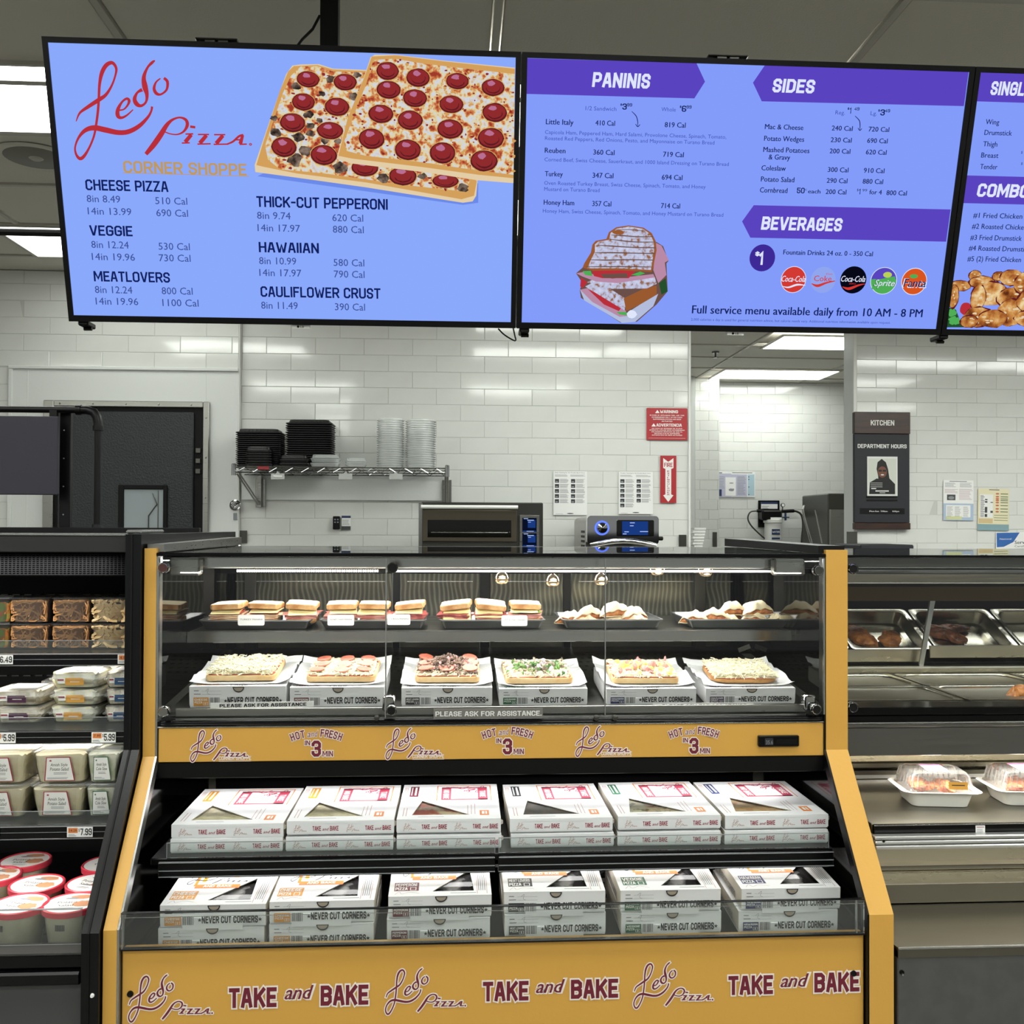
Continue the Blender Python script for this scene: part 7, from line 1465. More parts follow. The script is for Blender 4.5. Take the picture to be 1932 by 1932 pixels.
def sq_tub(w, d, h, base=.86, r=.012, mats_=('clam',), lid=True):
    """clear tapered tub with a rim and lid; returns the empty"""
    t = thing('deli_tub', 'x', 'food tub'); mb = MB(); q = lambda s_, z: [(x*s_, y*s_, z) for x, y in rr(-w/2, w/2, -d/2, d/2, r, 3)]
    R_ = [q(base, .001), q(.97, h*.93), q(1.0, h*.94)]; m_ = len(R_[0]); mb.add([p for a in R_ for p in a], [(k_*m_+k, k_*m_+(k+1) % m_, (k_+1)*m_+(k+1) % m_, (k_+1)*m_+k) for k_ in range(2) for k in range(m_)]+[tuple(range(m_))[::-1]]); mb.build('tub', mats_[0], t, smooth=True)
    if lid:
        mb = MB(); R_ = [q(1.02, h*.945), q(1.02, h*.975), q(.94, h*.98), q(.92, h), q(.5, h*1.0)]; mb.add([p for a in R_ for p in a], [(k_*m_+k, k_*m_+(k+1) % m_, (k_+1)*m_+(k+1) % m_, (k_+1)*m_+k) for k_ in range(4) for k in range(m_)]+[tuple(range(4*m_, 5*m_))]); mb.build('lid', mats_[-1], t, smooth=True)
    return t
def fill_block(t, w, d, z0, z1, base, m_, name='filling', jit=.001):
    mb = MB(); rd = random.Random(4); rings = []; N_ = 5
    for j in range(N_+1): f_ = j/N_; s_ = base+(.95-base)*f_; rings.append([(x*s_+rd.uniform(-jit, jit), y*s_+rd.uniform(-jit, jit), z0+(z1-z0)*f_+(rd.uniform(-jit, jit)*2 if j == N_ else 0)) for x, y in rr(-w/2, w/2, -d/2, d/2, .012, 3)])
    m2 = len(rings[0]); mb.add([p for a in rings for p in a], [(k_*m2+k, k_*m2+(k+1) % m2, (k_+1)*m2+(k+1) % m2, (k_+1)*m2+k) for k_ in range(N_) for k in range(m2)]+[tuple(range(m2))[::-1], tuple(range(N_*m2, (N_+1)*m2))]); return mb.build(name, m_, t)
def noodles(t, w, d, h, n, mt, r=.0016, L=.05, seed=0):
    rd = random.Random(seed); mb = MB()
    for _ in range(n):
        face = rd.random(); x, z = rd.uniform(-w*.42, w*.42), rd.uniform(.004, h*.84); y = -d/2*.90*(.9+.08*z/h)+rd.uniform(0, .006) if face < .6 else rd.uniform(-d*.4, d*.4)
        if face >= .6: z = h*.8+rd.uniform(0, .004)
        a = rd.uniform(0, PI); pts = []; k = rd.uniform(-40, 40)
        for i in range(5):
            s_ = (i-2)/2*L/2; X = x+math.cos(a+k*s_)*s_; Q = math.sin(a+k*s_)*s_
            X = max(-w*.42, min(w*.42, X))
            pts.append((X, y+rd.uniform(-.001, .001), max(.004, min(h*.86, z+Q))) if face < .6 else (X, max(-d*.43, min(d*.43, y+Q)), z+rd.uniform(-.001, .002)))
        mb.tube(pts, r, 4)
    mb.build('noodles', mt, t, kind='stuff')
def row_tub(kind):
    w, d, h = .088, .088, .056; t = sq_tub(w, d, h, .84, .02)
    if kind == 'noodle': fill_block(t, w*.93, d*.93, .003, h*.78, .82, 'noodle_dark'); noodles(t, w, d, h, 110, 'noodle', .002, .055, 1)
    elif kind == 'penne': fill_block(t, w*.9, d*.9, .003, h*.72, .82, 'penne'); noodles(t, w, d, h, 46, 'penne', .0038, .034, 2)
    else: fill_block(t, w*.95, d*.95, .003, h*.8, .84, 'salad_mix')
    return t
Yn = 2.20; prN, prP, prM = row_tub('noodle'), row_tub('penne'), row_tub('mix'); used = set()
cols = [(-19, prM, 'orange vegetable salad tub cut off at the left picture edge'), (52, prN, 'noodle tub at the left'), (130, prN, 'noodle tub in the middle'), (206, prP, 'penne pasta tub beside the black end panel')]
for i, (px, pr, lab) in enumerate(cols):
    x = WX(px, 1190, Yn)
    for lev in (0, 1):
        o = pr if pr.name not in used else dup(pr, (0, 0, 0), (0, 0, 0), 'x'); used.add(pr.name)
        o.location = (x+random.uniform(-.002, .002), Yn+.04, shz[0]+.001+lev*.0575); o.rotation_euler = (0, 0, random.uniform(-.04, .04)); o['label'] = f'clear {lab}, {"upper" if lev else "lower"} of the pair'; o['group'] = 'pasta and salad tubs on the top fridge shelf'
        if lev and i in (1, 2): dup(o, (x+.012, Yn+.135, shz[0]+.001+lev*.058), (0, 0, .1), f'clear noodle tub further back, behind the {"left" if i == 1 else "middle"} pair', 'pasta and salad tubs on the top fridge shelf')
# egg salad clamshells
def clam(kind):
    w, d, h = .112, .10, .036; t = thing('salad_clamshell', 'x', 'food container'); rd = random.Random(kind); mk = {'egg': 'egg', 'tuna': 'tuna', 'plum': 'tuna'}[kind]
    q = lambda s_, z: [(x*s_, y*s_, z) for x, y in rr(-w/2, w/2, -d/2, d/2, .014, 3)]
    mb = MB(); R_ = [q(.80, 0), q(.93, h*.48), q(1.02, h*.5), q(1.02, h*.56)]; m_ = len(R_[0]); mb.add([p for a in R_ for p in a], [(k_*m_+k, k_*m_+(k+1) % m_, (k_+1)*m_+(k+1) % m_, (k_+1)*m_+k) for k_ in range(3) for k in range(m_)]+[tuple(range(m_))[::-1]]); mb.build('base', 'clam', t, smooth=True)
    mb = MB(); R_ = [q(1.02, h*.565), q(.93, h*.6), q(.86, h*.97), q(.8, h)]; mb.add([p for a in R_ for p in a], [(k_*m_+k, k_*m_+(k+1) % m_, (k_+1)*m_+(k+1) % m_, (k_+1)*m_+k) for k_ in range(3) for k in range(m_)]+[tuple(range(3*m_, 4*m_))]); mb.build('lid', 'clam_white', t, smooth=True)
    fill_block(t, w*.93, d*.93, .002, h*.9, .82, mk, jit=.0015)
    pl = FRONT(0, -d/2*.985, h*.12); col_ = {'egg': 'label_gold', 'tuna': 'label_blue', 'plum': 'label_plum'}[kind]; mb = MB(); mb.rect(pl, -w*.3, -w*.16, h*.2, h*.5, 0, 1); mb.rect(pl, -w*.3, -w*.18, h*.36, h*.46, .0002, 2); mb.poly(pl, [(-w*.155, h*.1), (w*.2, h*.1), (w*.2, h*.38), (w*.17, h*.52), (-w*.155, h*.52)], 0, 0); mb.rect(pl, -w*.06, w*.12, h*.28, h*.32, .0002, 1); mb.build('label', [col_, 'label_white', 'print_maroon'], t)
    pt = TOP(0, 0, h+.0004); mb = MB(); mb.rect(pt, -w*.3, w*.32, -d*.3, d*.3, 0, 0); lines(mb, pt, -w*.26, w*.25, d*.24, -d*.2, 5, 1, .25, .5, .0002); mb.build('top_label', ['label_white', 'ink_light'], sub(t, 'lid')); return t
Ye = 2.13; prE, prT, prQ = clam('egg'), clam('tuna'), clam('plum'); used = set()
st_ = [(136, prE, 3, 'egg salad clamshell with gold label', 'the middle stack'), (238, prT, 3, 'clamshell with blue label', 'the stack beside the end panel'), (28, prQ, 2, 'clamshell with dark plum label', 'the left stack')]
for px, pr, n, lab, wh in st_:
    x = WX(px, 1340, Ye)
    for k in range(n):
        o = pr if pr.name not in used else dup(pr, (0, 0, 0), (0, 0, 0), 'x'); used.add(pr.name); pos = {0: 'lowest', n-1: 'topmost'}.get(k, 'second' if k == 1 else 'third'); 
        o.location = (x+random.uniform(-.004, .004), Ye+.055+random.uniform(0, .006), shz[1]+.001+k*.037); o.rotation_euler = (0, 0, random.uniform(-.06, .06)); o['label'] = f'{lab}, {pos} of {wh}'; o['group'] = 'salad clamshells on the second fridge shelf'; 
        if pr is prT: o.location.x = -.7225; o.scale = (.66, 1, 1)
dup(prE, (WX(165, 1300, Ye)+.0, Ye+.16, shz[1]+.001+3*.037), (.0, 0, .5), 'egg salad clamshell lying askew behind the middle stack', 'salad clamshells on the second fridge shelf')
for k in range(3): dup(prE, (WX(165, 1300, Ye)+.0, Ye+.16, shz[1]+.001+k*.037), (.0, 0, .1), f'egg salad clamshell in the hidden rear stack, {("lowest", "second", "third")[k]}', 'salad clamshells on the second fridge shelf')
dup(prQ, (WX(70, 1300, Ye), Ye+.17, shz[1]+.001), (0, 0, .1), 'plum label clamshell behind the left stack, lower', 'salad clamshells on the second fridge shelf'); dup(prQ, (WX(70, 1300, Ye), Ye+.17, shz[1]+.038), (0, 0, .1), 'plum label clamshell behind the left stack, upper', 'salad clamshells on the second fridge shelf')
# potato salad tubs
def deli(kind):
    w, d, h = .112, .105, .068; t = sq_tub(w, d, h, .8, .014, ('clam', 'clam_white')); fill_block(t, w*.96, d*.96, .003, h*.86, .81, 'potato' if kind == 'potato' else 'slaw')
    col_ = 'label_red' if kind == 'potato' else 'label_green'; sl = math.atan((w/2*.18*.95)/(h*.93)); ys = -d/2*.86-.0012
    pl = PL((0, ys-.001, h*.1), (1, 0, 0), (0, -math.tan(sl)*.9, 1)); mb = MB(); q = [(-w*.27, -h*.02), (w*.27, -h*.02), (w*.20, h*.72), (-w*.22, h*.72)]; mb.poly(pl, q, 0, 0); mb.poly(pl, [(a*.93, b*.94+h*.02) for a, b in q], .0002, 1)
    l1, l2 = ('Amish Style', 'Potato Salad' if kind == 'potato' else 'Cole Slaw'); mb.text(pl, l1, -w*.15, h*.44, h*.09, w*.15, .0004, 2, 0, .2); mb.text(pl, l2, -w*.16, h*.30, h*.10, w*.17, .0004, 2, 0, .2); mb.text(pl, '*', -w*.17, h*.57, h*.07, -w*.12, .0004, 0, .01); lines(mb, pl, -w*.1, w*.15, h*.27, h*.19, 2, 3, .4, .2, .0004); lines(mb, pl, -w*.22, w*.2, h*.11, h*.04, 2, 3, .4, .5, .0004)
    mb.build('label', [col_, 'label_white', 'print_black', 'ink_light'], t); 
    mb = MB(); mb.tube([(-w*.2, d*.1, h+.001), (-w*.15, d*.1, h+.006), (w*.15, d*.1, h+.006), (w*.2, d*.1, h+.001)], .0015, 5); mb.build('lid_tab', 'clam_white', sub(t, 'lid')); return t
Yp = 2.02; prA, prB = deli('potato'), deli('slaw'); used = set()
for px, pr, lab in ((-8, prA, 'potato salad tub with red-edged label at the left picture edge'), (106, prA, 'potato salad tub with a red-edged trapezoid label, in the middle'), (220, prB, 'cole slaw tub with a green-edged label beside the end panel')):
    x = WX(px, 1500, Yp) if pr is prA else -.7195; sx_ = 1 if pr is prA else .60
    for lev in (0, 1):
        o = pr if pr.name not in used else dup(pr, (0, 0, 0), (0, 0, 0), 'x'); used.add(pr.name)
        o.scale = (sx_, 1, 1); o.location = (x+(.002*sx_ if lev else 0), Yp+.056, shz[2]+.001+lev*.0695); o.rotation_euler = (0, 0, random.uniform(-.03, .03)*(sx_ == 1)); o['label'] = f'{lab}, {"upper" if lev else "lower"} one'; o['group'] = 'square salad tubs on the third fridge shelf'
        dup(o, (x+.008*(sx_ == 1), Yp+.175, shz[2]+.001+lev*.0695), (0, 0, .0), f'square tub right behind the {("left", "middle", "right")[(-8, 106, 220).index(px)]} pair, {"upper" if lev else "lower"}', 'square salad tubs on the third fridge shelf')
# round tubs with red lids
def round_tub():
    R0 = .053; h = .10; t = thing('round_salad_tub', 'x', 'food tub'); mb = MB(); mb.lathe([(R0*.72, 0), (R0*.74, .002), (R0*.96, h*.9)], n=32, cap=False); mb.lathe([(0, .001), (R0*.72, .001)], n=32, cap=False); mb.build('tub', 'clam', t, smooth=True)
    mb = MB(); mb.lathe([(0, .004), (R0*.71, .004), (R0*.93, h*.86), (0, h*.87)], n=24, cap=False); mb.build('salad', 'potato', t, smooth=True)
    mb = MB(); mb.lathe([(R0*.97, h*.87), (R0*1.03, h*.875), (R0*1.04, h*.98), (R0*1.0, h), (R0*.93, h*.985)], n=40, cap=False); mb.build('lid_rim', 'lid_red', t, smooth=True)
    mb = MB(); mb.lathe([(0, h*.984), (R0*.93, h*.984)], n=40, cap=False); mb.build('lid_top', 'label_white', sub(t, 'lid_rim'))
    pt = TOP(0, 0, h*.984+.0004); mb = MB(); mb.disc(pt, R0*.45, -R0*.15, R0*.35, R0*.3, 0, 0, jit=.2); mb.disc(pt, R0*.2, R0*.55, R0*.4, R0*.2, 0, 0, jit=.2); mb.text(pt, 'Potato', -R0*.5, -R0*.05, R0*.2, R0*.2, .0002, 1); mb.text(pt, 'Salad', -R0*.4, -R0*.35, R0*.18, R0*.15, .0002, 1); lines(mb, pt, -R0*.3, R0*.35, -R0*.45, -R0*.65, 3, 2, .3, .3, .0002); mb.disc(pt, -R0*.1, R0*.42, R0*.25, R0*.08, .0002, 2); mb.build('lid_print', ['shrimp', 'ink', 'ink_light'], sub(t, 'lid_rim'))
    mb = MB(); a0 = -PI/2-.12; 
    for k in range(7):
        a = a0+(k-3)*.055; mb.box(-.0008, .0008, -.0003, 0, h*.62, h*.74, 0, Matrix.Rotation(a+PI/2, 4, 'Z') @ Matrix.Translation((0, -R0*.935, 0)))
    for s_ in (-1, 1): mb.sphere((s_*.012+.004, -R0*.72, h*.2), .012, 10, 6, 1, (1, .4, .7), .1)
    mb.build('side_print', ['print_ink', 'shrimp'], t); return t
prR = round_tub(); first = True
sp_ = [(135, 1672, 1.935, 'front tub by the end panel'), (38, 1674, 1.935, 'front tub at the left'), (70, 1638, 2.045, 'tub in the second row, left'), (176, 1640, 2.045, 'tub in the second row, at the end panel'), (-10, 1612, 2.1, 'tub at the picture edge in the third row'), (48, 1592, 2.19, 'back tub at the left, with a dark print'), (204, 1600, 2.16, 'back tub half hidden by the end panel')]
for px, py, Y, lab in sp_:
    x = WX(px, py, Y+.05); o = prR if first else dup(prR, (0, 0, 0), (0, 0, 0), 'x'); first = False; zl = WZ(px, py, Y+.02)-.1
    if px == 70: zl = .598
    o.location = (x, Y+.05, max(.597, min(.66, .597))); o.rotation_euler = (0, 0, random.uniform(-.35, .35)); o['label'] = f'round red-lidded salad {lab}'; o['group'] = 'round salad tubs with red lids'
# pipe frame and hanging board on the fridge top
zt_ = zA-.002; Yq = 2.80
t = thing('pipe_frame', 'black iron pipe frame with elbow standing on the fridge top', 'pipe frame', (WX(184, 990, Yq), Yq, zt_))
xq = WX(184, 900, Yq); zq = WZ(100, 773, Yq); rq = .0095
mb = MB(); mb.tube([(xq, Yq, zt_+.004), (xq, Yq, zq-.05)], rq, 12); mb.build('upright', 'black', t, world=True, smooth=True)
mb = MB(); mb.tube([(xq-.05, Yq, zq), (-2.2, Yq, zq)], rq, 12); mb.build('crossbar', 'black', t, world=True, smooth=True)
mb = MB(); mb.tube([(xq-.055, Yq, zq), (xq-.03, Yq, zq), (xq-.012, Yq, zq-.006), (xq-.003, Yq, zq-.02), (xq, Yq, zq-.035), (xq, Yq, zq-.055)], rq*1.35, 12); mb.tube([(xq-.06, Yq, zq), (xq-.046, Yq, zq)], rq*1.6, 12); mb.tube([(xq, Yq, zq-.045), (xq, Yq, zq-.058)], rq*1.6, 12); mb.build('elbow', 'black', t, world=True, smooth=True)
mb = MB(); mb.lathe([(.036, 0), (.036, .005), (.016, .007), (.014, .022), (rq, .022)], (xq, Yq, zt_+.0005), 20); mb.build('flange', 'black', t, world=True, smooth=True)
a, b, c, e = px_rect(115, 1004, 131, 782, Yq+.03)
mb = MB(); mb.cbox(a, b+.004, Yq+.02, Yq+.04, zt_+.002, zq-.004, .002)
for k in range(4): mb.lathe([(.002, 0), (.002, .002)], ((a+b)/2, Yq+.02, c+.05+k*.08), 8, 1, 'y')
mb.build('slotted_post', ['black', 'ink_light'], t, world=True)
a, b, c, e = px_rect(-60, 934, 112, 785, Yq-.02); mat('board_grey', '#34323c', .55, spec=.3)
t = thing('hanging_board', 'plain dark grey board hanging from the pipe frame at the left edge', 'sign board', ((a+b)/2-.1, Yq-.02, e)); mb = MB(); mb.cbox(a-.4, b, Yq-.035, Yq-.02, c, e, .002); mb.build('board', 'board_grey', t, world=True); mb = MB(); mb.box(b-.03, b-.01, Yq-.0195, Yq-.0100, e-.02, zq-.003); mb.build('hook', 'black', t, world=True)
# ================================================================== hot food case on the right
hc = thing('hot_food_case', 'long steel and glass hot food case at the right edge of the picture', 'display case', (1.9, 2.5, 0))
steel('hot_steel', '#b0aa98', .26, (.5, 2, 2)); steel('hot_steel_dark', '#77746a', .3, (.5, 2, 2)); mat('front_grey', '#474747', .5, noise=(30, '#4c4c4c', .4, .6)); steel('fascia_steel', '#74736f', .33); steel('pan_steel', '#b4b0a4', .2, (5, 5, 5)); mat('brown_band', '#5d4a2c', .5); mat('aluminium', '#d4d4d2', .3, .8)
HL, HR = .858, 2.75; yH = 2.09
def hb(name, mt, boxes, ch=.0015, **k):
    mb = MB()
    for b in boxes: mb.cbox(*b, ch) if ch else mb.box(*b)
    return mb.build(name, mt, hc, world=True, **k)
def Z(py, Y, px=1760): return WZ(px, py, Y)
zt1 = Z(1050, yH)
hb('top_edge', 'black_gloss', [(HL, HR, yH-.002, yH+.008, zt1-.003, zt1+.003)], .001); hb('top_glass', 'pane_side', [(HL, HR, yH+.009, 2.74, zt1-.003, zt1+.003)], 0)
hb('front_glass', 'pane', [(HL+.003, HR, yH, yH+.006, Z(1338, yH), zt1-.004)], 0)
hb('light_channel', 'fascia_steel', [(HL+.01, HR, 2.15, 2.175, Z(1072, 2.15), Z(1053, 2.15))]); hb('channel_lip', 'silver', [(HL+.01, HR, 2.147, 2.1495, Z(1072, 2.15), Z(1070, 2.15))], .0005)
hb('lamp_hood', 'steel_dark', [(HL+.01, HR, 2.42, 2.62, Z(1099, 2.42), Z(1082, 2.42))]); hb('hood_edge', 'silver', [(HL+.01, HR, 2.416, 2.4195, Z(1101, 2.42), Z(1098.5, 2.42))], .0005)
hb('rear_header', 'brown_band', [(HL+.01, HR, 2.80, 2.82, Z(1134, 2.8), Z(1102, 2.8))]); hb('rear_wall', 'case_inner', [(HL, HR, 2.90, 2.92, .56, zt1-.01)])
hb('upper_back', 'case_black', [(HL+.01, HR, 2.79, 2.795, Z(1107, 2.79), Z(1075, 2.79))])
# sloping rack and pans modelled in place of pans reflected in a tilted mirror
th_ = .49; T0 = Matrix.Translation((0, 2.66, Z(1224, 2.66))) @ Matrix.Rotation(th_, 4, 'X')
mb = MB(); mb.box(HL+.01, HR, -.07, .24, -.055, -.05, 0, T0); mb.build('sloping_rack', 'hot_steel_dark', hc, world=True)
hb('rack_front', 'hot_steel', [(HL+.01, 1.318, 2.648, 2.655, Z(1248, 2.65), Z(1225, 2.65)), (1.334, HR, 2.648, 2.655, Z(1241, 2.65), Z(1218, 2.65))], .001)
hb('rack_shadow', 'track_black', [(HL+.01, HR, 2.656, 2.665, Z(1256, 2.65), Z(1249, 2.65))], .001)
u0, v0 = W(1738, 1259, 2.62); u1, v1 = W(1760, 1134, 2.62); mb = MB(); mb.prism([(u0-.006, v0), (u0+.006, v0), (u1+.007, v1), (u1-.007, v1)], 2.62, 2.628, 'y'); mb.build('divider_strip', 'silver', hc, world=True)
hb('ledge', 'hot_steel', [(HL+.01, HR, 2.612, 2.63, Z(1276, 2.6), Z(1259, 2.6))]); hb('ledge_edge', 'aluminium', [(HL+.01, HR, 2.606, 2.6115, Z(1262, 2.6), Z(1258.5, 2.6))], .0008)
def hot_pan(x0, x1, y0, y1, T, lab, zdep=.05):
    t = thing('steam_pan', lab, 'food pan', (0, 0, 0), group='steel pans in the hot food case'); w, d = x1-x0, y1-y0; cx, cy = (x0+x1)/2, (y0+y1)/2
    M_ = T @ Matrix.Translation((cx, cy, 0)); t.location = M_.translation; t.rotation_euler = M_.to_euler()
    def ring(s_, r): return rr(-w/2+s_, w/2-s_, -d/2+s_, d/2-s_, r, 5)
    rings = [(ring(.028, .018), -zdep), (ring(.016, .028), -zdep*.9), (ring(.012, .032), -.002), (ring(.009, .034), 0.0), (ring(.0, .012), .0), (ring(.0, .012), -.003), (ring(.011, .034), -.003)]
    mb = MB(); m_ = len(rings[0][0]); vs = [(x, y, z) for q, z in rings for x, y in q]; fs = [tuple(range(m_))]+[(r*m_+k, (r+1)*m_+k, (r+1)*m_+(k+1) % m_, r*m_+(k+1) % m_) for r in range(6) for k in range(m_)]
    mb.add(vs, [f[::-1] for f in fs[:1]] + fs[1:]); mb.build('pan', 'pan_steel', t, smooth=True)
    return t, M_
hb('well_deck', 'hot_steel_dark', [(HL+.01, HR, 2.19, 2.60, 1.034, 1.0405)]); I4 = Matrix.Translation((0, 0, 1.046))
for k, (a, b) in enumerate(((.88, 1.196), (1.204, 1.524), (1.532, 1.852))):
    nm = ('left', 'middle', 'right')[k]
    hot_pan(a, b, 2.205, 2.405, I4, f'shallow steel pan in the front row, {nm} of three'); hot_pan(a, b, 2.412, 2.60, I4, f'shallow steel pan in the row behind, {nm} of three')
T1 = T0
pans = {}
for k, (a, b) in enumerate(((.885, 1.108), (1.116, 1.352), (1.36, 1.606), (1.614, 1.85))):
    pans[k] = hot_pan(a, b, 0, .205, T1, ('sloping steel pan mostly hidden by the yellow post', 'sloping steel pan holding two browned chicken pieces', 'sloping steel pan holding chicken drumsticks', 'sloping steel pan at the right picture edge')[k], .045)
mat('chicken', '#a2672c', .42, noise=(35, '#5e3214', .4, .66), bump=(60, .6)); mat('chicken_dark', '#7a4320', .45, noise=(40, '#3e2010', .4, .66), bump=(60, .6))
def piece(M_, x, y, z, r, sc, rot, lab, mt='chicken', bumps=4, seed=0):
    t = thing('chicken_piece', lab, 'chicken', (0, 0, 0), group='pieces of cooked chicken'); Q = M_ @ Matrix.Translation((x, y, z)) @ Matrix.Rotation(rot, 4, 'Z'); t.location = Q.translation; t.rotation_euler = Q.to_euler(); rd = random.Random(seed); mb = MB()
    n, m = 30, 20; vs = []; lob = [(rd.uniform(-1, 1), rd.uniform(-1, 1), rd.uniform(-.6, 1), rd.uniform(.25, .6)) for _ in range(bumps+6)]
    for i in range(m+1):
        for k in range(n):
            th2 = PI*i/m; a = 2*PI*k/n; v = Vector((math.sin(th2)*math.cos(a), math.sin(th2)*math.sin(a), math.cos(th2))); s_ = 1+.05*math.sin(9*a+seed)*math.sin(7*th2)+.07*math.sin(5*a+3*th2+seed)+.05*math.sin(13*a-4*th2)+rd.uniform(-.02, .02)
            for (p, q, w_, amp) in lob: dd = v.dot(Vector((p, q, w_)).normalized()); s_ += amp*max(0, dd-.6)*1.5
            vs.append((v.x*r*sc[0]*s_, v.y*r*sc[1]*s_, max(v.z*r*sc[2]*s_, -r*.35)))
    mb.add(vs, [(i*n+k, (i+1)*n+k, (i+1)*n+(k+1) % n, i*n+(k+1) % n) for i in range(m) for k in range(n)]); mb.build('meat', mt, t, smooth=True)
piece(pans[1][1], -.046, -.004, -.033, .027, (1, 1.25, .55), .4, 'larger browned chicken piece in the sloping pan, on the left', seed=3); piece(pans[1][1], .036, -.012, -.033, .023, (1.1, 1.2, .5), -.6, 'browned chicken piece with a pointed tip, right in the sloping pan', seed=5)
piece(pans[2][1], -.045, .03, -.033, .026, (1.6, .8, .55), -.3, 'reddish drumstick at the back of the middle sloping pan', 'chicken_dark', seed=7); piece(pans[2][1], .0, .045, -.033, .02, (1.8, .7, .6), .1, 'upper drumstick in the middle sloping pan', 'chicken_dark', seed=8); piece(pans[2][1], -.01, .0, -.033, .02, (1.5, .8, .6), -.8, 'lower drumstick in the middle sloping pan', 'chicken_dark', seed=9)
for px, py, Y, r, lab in ((1642, 1297, 2.5, .014, 'tip of chicken in the back left flat pan'), (1687, 1298, 2.5, .015, 'tip of chicken in the back middle flat pan'), (1680, 1328, 2.3, .016, 'dark chicken pieces at the rim of the front left pan'), (1875, 1325, 2.3, .015, 'small chicken tip in the front middle pan'), (1914, 1320, 2.3, .024, 'pointed golden chicken piece at the right picture edge')):
    x = WX(px, py, Y); piece(Matrix.Identity(4), x, Y, 1.046-.034+.0, r, (1.3, 1, 1.4 if r > .02 else .9), .5, lab, 'chicken_dark' if r < .02 else 'chicken', seed=int(px))
def hknob(px, py): knob(px, py, r=.012, parent=hc, Y=yH)
hknob(1606, 1073); hknob(1606, 1333)
hb('deck_rail', 'black_gloss', [(HL+.002, HR, yH-.004, yH+.07, Z(1348, yH), Z(1334, yH)), (HL+.002, HR, yH-.002, yH+.07, Z(1361, yH), Z(1349, yH))]); hb('rail_trim', 'silver', [(HL+.002, HR, yH-.005, yH+.04, Z(1364, yH), Z(1361.5, yH))], .0005)
hb('fascia', 'fascia_steel', [(HL+.002, HR, yH-.002, yH+.06, Z(1425, yH), Z(1372, yH)), (HL+.002, HR, yH-.004, yH+.06, Z(1371, yH), Z(1365, yH))])
# open alcove
zsf = Z(1553, 1.955)
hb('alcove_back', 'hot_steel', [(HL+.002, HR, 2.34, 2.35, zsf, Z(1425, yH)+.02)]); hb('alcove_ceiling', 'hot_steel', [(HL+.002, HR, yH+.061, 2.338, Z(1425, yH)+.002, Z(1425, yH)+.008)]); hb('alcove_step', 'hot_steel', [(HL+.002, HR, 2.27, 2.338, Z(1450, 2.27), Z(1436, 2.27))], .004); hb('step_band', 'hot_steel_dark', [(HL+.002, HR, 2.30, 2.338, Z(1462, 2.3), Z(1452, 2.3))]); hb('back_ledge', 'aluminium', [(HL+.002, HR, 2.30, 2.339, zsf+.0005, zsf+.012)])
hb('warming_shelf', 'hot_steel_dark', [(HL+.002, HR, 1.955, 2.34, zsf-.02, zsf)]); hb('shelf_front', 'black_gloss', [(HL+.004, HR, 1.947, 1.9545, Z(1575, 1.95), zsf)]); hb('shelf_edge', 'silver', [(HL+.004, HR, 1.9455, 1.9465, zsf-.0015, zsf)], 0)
xr_ = WX(1650, 1590, 1.93)
for k in range(3): hb('ribbed_rail', 'aluminium', [(xr_, HR, 1.926-.002*k, 1.9455, Z(1583+8.3*k, 1.93), Z(1576+8.3*k, 1.93))], .002)
mb = MB(); u, v = W(1667, 1587, 1.92); mb.lathe([(.003, 0), (.003, .001)], (u, 1.92, v), 8, 0, 'y'); mb.build('rail_hole', 'black', hc, world=True)
# lower cavity
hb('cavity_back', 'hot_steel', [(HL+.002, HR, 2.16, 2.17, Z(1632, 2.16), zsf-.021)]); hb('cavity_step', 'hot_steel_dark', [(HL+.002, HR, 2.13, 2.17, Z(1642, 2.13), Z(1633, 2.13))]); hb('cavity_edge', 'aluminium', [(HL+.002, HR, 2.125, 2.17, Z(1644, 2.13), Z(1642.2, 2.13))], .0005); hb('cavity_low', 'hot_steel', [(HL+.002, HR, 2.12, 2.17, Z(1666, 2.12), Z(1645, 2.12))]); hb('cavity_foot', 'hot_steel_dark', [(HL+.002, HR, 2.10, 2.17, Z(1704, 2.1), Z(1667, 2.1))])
zl_ = Z(1787, YB)
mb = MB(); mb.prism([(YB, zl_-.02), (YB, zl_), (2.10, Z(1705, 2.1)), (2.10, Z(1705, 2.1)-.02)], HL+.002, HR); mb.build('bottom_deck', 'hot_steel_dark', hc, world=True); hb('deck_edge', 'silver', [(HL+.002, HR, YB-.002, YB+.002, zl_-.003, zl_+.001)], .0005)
hb('front_panel', 'front_grey', [(HL+.002, HR, YB+.002, YB+.02, .05, zl_-.004)], .002); hb('base', 'case_black', [(HL+.002, HR, YB+.03, 2.88, .02, .58)], .002)
mb = MB(); u, v = W(1702, 1835, YB); mb.lathe([(.0048, 0), (.004, .0035), (.0018, .001)], (u, YB+.002, v), 12, 0, 'y'); mb.lathe([(.0022, 0), (.0018, .003)], (u+.001, YB+.0012, v-.004), 8, 1, 'y'); mb.build('panel_screw', ['black', 'silver'], hc, world=True)
hb('side_panel', 'steel_dark', [(HL-.002, HL+.001, 2.35, 2.88, .56, 1.04)], 0)
# caution label
u, v = W(1850, 1565, 1.945); t = thing('caution_label', 'small white caution label on the black shelf front', 'label', (u, 1.9465, v-.011)); mb = MB(); mb.box(-.010, .010, -.001, -.0002, 0, .019); mb.build('label', 'paper', t); mb = MB(); pl = FRONT(-.01, -.0014, 0); mb.rect(pl, .002, .018, .0145, .017, 0, 0); lines(mb, pl, .002, .017, .013, .003, 4, 1); mb.build('print', ['pink_print', 'ink_light'], t)
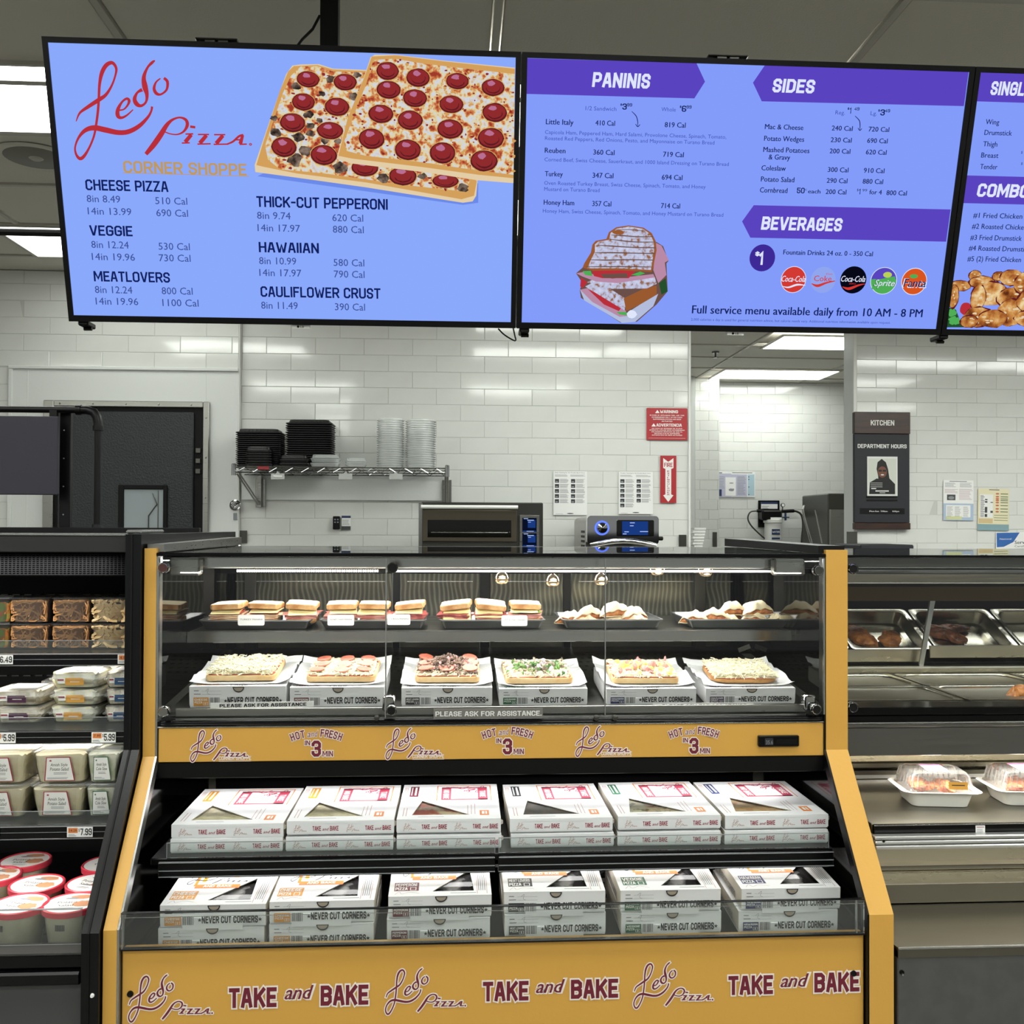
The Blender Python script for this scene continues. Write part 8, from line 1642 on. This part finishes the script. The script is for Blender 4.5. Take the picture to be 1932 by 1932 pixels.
# clamshell trays
mat('foam', '#e4e2dc', .5); glass('dome', (.96, .97, .97), .06, 1.45, .03); mat('wing', '#c47a44', .5, noise=(40, '#8f4424', .4, .62), bump=(60, .5))
def meal(px, py, Y, lab, rot, seed):
    x, _ = W(px, py, Y); t = thing('meal_tray', lab, 'food tray', (x, Y, zsf+.001), (0, 0, rot), 'clear-lidded meal trays'); w, d, h = .155, .115, .034
    def ring(s_, z, r=.02, wv_=0): return [(a*s_, b*s_, z+wv_*math.sin(k*1.3)) for k, (a, b) in enumerate(rr(-w/2, w/2, -d/2, d/2, r, 5))]
    R_ = [ring(.78, 0), ring(.9, h*.85), ring(1.06, h*.9), ring(1.12, h), ring(1.05, h*1.02), ring(.92, h*.95)]; m_ = len(R_[0]); mb = MB(); mb.add([p for a in R_ for p in a], [(k_*m_+k, k_*m_+(k+1) % m_, (k_+1)*m_+(k+1) % m_, (k_+1)*m_+k) for k_ in range(5) for k in range(m_)]+[tuple(range(m_))[::-1]]); mb.build('tray', 'foam', t, smooth=True)
    mb = MB(); R_ = [ring(.97, h*1.03), ring(.93, h*1.1), ring(.84, h*1.95), ring(.78, h*2.1), ring(.4, h*2.12)]; mb.add([p for a in R_ for p in a], [(k_*m_+k, k_*m_+(k+1) % m_, (k_+1)*m_+(k+1) % m_, (k_+1)*m_+k) for k_ in range(4) for k in range(m_)]+[tuple(range(4*m_, 5*m_))]); mb.build('lid', 'dome', t, smooth=True)
    mb = MB()
    for i in range(12): xx = -w*.42+i*w*.076; mb.tube([(xx, -d*.455, h*1.15), (xx*.92, -d*.415, h*1.95)], .0014, 4); mb.tube([(xx, d*.455, h*1.15), (xx*.92, d*.415, h*1.95)], .0014, 4)
    for i in range(6): yy = -d*.35+i*d*.14; mb.tube([(-w*.458, yy, h*1.15), (-w*.415, yy*.92, h*1.95)], .0014, 4)
    mb.build('lid_ribs', 'clam_white', sub(t, 'lid'))
    rd = random.Random(seed); mb = MB()
    for k in range(16): mb.sphere((rd.uniform(-w*.3, w*.22), rd.uniform(-d*.28, d*.28), h*.9+rd.uniform(0, .008)), .014, 9, 6, 0, (1.5, .8, .6), .18, Euler((0, 0, rd.uniform(0, 3))).to_matrix().to_4x4())
    mb.build('chicken_wings', 'wing', t, kind='stuff')
    pt = TOP(0, 0, h*2.12+.0006); mb = MB(); mb.rect(pt, -w*.14, w*.16, -d*.25, d*.32, 0, 0); mb.rect(pt, -w*.14, w*.16, d*.2, d*.32, .0002, 1); mb.rect(pt, -w*.14, w*.16, -d*.05, d*.04, .0002, 1); mb.build('top_label', ['paper', 'pink_tag'], sub(t, 'lid'))
    pl = PL((0, -d*.455, h*1.3), (1, 0, 0), (0, .12, 1)); mb = MB(); mb.rect(pl, w*.08, w*.34, -.004, .012, .002, 0); mb.rect(pl, w*.12, w*.30, .004, .006, .0023, 1); mb.build('front_label', ['label_gold', 'print_black'], sub(t, 'lid'))
mat('pink_tag', '#c98fc0', .5)
meal(1762, 1525, 2.11, 'clear-lidded white tray of wings in the middle of the warming shelf', -.12, 1); meal(1932, 1522, 2.11, 'clear-lidded white tray of wings cut off at the right edge', -.08, 2)

for o in bpy.data.objects:
    if '_at' in o: del o['_at']
